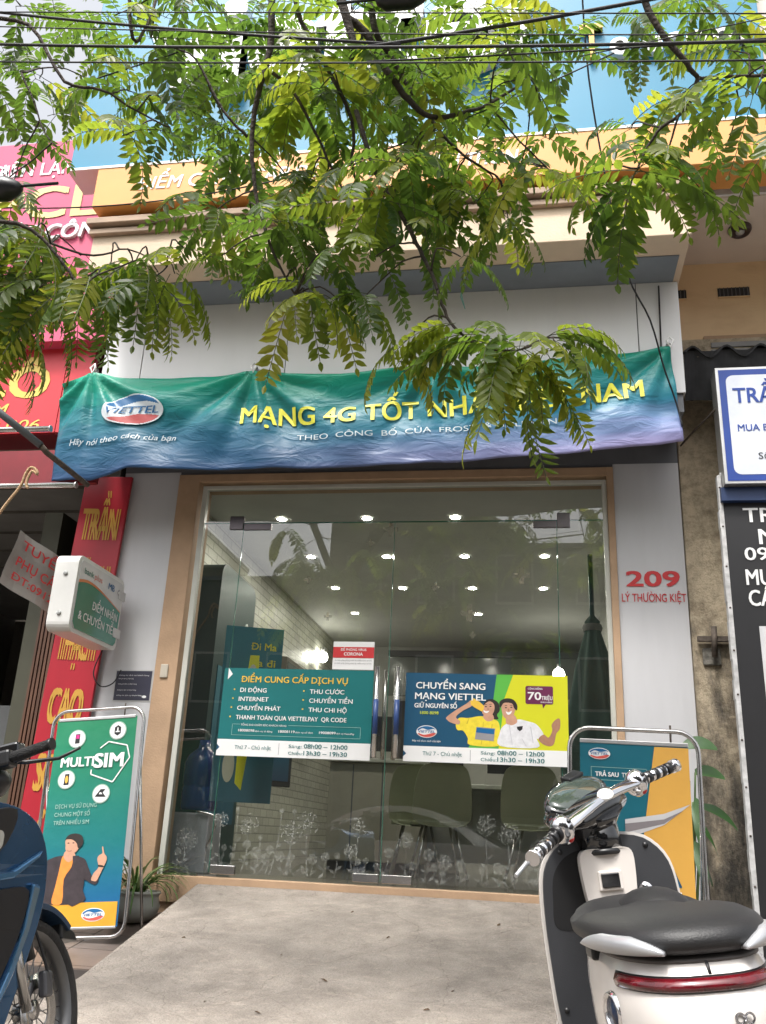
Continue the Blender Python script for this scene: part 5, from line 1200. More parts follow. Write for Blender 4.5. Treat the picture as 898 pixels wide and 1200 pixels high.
for x, lab in ((-0.5, 'left black flat monitor on the service desk'), (0.28, 'right black flat monitor on the service desk')):
    t = empty('monitor', (-0.45+x, 2.95, 0.572+0.82), 0.0, label=lab, cat='monitor', group='monitors on the service desk')
    box('screen', -0.27, 0.27, 0, 0.03, 0.13, 0.44, BLACKP, t, 0.005); box('neck', -0.02, 0.02, 0.03, 0.05, 0, 0.2, DARK, t); box('foot', -0.1, 0.1, -0.05, 0.1, 0, 0.012, DARK, t)
# folded parasol
pr = empty('folded_parasol', (0.52, 1.25, 0.572), label='dark green folded parasol standing inside by the right glass', cat='parasol')
b = MB(); b.smooth = True; prof = [(0.30, 0.62), (0.31, 0.9), (0.25, 1.3), (0.17, 1.7), (0.07, 2.02), (0.055, 2.08), (0.07, 2.1), (0.02, 2.16)]; ns = 48; k = 0
for (r_, z) in prof:
    for j in range(ns): a_ = 2*PI*j/ns; rr = r_*(1-0.28*(0.5+0.5*math.cos(a_*8))*min(1, r_*6)); b.v.append((rr*math.cos(a_), rr*math.sin(a_), z))
for i in range(len(prof)-1):
    for j in range(ns): j2 = (j+1) % ns; b.face((i*ns+j, i*ns+j2, (i+1)*ns+j2, (i+1)*ns+j))
b.build('canopy', mat('parasol_cloth', (0.035, 0.075, 0.06), 0.8, var=0.3, vs=3), pr); MB().cyl((0, 0, 0), (0, 0, 2.7), 0.022, 10).build('pole', DGR, pr); MB().lathe([(0.0001, 0), (0.22, 0), (0.22, 0.06), (0.03, 0.1), (0.0001, 0.1)]).build('base', DARK, pr); MB().lathe([(0.075, 2.02), (0.085, 2.05), (0.075, 2.08)]).build('tie_band', mat('tie_grey', (0.15, 0.15, 0.14), 0.8), pr)
wp = box('wall_cabinet', -2.9, -2.72, 3.4, 5.3, 1.9, 2.75, mat('cabinet_wood', (0.12, 0.11, 0.09), 0.4), label='grey glazed wall cabinet on the white brick inside wall', cat='cabinet')
for i in range(3): box('glass_door', -2.719, -2.712, 3.43+i*0.63, 3.43+i*0.63+0.58, 1.95, 2.70, mat('cab_glass', (0.12, 0.13, 0.12), 0.1), wp)
cf = empty('framed_print', (0.845, 2.6, 1.2), -PI/2, label='dark rounded board with pale print low on the right inside wall', cat='picture')
MB().prism(rrect(-0.45, 0.45, 0, 0.7, 0.06), -0.03, 0.0, 'Y').build('board', DGR, cf)

# ------------------------------------------------------------------ vehicles
def MBx(M):
    """mesh builder whose result is moved by M"""
    b = MB(); ob = b.build
    def bd(*a, **k):
        b.v = [tuple(M @ Vector(p)) for p in b.v]; return ob(*a, **k)
    b.build = bd
    return b
I4 = Matrix.Identity(4)
CREAM = mat('cream_paint', (0.70, 0.665, 0.63), 0.22, var=0.04, vs=2, coat=0.6)
CREAMD = mat('ivory_plastic_panel', (0.68, 0.64, 0.60), 0.35, var=0.04)
SHG = mat('shield_grey', (0.035, 0.037, 0.042), 0.55, var=0.15, vs=3, bump=0.06, bs=300)
SEATM = mat('seat_vinyl', (0.012, 0.012, 0.013), 0.5, var=0.2, vs=5, bump=0.12, bs=260)
GLOSSB = mat('gloss_black', (0.008, 0.008, 0.009), 0.08, coat=1.0)
SILV = mat('silver_plastic', (0.50, 0.51, 0.53), 0.32, 0.5, var=0.05)
REDL = mat('tail_lens', (0.10, 0.004, 0.008), 0.12, var=0.45, vs=22, coat=0.8, stretch=(1, 1, 3))
WHL = mat('wheel_silver', (0.4, 0.4, 0.42), 0.35, 0.8)
def wheel(parent, c, R, w, M=I4, spokes=0, disc=False, tyre=RUBBER, name='wheel'):
    """wheel lying in the local XZ plane, axle along Y"""
    T = M @ Matrix.Translation(c)
    b = MBx(T); tw = w/2; r = R-w*0.55
    prof = [(r, -tw*0.8), (r+0.01, -tw), (R-w*0.22, -tw), (R-0.006, -tw*0.5), (R, 0), (R-0.006, tw*0.5), (R-w*0.22, tw), (r+0.01, tw), (r, tw*0.8), (r, -tw*0.8)]
    t = b.lathe(prof, (0, 0, 0), 'Y', 48).build(name, tyre, parent)
    b = MBx(T)
    for i in range(44):
        a = 2*PI*i/44; a2 = a+0.07
        for s_ in (-1, 1):
            rr = R+0.0015
            b.quad((rr*math.cos(a), s_*tw*0.1, rr*math.sin(a)), (rr*math.cos(a2), s_*tw*0.1, rr*math.sin(a2)), ((rr-0.008)*math.cos(a2+0.03), s_*tw*0.7, (rr-0.008)*math.sin(a2+0.03)), ((rr-0.008)*math.cos(a+0.03), s_*tw*0.7, (rr-0.008)*math.sin(a+0.03)))
    b.build('tread', mat('tread_black', (0.01, 0.01, 0.01), 0.9), t)
    b = MBx(T); b.lathe([(r+0.002, -tw*0.8), (r-0.02, -tw*0.6), (r-0.02, tw*0.6), (r+0.002, tw*0.8)], (0, 0, 0), 'Y', 40); b.build('rim', mat('dull_rim', (0.16, 0.16, 0.16), 0.4, 0.8, var=0.2) if spokes else WHL, t)
    b = MBx(T); b.lathe([(0.0001, -tw*0.8), (0.03, -tw*0.8), (0.035, 0), (0.03, tw*0.8), (0.0001, tw*0.8)], (0, 0, 0), 'Y', 16); b.build('hub', STEEL, t)
    if spokes:
        for i in range(spokes):
            a = 2*PI*i/spokes; a2 = a+0.35*(1 if i % 2 else -1); s_ = tw*0.6*(1 if i % 4 < 2 else -1)
            b = MBx(T); b.cyl((0.03*math.cos(a2), s_, 0.03*math.sin(a2)), ((r-0.02)*math.cos(a), 0, (r-0.02)*math.sin(a)), 0.0018, 5); b.build('spoke', mat('spoke_steel', (0.22, 0.22, 0.22), 0.4, 0.8), t)
    else:
        for i in range(5):
            a = 2*PI*i/5; b = MBx(T @ Matrix.Rotation(a, 4, 'Y')); b.box(0.02, r-0.01, -tw*0.3, tw*0.3, -0.018, 0.018); b.build('spoke', WHL, t, 0.004)
    if disc:
        b = MBx(T); b.lathe([(0.06, -tw*1.1), (0.11, -tw*1.1), (0.11, -tw*1.0), (0.06, -tw*1.0), (0.06, -tw*1.1)], (0, 0, 0), 'Y', 28); b.build('brake_disc', STEEL, t)
    return t

# cream scooter, seen from behind
scn = empty('scooter', (0.368, -3.70, 0.012), 0, label='cream and black retro scooter with red tail strip parked by the ramp', cat='scooter')
scn.rotation_euler = (-0.130, 0, 1.655)
def outline(xc, a, w, n=40, e=2.8, z=0, off=0.0):
    r = []
    for i in range(n):
        t = 2*PI*i/n; c, s_ = math.cos(t), math.sin(t)
        r.append((xc+(a+off)*abs(c)**(2/e)*(1 if c > 0 else -1), (w+off)*abs(s_)**(2/e)*(1 if s_ > 0 else -1), z))
    return r
ZR = 0.022
LV = [(z_+ZR, a_, b_, c_*0.89) for z_, a_, b_, c_ in [(0.24, -0.24, 0.26, 0.11), (0.30, -0.27, 0.33, 0.15), (0.40, -0.30, 0.375, 0.185), (0.50, -0.31, 0.388, 0.197), (0.58, -0.31, 0.388, 0.200), (0.63, -0.305, 0.38, 0.195), (0.665, -0.295, 0.362, 0.183), (0.685, -0.29, 0.34, 0.165)]]
def body_at(z):
    for p, q in zip(LV[:-1], LV[1:]):
        if z <= q[0]:
            t = (z-p[0])/(q[0]-p[0]); return tuple(p[i]+(q[i]-p[i])*t for i in range(1, 4))
    return LV[-1][1:]
b = MB(); b.smooth = True; zs = [0.24+ZR+0.445*i/18 for i in range(19)]
b.loft([outline(*body_at(z), 48, 2.7, z) for z in zs]); body = b.build('rear_body', CREAM, scn)
def band(z0, z1, a0, a1, off, th, name, m, par, taper=0.0, top=None, n=30, prof=None):
    """a strip that hugs the body between angles a0..a1 (degrees, 180 = tail)"""
    b = MB(); b.smooth = True; rows = []
    def P(z, t, o):
        xc, a, w = body_at(z) if prof is None else prof(z)
        e = 2.7; c, s_ = math.cos(t), math.sin(t)
        return (xc+(a+o)*abs(c)**(2/e)*(1 if c > 0 else -1), (w+o)*abs(s_)**(2/e)*(1 if s_ > 0 else -1), z)
    for i in range(n+1):
        u = i/n; t = R_(a0+(a1-a0)*u); k = 1.0
        if taper: k = min(1.0, (math.sin(PI*(u*0.94+0.03))**0.7)*1.1) if taper == 1 else (1.0-u**2.2*0.92 if taper == 2 else 1.0-(1-u)**2.2*0.92)
        zb, zt = z0, z0+(z1-z0)*k
        ring = [P(zb, t, off-th), P(zb, t, off), P((zb+zt)/2, t, off+0.004), P(zt, t, off), P(zt, t, off-th)]
        rows.append(ring); b.v += ring
    k = 5
    for i in range(n):
        for j in range(k): j2 = (j+1) % k; b.face((i*k+j, (i+1)*k+j, (i+1)*k+j2, i*k+j2))
    b.face([j for j in range(k)]); b.face([n*k+j for j in range(k)][::-1])
    return b.build(name, m, par)
band(0.640, 0.663, 118, 242, 0.005, 0.012, 'tail_light', REDL, scn)
band(0.637, 0.666, 117, 243, 0.001, 0.01, 'tail_light_gasket', BLACK, scn)
band(0.667, 0.70, 179.75, 180.25, 0.0008, 0.006, 'panel_seam', DARK, scn, n=2)
band(0.686, 0.700, 100, 260, 0.0006, 0.02, 'seat_gap', mat('warm_grey_gap', (0.10, 0.09, 0.085), 0.5), scn)
# seat
SL = [(0.680, -0.27, 0.395, 0.195), (0.692, -0.265, 0.415, 0.215), (0.712, -0.262, 0.418, 0.218), (0.728, -0.256, 0.405, 0.207), (0.739, -0.25, 0.375, 0.185), (0.745, -0.24, 0.33, 0.15), (0.748, -0.235, 0.22, 0.09)]
SL = [(z_+ZR, a_, b_, c_*0.91) for z_, a_, b_, c_ in SL]
b = MB(); b.smooth = True; rr = []
for z, xc, a, w in SL:
    ring = outline(xc, a, w, 48, 2.5, z)
    ring = [(x, y, zz+0.03*max(0, (x+0.05))*1.0 - 0.02*math.exp(-((x+0.12)/0.10)**2)*(1 if z > 0.74 else 0)) for x, y, zz in ring]; rr.append(ring)
b.loft(rr); seat = b.build('seat', SEATM, scn)
b = MB(); b.ellipsoid((-0.05, -0.035, 0.735), 0.14, 0.095, 0.058, 24, 12); b.build('seat_nose', SEATM, scn)
sprof = lambda z: (-0.265, 0.417, 0.197)
band(0.704, 0.738, 98, 163, 0.006, 0.02, 'side_rail', SILV, scn, taper=1, prof=sprof); band(0.704, 0.738, 197, 262, 0.006, 0.02, 'side_rail', SILV, scn, taper=1, prof=sprof)
MB().box(-0.36, -0.26, 0.145, 0.182, 0.667, 0.694).build('footrest_bracket', BLACK, scn, 0.006)
# round side badge on the left rear
M_ = Matrix.Translation((-0.49, 0.168, 0.583)) @ Matrix.Rotation(R_(104), 4, 'Z') @ Matrix.Rotation(R_(90), 4, 'Y') @ Matrix.Scale(0.72, 4)
b = MBx(M_); b.lathe([(0.042, 0.0), (0.046, 0.012), (0.054, 0.014), (0.058, 0.0)], (0, 0, 0), 'Z', 28); b.build('badge_ring', CHROME, scn)
b = MBx(M_); b.lathe([(0.0001, 0.010), (0.044, 0.006), (0.045, 0)][::-1], (0, 0, 0), 'Z', 28); b.build('badge_disc', mat('badge_navy', (0.02, 0.03, 0.06), 0.2), scn)
for y in (-0.034, -0.052):
    b = MBx(Matrix.Translation((-0.698, y, 0.592)) @ Matrix.Rotation(R_(90), 4, 'Y') @ Matrix.Scale(0.62, 4)); b.lathe([(0.010, -0.002), (0.012, 0.003), (0.015, 0.003), (0.017, -0.002)], (0, 0, 0), 'Z', 20); b.build('chrome_letter', CHROME, scn)
# leg shield (outer shell cream, inner grey)
hs_ = [(0.0, 0.925), (0.10, 0.918), (0.155, 0.89), (0.195, 0.83), (0.208, 0.72), (0.208, 0.58), (0.20, 0.42), (0.175, 0.30), (0.13, 0.22), (0.0, 0.20)]
full = hs_ + [(-y, z) for y, z in hs_[-2:0:-1]]
full = smooth(full, 4)
def cpanel(outl, xf, th, nz_=30, ny_=14):
    zs_ = [p[1] for p in outl]; z0, z1 = min(zs_), max(zs_); b = MB(); b.smooth = True; rows = []
    for i in range(nz_+1):
        z = z0+0.0005+(z1-z0-0.001)*(0.5-0.5*math.cos(PI*i/nz_)); ys = []
        for j in range(len(outl)):
            p, q = outl[j], outl[(j+1) % len(outl)]
            if (p[1]-z)*(q[1]-z) <= 0 and p[1] != q[1]: ys.append(p[0]+(q[0]-p[0])*(z-p[1])/(q[1]-p[1]))
        rows.append((z, min(ys), max(ys)))
    fx_ = lambda y, z, o: xf+o-0.9*y*y-0.06*(z-0.55)
    for o in (0.0, th):
        for z, ya, yb_ in rows:
            for j in range(ny_+1): y = ya+(yb_-ya)*(0.5-0.5*math.cos(PI*j/ny_)); b.v.append((fx_(y, z, o), y, z))
    n1 = (nz_+1)*(ny_+1)
    for i in range(nz_):
        for j in range(ny_):
            q = i*(ny_+1)+j; b.face((q, q+ny_+1, q+ny_+2, q+1)); b.face((n1+q, n1+q+1, n1+q+ny_+2, n1+q+ny_+1))
    for i in range(nz_):
        for j in (0, ny_):
            q = i*(ny_+1)+j; f_ = (q, n1+q, n1+q+ny_+1, q+ny_+1); b.face(f_ if j == 0 else f_[::-1])
    for i in (0, nz_):
        for j in range(ny_):
            q = i*(ny_+1)+j; f_ = (q, q+1, n1+q+1, n1+q); b.face(f_ if i == 0 else f_[::-1])
    return b
def shieldz(b): b.v = [(x - 0.9*y*y + 0.10*(z-0.55)*-0.6, y, z) for x, y, z in b.v]; return b
cpanel([(y*1.05, 0.56+(z-0.56)*1.024) for y, z in full], 0.478, 0.035).build('leg_shield', CREAM, scn, 0.004)
cpanel(full, 0.455, 0.022).build('inner_shield', SHG, scn, 0.006)
cpanel(smooth([(0.055, 0.88), (0.12, 0.87), (0.165, 0.82), (0.178, 0.74), (0.178, 0.672), (0.12, 0.655), (0.045, 0.668), (0.05, 0.78)], 4), 0.4535, 0.003).build('glove_box_shade', mat('recess_shade_black', (0.006, 0.006, 0.007), 0.8), scn)  # thin black sheet imitates the shade inside the glove box hollow

for y, z in ((0.135, 0.885), (-0.135, 0.885), (0.18, 0.44), (-0.18, 0.44)):
    b = MB().lathe([(0.0001, -0.004), (0.008, -0.003), (0.009, 0.004)], (0.455-0.9*y*y-0.06*(z-0.55), y, z), 'X', 12); b.build('bolt', BLACK, scn)
b = MB().prism(smooth([(0.0, 0.885), (0.05, 0.887), (0.078, 0.875), (0.083, 0.83), (0.072, 0.72), (0.045, 0.62), (0.0, 0.59), (-0.045, 0.62), (-0.072, 0.72), (-0.083, 0.83), (-0.078, 0.875), (-0.05, 0.887)], 3), 0.37, 0.46, 'X')
b.v = [(x-0.05*(z-0.6)-0.8*y*y*(1 if x < 0.4 else 0)*-1, y, z) for x, y, z in b.v]; b.build('neck_cover', CREAMD, scn, 0.012)
fx = 0.360
MB().box(fx-0.004, fx+0.02, -0.036, 0.036, 0.765, 0.822).build('switch_surround', CREAMD, scn, 0.004)
sw = MB().box(fx-0.009, fx+0.01, -0.028, 0.028, 0.773, 0.815).build('socket_cover', GLOSSB, scn, 0.003)
b = MBx(Matrix.Translation((fx-0.004, -0.01, 0.715))); b.ellipsoid((0, 0, 0), 0.012, 0.021, 0.038); b.build('key_lock', CHROME, scn)
b = MBx(Matrix.Translation((fx-0.012, -0.01, 0.695))); b.ellipsoid((0, 0, 0), 0.008, 0.012, 0.026); b.build('key_slot', BLACK, scn)
b = MB().lathe([(0.0001, -0.012), (0.018, -0.011), (0.024, -0.006), (0.026, 0.006)], (0.448-0.9*0.0135, -0.118, 0.755), 'X', 20); b.build('round_cap', CHROME, scn)
b = MB().lathe([(0.026, -0.003), (0.034, -0.002), (0.036, 0.006)], (0.448-0.9*0.0135, -0.118, 0.755), 'X', 20); b.build('cap_ring', SHG, scn)
for a_, z_ in ((150, 0.50), (210, 0.50), (165, 0.40), (195, 0.40)):
    xc, aa, ww = body_at(z_); t = R_(a_); c_x, s_x = math.cos(t), math.sin(t)
    P_s = Vector((xc+(aa)*abs(c_x)**(2/2.7)*(1 if c_x > 0 else -1), ww*abs(s_x)**(2/2.7)*(1 if s_x > 0 else -1), z_))
    b = MBx(Matrix.Translation(P_s) @ Matrix.Rotation(t, 4, 'Z')); b.lathe([(0.0001, 0.003), (0.006, 0.002), (0.007, -0.002)], (0, 0, 0), 'X', 10); b.build('panel_screw', BLACK, scn)
band(0.545, 0.549, 100, 260, 0.0012, 0.004, 'panel_seam', mat('seam_grey', (0.12, 0.11, 0.10), 0.6), scn, n=60)  # dark grey line marks the panel joint
# floorboard, belly, wheels, mudguards, stand
MB().prism(rrect(-0.05, 0.47, -0.16, 0.16, 0.05), 0.22, 0.27, 'Z').build('floorboard', SHG, scn, 0.01)
MB().prism([(-0.1, 0.62), (0.05, 0.5), (0.05, 0.26), (-0.1, 0.26)], -0.12, 0.12, 'Y').build('front_body', CREAM, scn, 0.02)
MB().box(-0.35, 0.4, -0.12, 0.12, 0.14, 0.225).build('battery_case', BLACK, scn, 0.02)
wheel(scn, Vector((-0.42, 0, 0.215)), 0.215, 0.10)
AX = Vector((-math.sin(R_(24)), 0, math.cos(R_(24))))
HP = Vector((0.435, 0.02, 0.985))
ST = Matrix.Translation(HP) @ Matrix.Rotation(R_(46), 4, AX) @ Matrix.Rotation(-R_(24), 4, 'Y') @ Matrix.Translation((0, 0, 0))
SF = Matrix.Translation(HP) @ Matrix.Rotation(R_(46), 4, AX) @ Matrix.Translation(-HP)
wheel(scn, Vector((0.72, 0, 0.215)), 0.215, 0.09, SF)
b = MBx(SF)
for s_ in (-1, 1): b.cyl((0.70, s_*0.07, 0.215), (0.56, s_*0.05, 0.62), 0.018, 10)
b.build('fork', BLACK, scn)
b = MBx(SF); n = 14
out = [(0.72+0.25*math.cos(a), 0.215+0.25*math.sin(a)) for a in [R_(15+150*i/n) for i in range(n+1)]]; inn = [(0.72+0.235*math.cos(a), 0.215+0.235*math.sin(a)) for a in [R_(15+150*i/n) for i in range(n+1)]][::-1]
b.prism(out+inn, -0.065, 0.065, 'Y'); b.build('front_mudguard', CREAM, scn, 0.006)
MB().prism([(-0.60, 0.38), (-0.70, 0.30), (-0.74, 0.16), (-0.72, 0.155), (-0.68, 0.28), (-0.58, 0.34)], -0.07, 0.07, 'Y').build('rear_mudguard', BLACK, scn, 0.006)
MB().box(-0.725, -0.715, -0.09, 0.09, 0.20, 0.34).build('number_plate', mat('plate_paint', (0.5, 0.5, 0.5), 0.5), scn, 0.003)
MB().tube([(0.0, 0.10, 0.20), (-0.02, 0.24, 0.012), (0.03, 0.25, 0.008)], 0.010, 8).build('side_stand', IRON, scn)
MB().cyl((0.415, 0, 0.86), (0.435, 0, 0.975), 0.066, 28, 0.058).build('steering_collar', GLOSSB, scn)
MB().lathe([(0.068, 0.868), (0.072, 0.875), (0.070, 0.885), (0.062, 0.886)], (0.417, 0, 0), 'Z', 28).build('collar_ring', BLACK, scn)
# handlebar group in the turned steering frame (x ahead of the bars, y to the left grip)
b = MBx(ST)
ring = []
for x, hw, hz, zc in ((-0.075, 0.05, 0.022, 0.03), (-0.065, 0.12, 0.035, 0.03), (-0.02, 0.16, 0.045, 0.03), (0.04, 0.165, 0.042, 0.02), (0.09, 0.13, 0.038, 0.01), (0.12, 0.08, 0.03, 0.0), (0.13, 0.04, 0.015, -0.005)):
    ring.append([(x, hw*math.cos(2*PI*i/24), zc+hz*math.sin(2*PI*i/24)) for i in range(24)])
b.smooth = True; b.loft(ring); hb = b.build('handlebar_cover', GLOSSB, scn)
b = MBx(ST); b.tube([(-0.01, 0, -0.12), (0.0, 0, -0.06), (0.01, 0, -0.01), (0.01, 0, 0.03)], [0.062, 0.068, 0.098, 0.112], 28); b.build('handlebar_neck', GLOSSB, scn)
b = MBx(ST); b.smooth = True
pl_ = smooth([(-0.045, 0.235, 0.045), (-0.055, 0.15, 0.062), (-0.060, 0.06, 0.072), (-0.060, -0.06, 0.072), (-0.055, -0.15, 0.062), (-0.045, -0.235, 0.045)], 6, False)
rings_ = []
for i, p in enumerate(pl_):
    u = i/(len(pl_)-1); k = 0.6+0.4*abs(math.cos(PI*u)); rings_.append([(p[0]+0.026*k*math.cos(2*PI*j/14), p[1], p[2]+0.016*math.sin(2*PI*j/14)) for j in range(14)])
b.loft(rings_); b.build('chrome_bridge', CHROME, scn)
def tilt_ellipse(b, c, rx, ry, nrm, th=0.004, n=32, dome=0.0):
    z = Vector(nrm).normalized(); x = (Vector((1, 0, 0)) - z*z.x).normalized(); y = z.cross(x); c = Vector(c); k = len(b.v)
    rings__ = [(1.0, -th), (1.0, 0.0), (0.85, dome*0.35), (0.55, dome*0.75), (0.001, dome)]
    for r_, h in rings__:
        for i in range(n): a = 2*PI*i/n; b.v.append(tuple(c+x*rx*r_*math.cos(a)+y*ry*r_*math.sin(a)+z*h))
    b.smooth = True
    for i in range(len(rings__)-1):
        for j in range(n): j2 = (j+1) % n; b.face((k+i*n+j, k+i*n+j2, k+(i+1)*n+j2, k+(i+1)*n+j))
    return b
b = MBx(ST); tilt_ellipse(b, (0.045, 0, 0.070), 0.062, 0.132, (-0.35, 0, 1), 0.02, 36, 0.014); b.build('speedometer_lens', mat('dash_lens', (0.045, 0.06, 0.05), 0.04, coat=1.0, var=0.3, vs=6), scn)
b = MBx(ST); tilt_ellipse(b, (0.045, 0, 0.064), 0.072, 0.145, (-0.35, 0, 1), 0.02, 36, 0.0); b.build('lens_bezel', GLOSSB, scn)
b = MBx(ST); tilt_ellipse(b, (-0.066, 0, 0.088), 0.022, 0.034, (-0.45, 0, 1), 0.006, 24, 0.003); b.build('white_badge', mat('badge_white', (0.75, 0.75, 0.72), 0.3), scn)
b = MBx(ST); b.box(0.08, 0.12, -0.10, -0.02, 0.085, 0.10); b.build('phone_clamp', BLACK, scn, 0.004)
b = MBx(ST); b.box(0.085, 0.115, -0.07, -0.04, 0.06, 0.10); b.build('clamp_foot', BLACK, scn)
RBTN = mat('red_button', (0.55, 0.01, 0.012), 0.3)
for s_ in (1, -1):
    b = MBx(ST); b.ellipsoid((-0.045, s_*0.215, 0.045), 0.040, 0.032, 0.046, 20, 12); pod = b.build('switch_pod', CHROME, scn)
    for (dy, dz, rad, m_) in ((0, -0.018, 0.013, RBTN), (0, 0.014, 0.012, BLACK), (0.0, 0.034, 0.007, BLACK)):
        b = MBx(ST); b.ellipsoid((-0.079+abs(dz)*0.25, s_*0.215+dy, 0.045+dz), 0.008, rad*1.1, rad, 12, 8); b.build('button', m_, pod)
    b = MBx(ST); b.cyl((-0.045, s_*0.242, 0.045), (-0.048, s_*0.258, 0.045), 0.024, 18); b.build('collar', BLACK, scn)
    p0, p1 = Vector((-0.048, s_*0.255, 0.045)), Vector((-0.080, s_*0.40, 0.048))
    b = MBx(ST); b.cyl(p0, p1, 0.0185, 20); gp = b.build('grip', CHROME, scn)
    d_ = (p1-p0)
    for k in range(4):
        a_ = p0+d_*(0.10+0.22*k); c_2 = p0+d_*(0.10+0.22*k+0.13)
        b = MBx(ST); b.cyl(a_, c_2, 0.0195, 20); b.build('rubber_band', BLACK, gp)
    b = MBx(ST); b.cyl(p1-d_*0.02, p1+d_.normalized()*0.02, 0.0225, 20); b.build('bar_end', CHROME, gp)
    b = MBx(ST); b.tube([(-0.03, s_*0.22, 0.030), (-0.02, s_*0.27, 0.018), (-0.03, s_*0.36, 0.012), (-0.06, s_*0.47, 0.012)], [0.009, 0.008, 0.007, 0.006], 8); b.build('brake_lever', SILV, scn)
b = MBx(ST); b.ellipsoid((0.11, 0, -0.01), 0.05, 0.07, 0.045, 20, 12); b.build('headlight', GLOSSB, scn)
b = MBx(ST); b.tube([(-0.02, 0.05, -0.02), (-0.06, 0.03, -0.06), (-0.03, 0.0, -0.12)], 0.006, 6); b.build('cable_loop', CABLE, scn)

# blue motorbike at the left edge
mbk = empty('motorbike', (-2.0, -3.70, 0), R_(57), label='metallic blue motorbike with spoked front wheel turned aside, cut by left edge', cat='motorbike')
BLU = mat('metallic_blue', (0.02, 0.085, 0.19), 0.18, 0.55, var=0.1, vs=2, coat=0.8)
BLUL = mat('metallic_blue_edge', (0.07, 0.20, 0.38), 0.15, 0.6, var=0.05, coat=0.8)
prof_ = smooth([(0.34, 0.20), (0.395, 0.33), (0.435, 0.48), (0.46, 0.60), (0.462, 0.70), (0.44, 0.80), (0.38, 0.885), (0.27, 0.935), (0.15, 0.93), (0.10, 0.80), (0.02, 0.66), (-0.04, 0.5), (0.04, 0.28), (0.18, 0.19)], 4)
FS = 0.04
def taper_(b): b.v = [(x+FS, y*1.5, z) for x, y, z in b.v]; return taper0(b)
def taper0(b): b.v = [(x, y*(1-1.3*max(0, x-0.12)), z) for x, y, z in b.v]; return b
taper_(MB().prism(prof_, -0.17, 0.17, 'Y')).build('front_fairing', BLU, mbk, 0.022, bseg=3)
taper_(MB().prism(smooth([(0.385, 0.675), (0.375, 0.56), (0.34, 0.46), (0.28, 0.37), (0.14, 0.37), (0.06, 0.48), (0.08, 0.60), (0.20, 0.665), (0.30, 0.685)], 3), -0.183, 0.183, 'Y')).build('side_intake', mat('intake_black', (0.008, 0.008, 0.01), 0.5), mbk)
taper_(MB().prism([(0.395, 0.70), (0.43, 0.69), (0.412, 0.56), (0.37, 0.42), (0.325, 0.32), (0.295, 0.31), (0.35, 0.44), (0.385, 0.56)], -0.190, 0.190, 'Y')).build('edge_strake', BLUL, mbk, 0.008)
taper_(MB().prism(smooth([(0.28, 0.925), (0.26, 0.82), (0.16, 0.74), (0.09, 0.78), (0.14, 0.90)], 3), -0.181, 0.181, 'Y')).build('upper_cowl', BLACK, mbk, 0.004)
taper_(MB().prism([(0.13, 0.715), (0.30, 0.735), (0.42, 0.80), (0.41, 0.78), (0.31, 0.715), (0.14, 0.695)], -0.186, 0.186, 'Y')).build('crease_highlight', BLUL, mbk, 0.006)  # lighter blue bar painted as the highlight along the crease
for k, m_ in enumerate((mat('stripe_gold', (0.30, 0.27, 0.18), 0.3, 0.4), mat('stripe_black', (0.02, 0.02, 0.02), 0.3), mat('stripe_silver', (0.45, 0.46, 0.45), 0.25, 0.4))):
    taper_(MB().prism([(0.12, 0.325-k*0.022), (0.335-k*0.008, 0.345-k*0.022), (0.33-k*0.008, 0.328-k*0.022), (0.12, 0.308-k*0.022)], -0.193, 0.193, 'Y')).build('stripe_decal', m_, mbk)
taper_(MB().prism(rrect(0.15, 0.235, 0.80, 0.86, 0.02), -0.193, -0.182, 'Y')).build('emblem', mat('emblem_pale', (0.5, 0.5, 0.46), 0.3, 0.3), mbk)
AXm = Vector((-math.sin(R_(26)), 0, math.cos(R_(26)))); HPm = Vector((0.28, 0, 1.0))
SM = Matrix.Translation(HPm) @ Matrix.Rotation(R_(35), 4, AXm) @ Matrix.Translation(-HPm)
wheel(mbk, Vector((0.53, 0, 0.29)), 0.29, 0.085, SM, spokes=28, disc=True, name='front_wheel')
for s_ in (-1, 1):
    b = MBx(SM); b.cyl((0.44, s_*0.055, 0.29), (0.34, s_*0.065, 0.55), 0.018, 12); b.build('fork_leg', STEEL, mbk)
    b = MBx(SM); b.cyl((0.46, s_*0.055, 0.44), (0.40, s_*0.055, 0.58), 0.022, 12); b.build('fork_sleeve', BLACK, mbk)
b = MBx(SM); out = [(0.53+0.325*math.cos(a), 0.29+0.325*math.sin(a)) for a in [R_(50+62*i/n) for i in range(n+1)]]; inn = [(0.53+0.305*math.cos(a), 0.29+0.305*math.sin(a)) for a in [R_(50+62*i/n) for i in range(n+1)]][::-1]
b.prism(out+inn, -0.062, 0.062, 'Y'); b.build('front_mudguard', mat('dark_blue_plastic', (0.02, 0.045, 0.09), 0.3, coat=0.5), mbk, 0.008)
b = MBx(SM); b.prism([(0.69, 0.56), (0.79, 0.52), (0.81, 0.49), (0.69, 0.50)], -0.05, 0.05, 'Y'); b.build('mudguard_tip', BLACK, mbk, 0.008)
b = MBx(SM); b.box(0.51, 0.56, -0.085, -0.055, 0.32, 0.40); b.build('brake_caliper', mat('caliper_grey', (0.12, 0.12, 0.13), 0.4, 0.6), mbk, 0.008)
b = MBx(SM); b.tube(smooth([(0.55, -0.08, 0.34), (0.51, -0.08, 0.44), (0.45, -0.07, 0.56), (0.38, -0.04, 0.66)], 4, False), 0.005, 6); b.build('brake_hose', CABLE, mbk)
SM2 = SM @ Matrix.Translation((-0.10, 0.04, 0.0))
b = MBx(SM2); b.tube(smooth([(0.27, 0.36, 1.045), (0.30, 0.2, 1.03), (0.31, 0, 1.0), (0.30, -0.2, 1.03), (0.27, -0.36, 1.045)], 4, False), 0.011, 10); b.build('handlebar', BLACK, mbk)
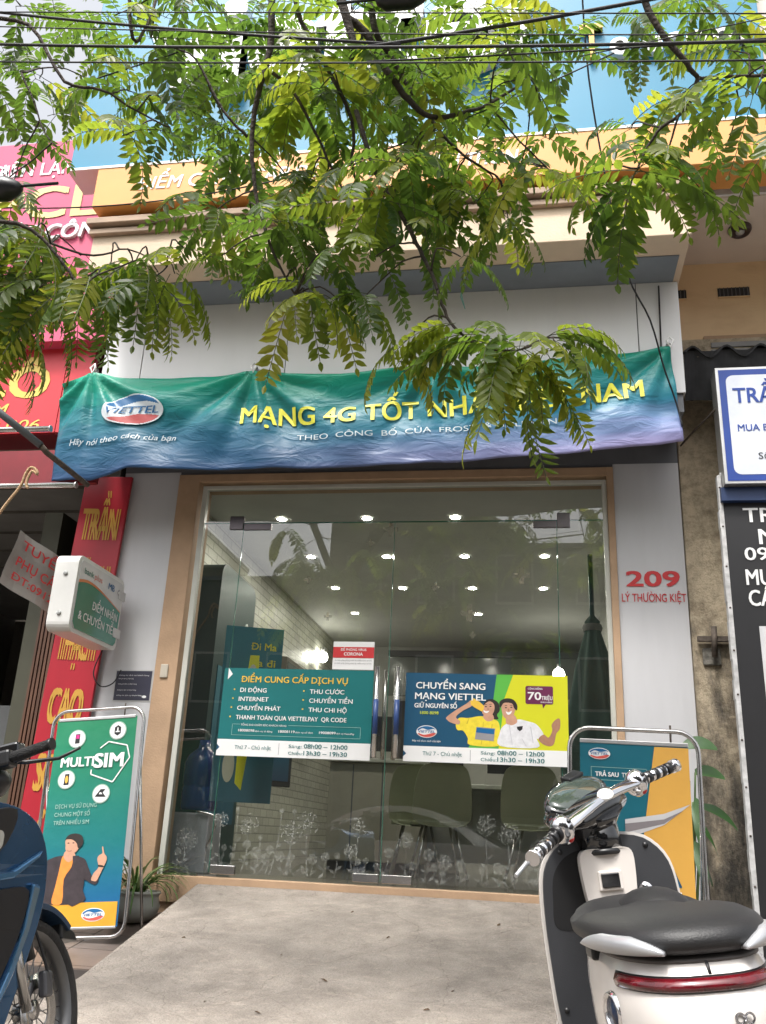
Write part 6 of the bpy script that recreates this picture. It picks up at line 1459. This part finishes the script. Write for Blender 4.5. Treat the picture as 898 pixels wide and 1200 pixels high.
b = MBx(SM2); b.ellipsoid((0.34, 0, 0.99), 0.11, 0.16, 0.075, 20, 12); b.build('handlebar_cover', BLACK, mbk)
for s_ in (-1, 1):
    b = MBx(SM2); b.cyl((0.28, s_*0.21, 1.038), (0.265, s_*0.35, 1.045), 0.0175, 16); gp = b.build('grip', mat('grip_rubber', (0.015, 0.015, 0.015), 0.8, bump=0.8, bs=200), mbk)
    b = MBx(SM2); b.cyl((0.265, s_*0.35, 1.045), (0.264, s_*0.362, 1.045), 0.020, 16); b.build('bar_end', BLACK, gp)
    b = MBx(SM2); b.box(0.26, 0.32, s_*0.15, s_*0.21, 1.01, 1.065); b.build('switch_box', BLACK, mbk, 0.01)
    b = MBx(SM2); b.tube([(0.32, s_*0.17, 1.04), (0.35, s_*0.22, 1.03), (0.345, s_*0.34, 1.015), (0.335, s_*0.42, 1.03)], [0.008, 0.008, 0.006, 0.005], 8); b.build('brake_lever', BLACK, mbk)
b = MBx(SM2); b.box(0.31, 0.37, -0.21, -0.13, 1.06, 1.10); b.build('fluid_reservoir', GLOSSB, mbk, 0.01)
b = MBx(SM2); b.tube(smooth([(0.33, -0.15, 1.06), (0.40, -0.10, 1.06), (0.42, -0.02, 0.95), (0.36, 0.0, 0.85)], 4, False), 0.007, 6); b.build('control_cable', CABLE, mbk)
MB().box(-0.22, 0.10, -0.11, 0.11, 0.22, 0.46).build('engine', mat('engine_alloy', (0.10, 0.10, 0.11), 0.45, 0.7), mbk, 0.03)
MB().prism(smooth([(-0.72, 0.80), (-0.2, 0.76), (0.06, 0.74), (0.08, 0.69), (-0.3, 0.66), (-0.75, 0.72)], 3), -0.12, 0.12, 'Y').build('seat', SEATM, mbk, 0.025)
MB().prism([(0.02, 0.68), (-0.75, 0.74), (-0.88, 0.78), (-0.62, 0.52), (-0.1, 0.44), (0.0, 0.55)], -0.10, 0.10, 'Y').build('rear_body', BLU, mbk, 0.02)
wheel(mbk, Vector((-0.62, 0, 0.29)), 0.29, 0.10, I4, spokes=20, name='rear_wheel')
MB().tube([(0.0, -0.12, 0.22), (-0.3, -0.16, 0.2), (-0.45, -0.17, 0.26)], 0.02, 10).build('exhaust_pipe', STEEL, mbk); MB().cyl((-0.42, -0.17, 0.25), (-0.85, -0.17, 0.38), 0.045, 16).build('exhaust', BLACK, mbk)
MB().tube([(0.0, 0.10, 0.22), (-0.02, 0.24, 0.012)], 0.010, 8).build('side_stand', IRON, mbk)
MB().box(-0.93, -0.88, -0.06, 0.06, 0.66, 0.76).build('tail_light', REDL, mbk, 0.008)

# ------------------------------------------------------------------ across the street (mirrored in the glass)
def opp_house(x0, x1, z1, colr, name_lab, y=-19.0):
    t = empty('opposite_house', ((x0+x1)/2, y, 0), PI, label=name_lab, cat='building'); w = (x1-x0)/2-0.02
    m = mat('opp_wall_%s' % round(colr[0]*100), colr, 0.8, var=0.15, vs=1)
    box('wall', -w, w, 0.0, 6.0, 3.3, z1, m, t); box('pier', -w, -w+0.3, 0, 6, -0.1, 3.3, m, t); box('pier', w-0.3, w, 0, 6, -0.1, 3.3, m, t)
    box('shop_recess', -w+0.3, w-0.3, 0.8, 6.0, -0.1, 3.29, DARK, t); box('awning', -w, w, -1.2, 0, 3.3, 3.4, mat('opp_awning', (0.12, 0.10, 0.09), 0.6), t)
    box('roof', -w-0.05, w+0.05, -0.1, 6, z1, z1+0.12, GREY, t)
    n_ = 0
    for z in range(4, int(z1)-1, 3):
        for x in (-w*0.5, w*0.5):
            f = box('window', x-0.55, x+0.55, -0.03, 0.0, z+0.3, z+1.8, INT, t); box('pane', x-0.48, x+0.48, -0.045, -0.031, z+0.37, z+1.73, mat('opp_pane', (0.03, 0.035, 0.04), 0.08), f)
for i, (x0, x1, z1, c_, lab) in enumerate(((-15, -10.5, 10, (0.16, 0.13, 0.08), 'yellowish house across the street, farthest left'), (-10.5, -6, 8, (0.10, 0.105, 0.10), 'grey house across the street, left of the middle'), (-6, -1.6, 12, (0.13, 0.11, 0.09), 'tall tan house across the street with dark shopfront'),
                                     (-1.6, 3, 9, (0.08, 0.11, 0.09), 'greenish house across the street'), (3, 7.6, 11, (0.17, 0.15, 0.14), 'pale house across the street, right of the middle'), (7.6, 12.5, 8.5, (0.14, 0.09, 0.06), 'brownish house across the street, farthest right'))):
    opp_house(x0, x1, z1, c_, lab)
# parked saloon car behind the camera, mirrored in the glass
carp = empty('parked_car', (-1.9, -8.4, -0.14), 0, label='silver white saloon car parked at the kerb, seen mirrored in the glass', cat='car')
CARP = mat('car_silver', (0.90, 0.90, 0.91), 0.25, 0.45, coat=0.8, var=0.03)
body_s = smooth([(-2.25, 0.35), (-2.28, 0.62), (-2.15, 0.82), (-1.6, 0.92), (-1.25, 0.95), (1.15, 0.95), (1.9, 0.84), (2.2, 0.68), (2.25, 0.42), (2.2, 0.26), (-2.2, 0.26)], 4)
MB().prism(body_s, -0.88, 0.88, 'Y').build('body', CARP, carp, 0.08, bseg=3)
cab = smooth([(-1.65, 0.90), (-1.2, 1.16), (-0.65, 1.40), (0.0, 1.46), (0.5, 1.38), (1.1, 1.10), (1.5, 0.90)], 5, False)
b = MB(); b.prism(cab, -0.72, 0.72, 'Y'); b.v = [(x, y*(1-0.18*max(0, z-0.9)), z) for x, y, z in b.v]; b.build('cabin', CARP, carp, 0.05)
gl = [(-1.25, 0.95), (-0.95, 1.17), (-0.55, 1.34), (0.0, 1.385), (0.42, 1.31), (0.85, 1.11), (1.05, 0.95)]
for s_ in (-1, 1):
    b = MB(); b.prism(gl, s_*0.70, s_*0.735, 'Y'); b.v = [(x, y*(1-0.18*max(0, z-0.9)), z) for x, y, z in b.v]; sw_ = b.build('side_window', mat('car_glass', (0.01, 0.012, 0.014), 0.05, coat=1.0), carp)
    MB().box(-0.12, -0.06, s_*0.66, s_*0.72, 0.95, 1.36).build('door_pillar', BLACK, sw_)
    for x in (-0.55, 0.45): MB().box(x-0.1, x+0.1, s_*0.88, s_*0.905, 0.78, 0.81).build('door_handle', CHROME, carp, 0.006)
    for x in (-1.42, 1.36): wheel(carp, Vector((x, s_*0.80, 0.31)), 0.31, 0.19)
    for x in (-2.22, 2.17): MB().box(x-0.05, x+0.05, s_*0.55, s_*0.8, 0.60, 0.72).build('headlight' if x > 0 else 'tail_light', CHROME if x > 0 else REDL, carp, 0.02)
for x, nm in ((-1.5, 'rear_window'), (1.35, 'windscreen')): 
    MB().prism([(x-0.3 if x < 0 else x-0.28, 0.95+(0 if x < 0 else 0.2)), (x+0.30, 1.16 if x < 0 else 0.95), (x+0.30, 1.14 if x < 0 else 0.93), (x-0.28, 0.93 if x < 0 else 1.13)], -0.62, 0.62, 'Y').build(nm, MATS['car_glass'], carp)

# ------------------------------------------------------------------ street tree with hanging pinnate leaves
BARK = mat('tree_bark', (0.05, 0.038, 0.03), 0.9, var=0.45, vs=14, bump=0.7, bs=60)
LF = bpy.data.materials.new('tree_leaf'); LF.use_nodes = True
nt = LF.node_tree; N = nt.nodes; L = nt.links; bb = N['Principled BSDF']; bb.inputs['Roughness'].default_value = 0.42
oi = N.new('ShaderNodeObjectInfo'); geo = N.new('ShaderNodeNewGeometry'); no = N.new('ShaderNodeTexNoise'); no.inputs['Scale'].default_value = 2.2; L.new(geo.outputs['Position'], no.inputs['Vector'])
ad = N.new('ShaderNodeMath'); ad.operation = 'MULTIPLY_ADD'; ad.inputs[1].default_value = 0.55; L.new(oi.outputs['Random'], ad.inputs[0]); sc_ = N.new('ShaderNodeMath'); sc_.operation = 'MULTIPLY'; sc_.inputs[1].default_value = 0.5; L.new(no.outputs[0], sc_.inputs[0]); L.new(sc_.outputs[0], ad.inputs[2])
rr_ = mk_ramp([(0.12, (0.022, 0.048, 0.010)), (0.38, (0.062, 0.102, 0.016)), (0.66, (0.122, 0.155, 0.020)), (0.86, (0.19, 0.195, 0.028)), (1.0, (0.25, 0.22, 0.04))], ad.outputs[0])
L.new(rr_.outputs[0], bb.inputs['Base Color'])
tr = N.new('ShaderNodeBsdfTranslucent'); hsv = N.new('ShaderNodeHueSaturation'); hsv.inputs['Value'].default_value = 2.75; hsv.inputs['Saturation'].default_value = 1.05; L.new(rr_.outputs[0], hsv.inputs['Color']); L.new(hsv.outputs[0], tr.inputs[0])
mxs = N.new('ShaderNodeMixShader'); mxs.inputs[0].default_value = 0.55; L.new(bb.outputs[0], mxs.inputs[1]); L.new(tr.outputs[0], mxs.inputs[2]); L.new(mxs.outputs[0], N['Material Output'].inputs[0])
STK = mat('leaf_stalk', (0.07, 0.085, 0.03), 0.7)
def leaf_mesh(kind, seed, pairs=9, ln=0.42, slim=1.0):
    rnd = random.Random(seed); b = MB(); b.mat(LF)
    p0, p1 = {'arch': (0.35, -1.25), 'hang': (-0.5, -1.52), 'flat': (0.25, -0.35), 'mid': (0.0, -0.95)}[kind]
    n = pairs*2+1; pts = []; p = Vector((0, 0, 0)); sway = rnd.uniform(-0.25, 0.25); yaw = 0
    dirs = []
    for i in range(n+1):
        t = i/n; pit = p0+(p1-p0)*(t**0.75); yaw = sway*t
        d = Vector((math.cos(pit)*math.cos(yaw), math.cos(pit)*math.sin(yaw), math.sin(pit))); dirs.append(d); pts.append(p.copy()); p += d*ln/n
    def leaflet(base, d, nrm, L_, W_):
        s_ = d.cross(nrm).normalized(); k = len(b.v); q = base
        drp = -nrm*0.15*L_
        b.v += [tuple(q), tuple(q+d*L_*0.3+s_*W_*0.95), tuple(q+d*L_*0.65+s_*W_*0.85+drp*0.5), tuple(q+d*L_+drp*1.5), tuple(q+d*L_*0.65-s_*W_*0.85+drp*0.5), tuple(q+d*L_*0.3-s_*W_*0.95), tuple(q+d*L_*0.3-nrm*W_*0.25), tuple(q+d*L_*0.65-nrm*W_*0.22+drp*0.5)]
        for f in ((0, 1, 6), (1, 2, 7, 6), (2, 3, 7), (0, 6, 5), (6, 7, 4, 5), (7, 3, 4)): b.face([k+i for i in f])
    for i in range(3, n+1):
        t = i/n; d = dirs[i]; side = Vector((0, 0, 1)).cross(d)
        side = side.normalized() if side.length > 0.2 else Vector((0, 1, 0))
        nrm = d.cross(side).normalized()
        if nrm.z < 0 and kind != 'hang': nrm = -nrm
        if i % 2 == 1 or i == n:
            sz = 0.080*(0.75+0.45*math.sin(PI*min(1, t*1.05)))*rnd.uniform(0.9, 1.1); w = sz*rnd.uniform(0.18, 0.225)*slim
            if i >= n: leaflet(pts[i], d, nrm, sz*0.9, w); continue
            for s_ in (-1, 1):
                a = rnd.uniform(0.85, 1.15); dd = (d*math.cos(a)+side*s_*math.sin(a)+Vector((0, 0, rnd.uniform(-0.35, 0.02)))).normalized()
                nn = (nrm+side*rnd.uniform(-0.5, 0.5)).normalized(); nn = (nn-dd*nn.dot(dd)).normalized()
                leaflet(pts[i]+d*rnd.uniform(-0.004, 0.006), dd, nn, sz, w)
    b.mat(STK); b.tube(pts[::2]+[pts[-1]], 0.0022, 3, caps=False)
    me = bpy.data.meshes.new('leaf'); me.from_pydata(b.v, [], b.f)
    for q in b.mats: me.materials.append(q)
    me.polygons.foreach_set('material_index', b.m); me.update(); return me
LM = {k: [leaf_mesh(k, 10*i+j, 10+(j % 3)) for j in range(4)] for i, k in enumerate(('arch', 'hang', 'flat', 'mid'))}
LM['slim'] = [leaf_mesh('hang', 90+j, 13, 0.46, 0.62) for j in range(4)]
tree = empty('street_tree', (-2.9, -6.3, -0.004), label='street tree whose dark branches and hanging pinnate leaves cross the facade', cat='tree')
T0 = Vector(tree.location)
def branch(pts, r0, r1, name='branch', seg=8):
    k = len(pts); b = MB(); P_ = smooth([tuple(p) for p in pts], 4, False); n_ = len(P_)
    P_ = [Vector(p)+Vector((random.uniform(-1, 1), random.uniform(-1, 1), random.uniform(-1, 1)))*0.003 for p in P_]
    b.tube([Vector(p)-T0 for p in P_], [r0+(r1-r0)*i/(n_-1) for i in range(n_)], seg); b.build(name, BARK, tree); return P_
random.seed(21)
hub = Vector((-1.0, -4.3, 5.6)); hub2 = Vector((0.3, -3.9, 5.9))
branch([(-2.9, -6.3, -0.05), (-2.85, -6.25, 1.5), (-2.95, -6.1, 3.0), (-2.7, -5.9, 4.2)], 0.15, 0.10, 'trunk', 14)
SK = []
SK.append(branch([(-2.7, -5.9, 4.2), (-2.0, -5.3, 5.0), hub, (-0.5, -4.1, 5.8), hub2, (1.2, -3.6, 5.9)], 0.09, 0.035, 'limb', 10))
SK.append(branch([(-2.7, -5.9, 4.15), (-3.0, -5.0, 5.0), (-3.1, -4.2, 5.5), (-3.2, -3.4, 5.4)], 0.06, 0.02, 'limb', 10))
def pb_(pl, Y0, Y1): return [at(px, py, Y0+(Y1-Y0)*i/(len(pl)-1)) for i, (px, py) in enumerate(pl)]
B = [
 ([(318, -60), (319, 0), (316, 60), (303, 110), (296, 150), (297, 200), (304, 245), (322, 300), (345, 345)], -3.3, -2.9, 0.022, 0.005),
 ([(392, -60), (400, 0), (415, 50), (412, 70)], -3.4, -3.3, 0.030, 0.012),
 ([(405, 20), (430, 40), (452, 80), (480, 118), (505, 137), (540, 133), (572, 122), (622, 92)], -3.3, -2.9, 0.022, 0.007),
 ([(345, -60), (348, 10), (378, 70), (413, 140), (413, 195), (428, 230), (445, 255)], -3.3, -2.8, 0.014, 0.005),
 ([(430, -60), (438, 30), (455, 60), (478, 100), (505, 140), (535, 175), (580, 205)], -3.2, -2.8, 0.020, 0.005),
 ([(418, 130), (440, 200), (462, 235), (480, 270), (496, 300), (508, 325), (516, 350), (528, 378), (550, 398), (572, 410), (612, 410)], -3.1, -3.0, 0.013, 0.005),
 ([(745, -60), (755, 0), (780, 45), (805, 75), (818, 92)], -3.3, -3.1, 0.020, 0.012),
 ([(818, 92), (812, 115), (796, 135), (775, 150), (760, 170), (748, 198)], -3.1, -3.0, 0.011, 0.006),
 ([(796, 135), (788, 160), (778, 190)], -3.08, -3.0, 0.006, 0.004),
 ([(818, 92), (850, 90), (905, 88), (940, 80)], -3.1, -3.0, 0.009, 0.007),
 ([(575, 122), (600, 155), (640, 195), (655, 210)], -3.0, -2.8, 0.006, 0.003),
 ([(320, 85), (345, 110), (372, 160), (395, 210), (420, 250)], -3.2, -2.9, 0.010, 0.005),
 ([(-30, 20), (35, 30), (75, 95), (120, 105), (160, 130), (200, 150)], -3.4, -3.1, 0.012, 0.004),
 ([(-30, 258), (20, 262), (50, 280), (75, 310), (95, 335), (115, 322), (160, 305)], -3.5, -3.2, 0.011, 0.004),
 ([(25, 85), (40, 120), (55, 160), (80, 180)], -3.2, -3.1, 0.006, 0.003),
 ([(150, -40), (155, 45), (172, 30), (190, -20)], -3.5, -3.3, 0.010, 0.008),
 ([(60, 285), (110, 300), (150, 292), (195, 312)], -3.1, -2.9, 0.007, 0.003),
 ([(-20, 300), (10, 320), (30, 345), (40, 370)], -3.2, -3.1, 0.007, 0.003),
 ([(290, 160), (262, 130), (230, 70), (200, 55)], -3.1, -3.3, 0.008, 0.004),
]
for pl, Y0, Y1, r0, r1 in B: SK.append(branch(pb_(pl, Y0, Y1), r0*0.95, r1*0.85))
skp = [p for s_ in SK for p in s_]
leaves = []
def cluster(px, py, Y, n, kinds, sc=1.0, twig=True, az_=None, spread=PI):
    c = at(px, py, Y)
    if twig:
        q = min(skp, key=lambda p: (p-c).length)
        if 0.05 < (q-c).length < 0.75:
            mid = (q+c)/2+Vector((random.uniform(-0.05, 0.05), random.uniform(-0.05, 0.05), 0.06)); branch([q, mid, c], 0.005, 0.003, 'twig', 5)
    a0 = random.uniform(0, 2*PI)
    for i in range(n):
        a = (a0+2*PI*i/n+random.uniform(-0.35, 0.35)) if az_ is None else az_+random.uniform(-spread, spread)
        k = random.choice(kinds); s_ = sc*random.uniform(0.8, 1.15)
        leaves.append((c+Vector((random.uniform(-0.02, 0.02),)*3), a, random.uniform(-0.35, 0.35), k, s_))
AR, HA, FLT, MI = 'arch', 'hang', 'flat', 'mid'
# the low hanging spray before the banner
cluster(612, 408, -3.0, 8, (AR, HA), 0.95, False); cluster(640, 410, -3.0, 4, (HA, 'slim'), 0.95, False); cluster(590, 412, -3.0, 5, (HA, AR), 1.0, False); cluster(548, 398, -3.05, 3, (AR, MI), 0.85, False); cluster(650, 400, -3.0, 3, (AR, HA), 0.8, True, -0.5, 0.9)
cluster(620, 425, -3.05, 2, ('slim',), 1.1, False)
cluster(575, 400, -2.95, 2, (FLT, AR), 1.05, False, PI, 0.5); cluster(560, 402, -3.0, 2, (AR, MI), 1.0, False, PI, 0.8); cluster(620, 430, -2.95, 3, (HA, 'slim'), 1.1, False); cluster(470, 405, -2.9, 2, (HA, AR), 0.9); cluster(640, 395, -2.95, 2, (AR,), 1.0, False, 0, 0.5)
for gx, gy in ((395, 350), (365, 335), (430, 345), (345, 350), (175, 330), (205, 320)): cluster(gx, gy, -2.95, 3, (HA, AR), 0.9)
cluster(530, 380, -3.05, 3, (AR, MI), 0.8, False, PI, 0.7); cluster(700, 405, -2.9, 0, (AR,), 0.8)
# right hand clusters
cluster(748, 200, -3.0, 9, (AR, HA, MI), 1.1, False); cluster(778, 190, -3.0, 3, (AR, MI), 1.0, False); cluster(740, 150, -2.7, 4, (MI, AR), 1.0); cluster(690, 230, -2.9, 3, (AR, HA), 1.0)
cluster(885, 110, -3.1, 5, (AR, HA), 1.1); cluster(860, 60, -3.0, 5, (AR, MI), 1.0); cluster(910, 160, -3.0, 3, (HA,), 1.1); cluster(800, 110, -2.9, 4, (AR, MI, HA), 0.95); cluster(850, 175, -2.8, 3, (AR,), 0.9)
# crown over the top of the frame, thinning toward the right
random.seed(77)
for gy, xs_, dens in ((15, range(10, 900, 56), 6), (60, range(25, 680, 50), 6), (105, range(0, 660, 50), 6), (150, range(25, 640, 52), 6), (195, range(185, 640, 54), 5), (240, range(205, 600, 54), 5)):
    for gx in xs_:
        if 100 < gx < 225 and 140 < gy < 250 and random.random() < 0.6: continue
        if gx > 600 and gy > 50 and random.random() < 0.4: continue
        if gy == 150 and 25 < gx < 190 and random.random() < 0.5: continue
        if gx > 640 and random.random() < 0.35: continue
        if 560 < gx and gy > 100 and random.random() < 0.45: continue
        cluster(gx+random.uniform(-24, 24), gy+random.uniform(-22, 22), random.uniform(-3.3, -1.9), max(2, dens-(0 if gx > 190 else 2)+random.randint(-1, 1)), (AR, MI, FLT, AR, HA), random.uniform(0.8, 1.1))
for gx, gy in ((300, 265), (410, 260), (460, 255), (560, 235), (610, 200), (640, 160), (530, 215), (350, 265), (250, 250), (370, 225), (480, 200)):
    cluster(gx, gy, random.uniform(-3.1, -2.2), 4, (AR, MI, HA), 0.9)
for gx, gy in ((330, 300), (390, 290), (440, 300), (350, 340), (260, 300), (215, 290), (500, 270), (590, 250), (540, 300)):
    cluster(gx, gy, random.uniform(-3.2, -2.7), 2, (AR, MI, HA), 0.85)
# dark drooping curtain at the left
for gx, gy, n in ((10, 262, 9), (40, 270, 9), (-15, 300, 8), (70, 305, 6), (100, 325, 7), (130, 312, 7), (160, 305, 7), (25, 320, 7), (60, 285, 5), (5, 335, 6), (45, 330, 3), (0, 380, 4), (185, 318, 3), (50, 350, 3), (95, 300, 4), (15, 215, 4), (-20, 230, 4), (-10, 350, 5), (15, 375, 3), (145, 345, 2)):
    cluster(gx, gy, random.uniform(-3.3, -2.6), n, ('slim', 'slim', HA), random.uniform(0.9, 1.1))
leaves.sort(key=lambda t: (t[0]-CAM).length/t[4])
rest = []
for i, (c, a, roll, k, s_) in enumerate(leaves):
    me = random.choice(LM[k])
    Mx = Matrix.Translation(c-T0) @ Matrix.Rotation(a, 4, 'Z') @ Matrix.Rotation(roll, 4, 'X') @ Matrix.Rotation(random.uniform(-0.15, 0.15), 4, 'Y') @ Matrix.Scale(s_, 4)
    if i < 300:
        o = bpy.data.objects.new('leaf', me); link(o, tree); o.matrix_local = Mx
    else: rest.append((me, Mx))
b = MB(); b.mat(LF); b.mat(STK)
for me, Mx in rest:
    n_ = len(b.v); b.v += [tuple(Mx @ v.co) for v in me.vertices]
    for p in me.polygons: b.f.append(tuple(n_+i for i in p.vertices)); b.m.append(p.material_index); b.sm.append(False)
if rest: b.build('foliage', None, tree, kind='stuff')
print('leaves', len(leaves))

# ------------------------------------------------------------------ overhead cables
def sag(a, c, s_, n=14): return [a.lerp(c, i/n)-Vector((0, 0, s_*4*(i/n)*(1-i/n))) for i in range(n+1)]
CB = [((-40, 51), (940, 47), -3.6, 0.010, 'thick bundled cable just below the top left corner', 0.03), ((-40, 10), (470, 52), -3.5, 0.010, 'thick cable falling gently from the top left corner', 0.02),
      ((430, 55), (790, -6), -3.5, 0.012, 'thick cable rising to the top edge right of centre', 0.01), ((-40, 72), (940, 70), -4.0, 0.005, 'thin straight cable, third from the top at the right', 0.01),
      ((-40, 14), (940, 16), -3.9, 0.004, 'thin cable running straight along the top', 0.0), ((-40, 30), (940, 40), -3.8, 0.004, 'thin cable between the top cable and the thick bundle', 0.02),
      ((430, 72), (940, 42), -3.4, 0.006, 'cable rising toward the upper right corner', 0.01), ((0, 243), (400, 192), -2.4, 0.006, 'slack thin wire crossing orange band at the left', 0.10),
      ((385, 200), (720, 62), -2.5, 0.006, 'thin wire climbing diagonally across the leaves', 0.03), ((80, 103), (225, 56), -3.0, 0.006, 'short thin wire climbing at the upper left', 0.0), ((680, 66), (940, 12), -3.3, 0.004, 'thin wire rising to the top right corner', 0.0)]
for (a, c, Y, r, lab, sg) in CB:
    MB().tube(sag(at(*a, Y), at(*c, Y), sg), r*0.75, 6).build('overhead_cable', CABLE, label=lab, cat='cable', group='overhead cables across the street front')
pts = [at(681, -30, -1.9), at(690, 90, -1.6), at(712, 220, -1.3), at(735, 320, -1.15), at(762, 375, -0.95), at(778, 430, -0.75), at(792, 470, -0.62), at(800, 500, -0.60)]
MB().tube(smooth([tuple(p) for p in pts], 4, False), 0.006, 6).build('drop_cable', CABLE, label='long black drop cable falling past the canopy to the banner corner', cat='cable')
MB().tube([at(772, 335, -0.52), at(775, 410, -0.52)], 0.006, 6).build('wall_cable', CABLE, label='short vertical wire on the white fascia near its right end', cat='cable')
for (p, rx_, lab) in ((at(-2, 222, -3.3), 0.055, 'black cable joint hanging at the left edge'), (at(470, -2, -3.4), 0.05, 'black cable joint hanging at the top edge')):
    t = empty('cable_joint', p, label=lab, cat='cable joint', group='cable joints')
    b = MB(); b.lathe([(0.0001, -0.12), (rx_*0.5, -0.11), (rx_, -0.07), (rx_*1.05, 0.05), (rx_*0.6, 0.1), (0.015, 0.12), (0.0001, 0.12)], (0, 0, 0), 'X', 14); b.build('sleeve', BLACK, t)
    MB().cyl((-0.3, 0, 0.01), (0.3, 0, 0.01), 0.008, 6).build('cable_tail', CABLE, t)

# dry leaves and scraps lying on the concrete
DL = {(413, 1070): 'topmost, below the door seam', (531, 1163): 'lower right of the middle', (455, 1100): 'near the ramp centre', (240, 1175): 'lowest toward the left', (330, 1120): 'left of the ramp centre', (585, 1085): 'nearest the scooter leg shield, upper', (302, 1188): 'at the bottom edge, left', (500, 1185): 'at the bottom edge, middle', (215, 1100): 'farthest left beside the ramp edge', (380, 1150): 'between centre and bottom edge'}
DRY = mat('dry_leaf', (0.10, 0.055, 0.025), 0.8, var=0.4)
random.seed(31)
for (px, py) in ((413, 1070), (531, 1163), (455, 1100), (240, 1175), (330, 1120), (585, 1085), (302, 1188), (500, 1185), (215, 1100), (380, 1150)):
    d = right*(px-449)+down*(py-600)+fwd*1050; p = None
    for k in range(400):
        q = CAM+d*(0.0026+k*0.00001)
        if q.z <= ramp_z(q.y): p = q; break
    if p is None or not (RL+0.05 < p.x < RR-0.05): continue
    b = MB(); L_d = random.uniform(0.012, 0.024); a_ = random.uniform(0, 6.28); w_ = L_d*0.35
    for (u, v, h) in ((0, 0, 0.002), (0.3, 1, 0.006), (0.7, 0.8, 0.010), (1, 0, 0.004), (0.7, -0.8, 0.007), (0.3, -1, 0.003)):
        x_, y_ = (u-0.5)*2*L_d, v*w_; b.v.append((x_*math.cos(a_)-y_*math.sin(a_), x_*math.sin(a_)+y_*math.cos(a_), h+0.232*(x_*math.sin(a_)+y_*math.cos(a_))))
    b.face((0, 1, 2, 3)); b.face((0, 3, 4, 5))
    b.build('fallen_leaf', DRY, loc=(p.x, p.y, p.z+0.002), label='small dry leaf on the ramp, '+DL[(px, py)], cat='leaf', group='dry leaves on the ramp')
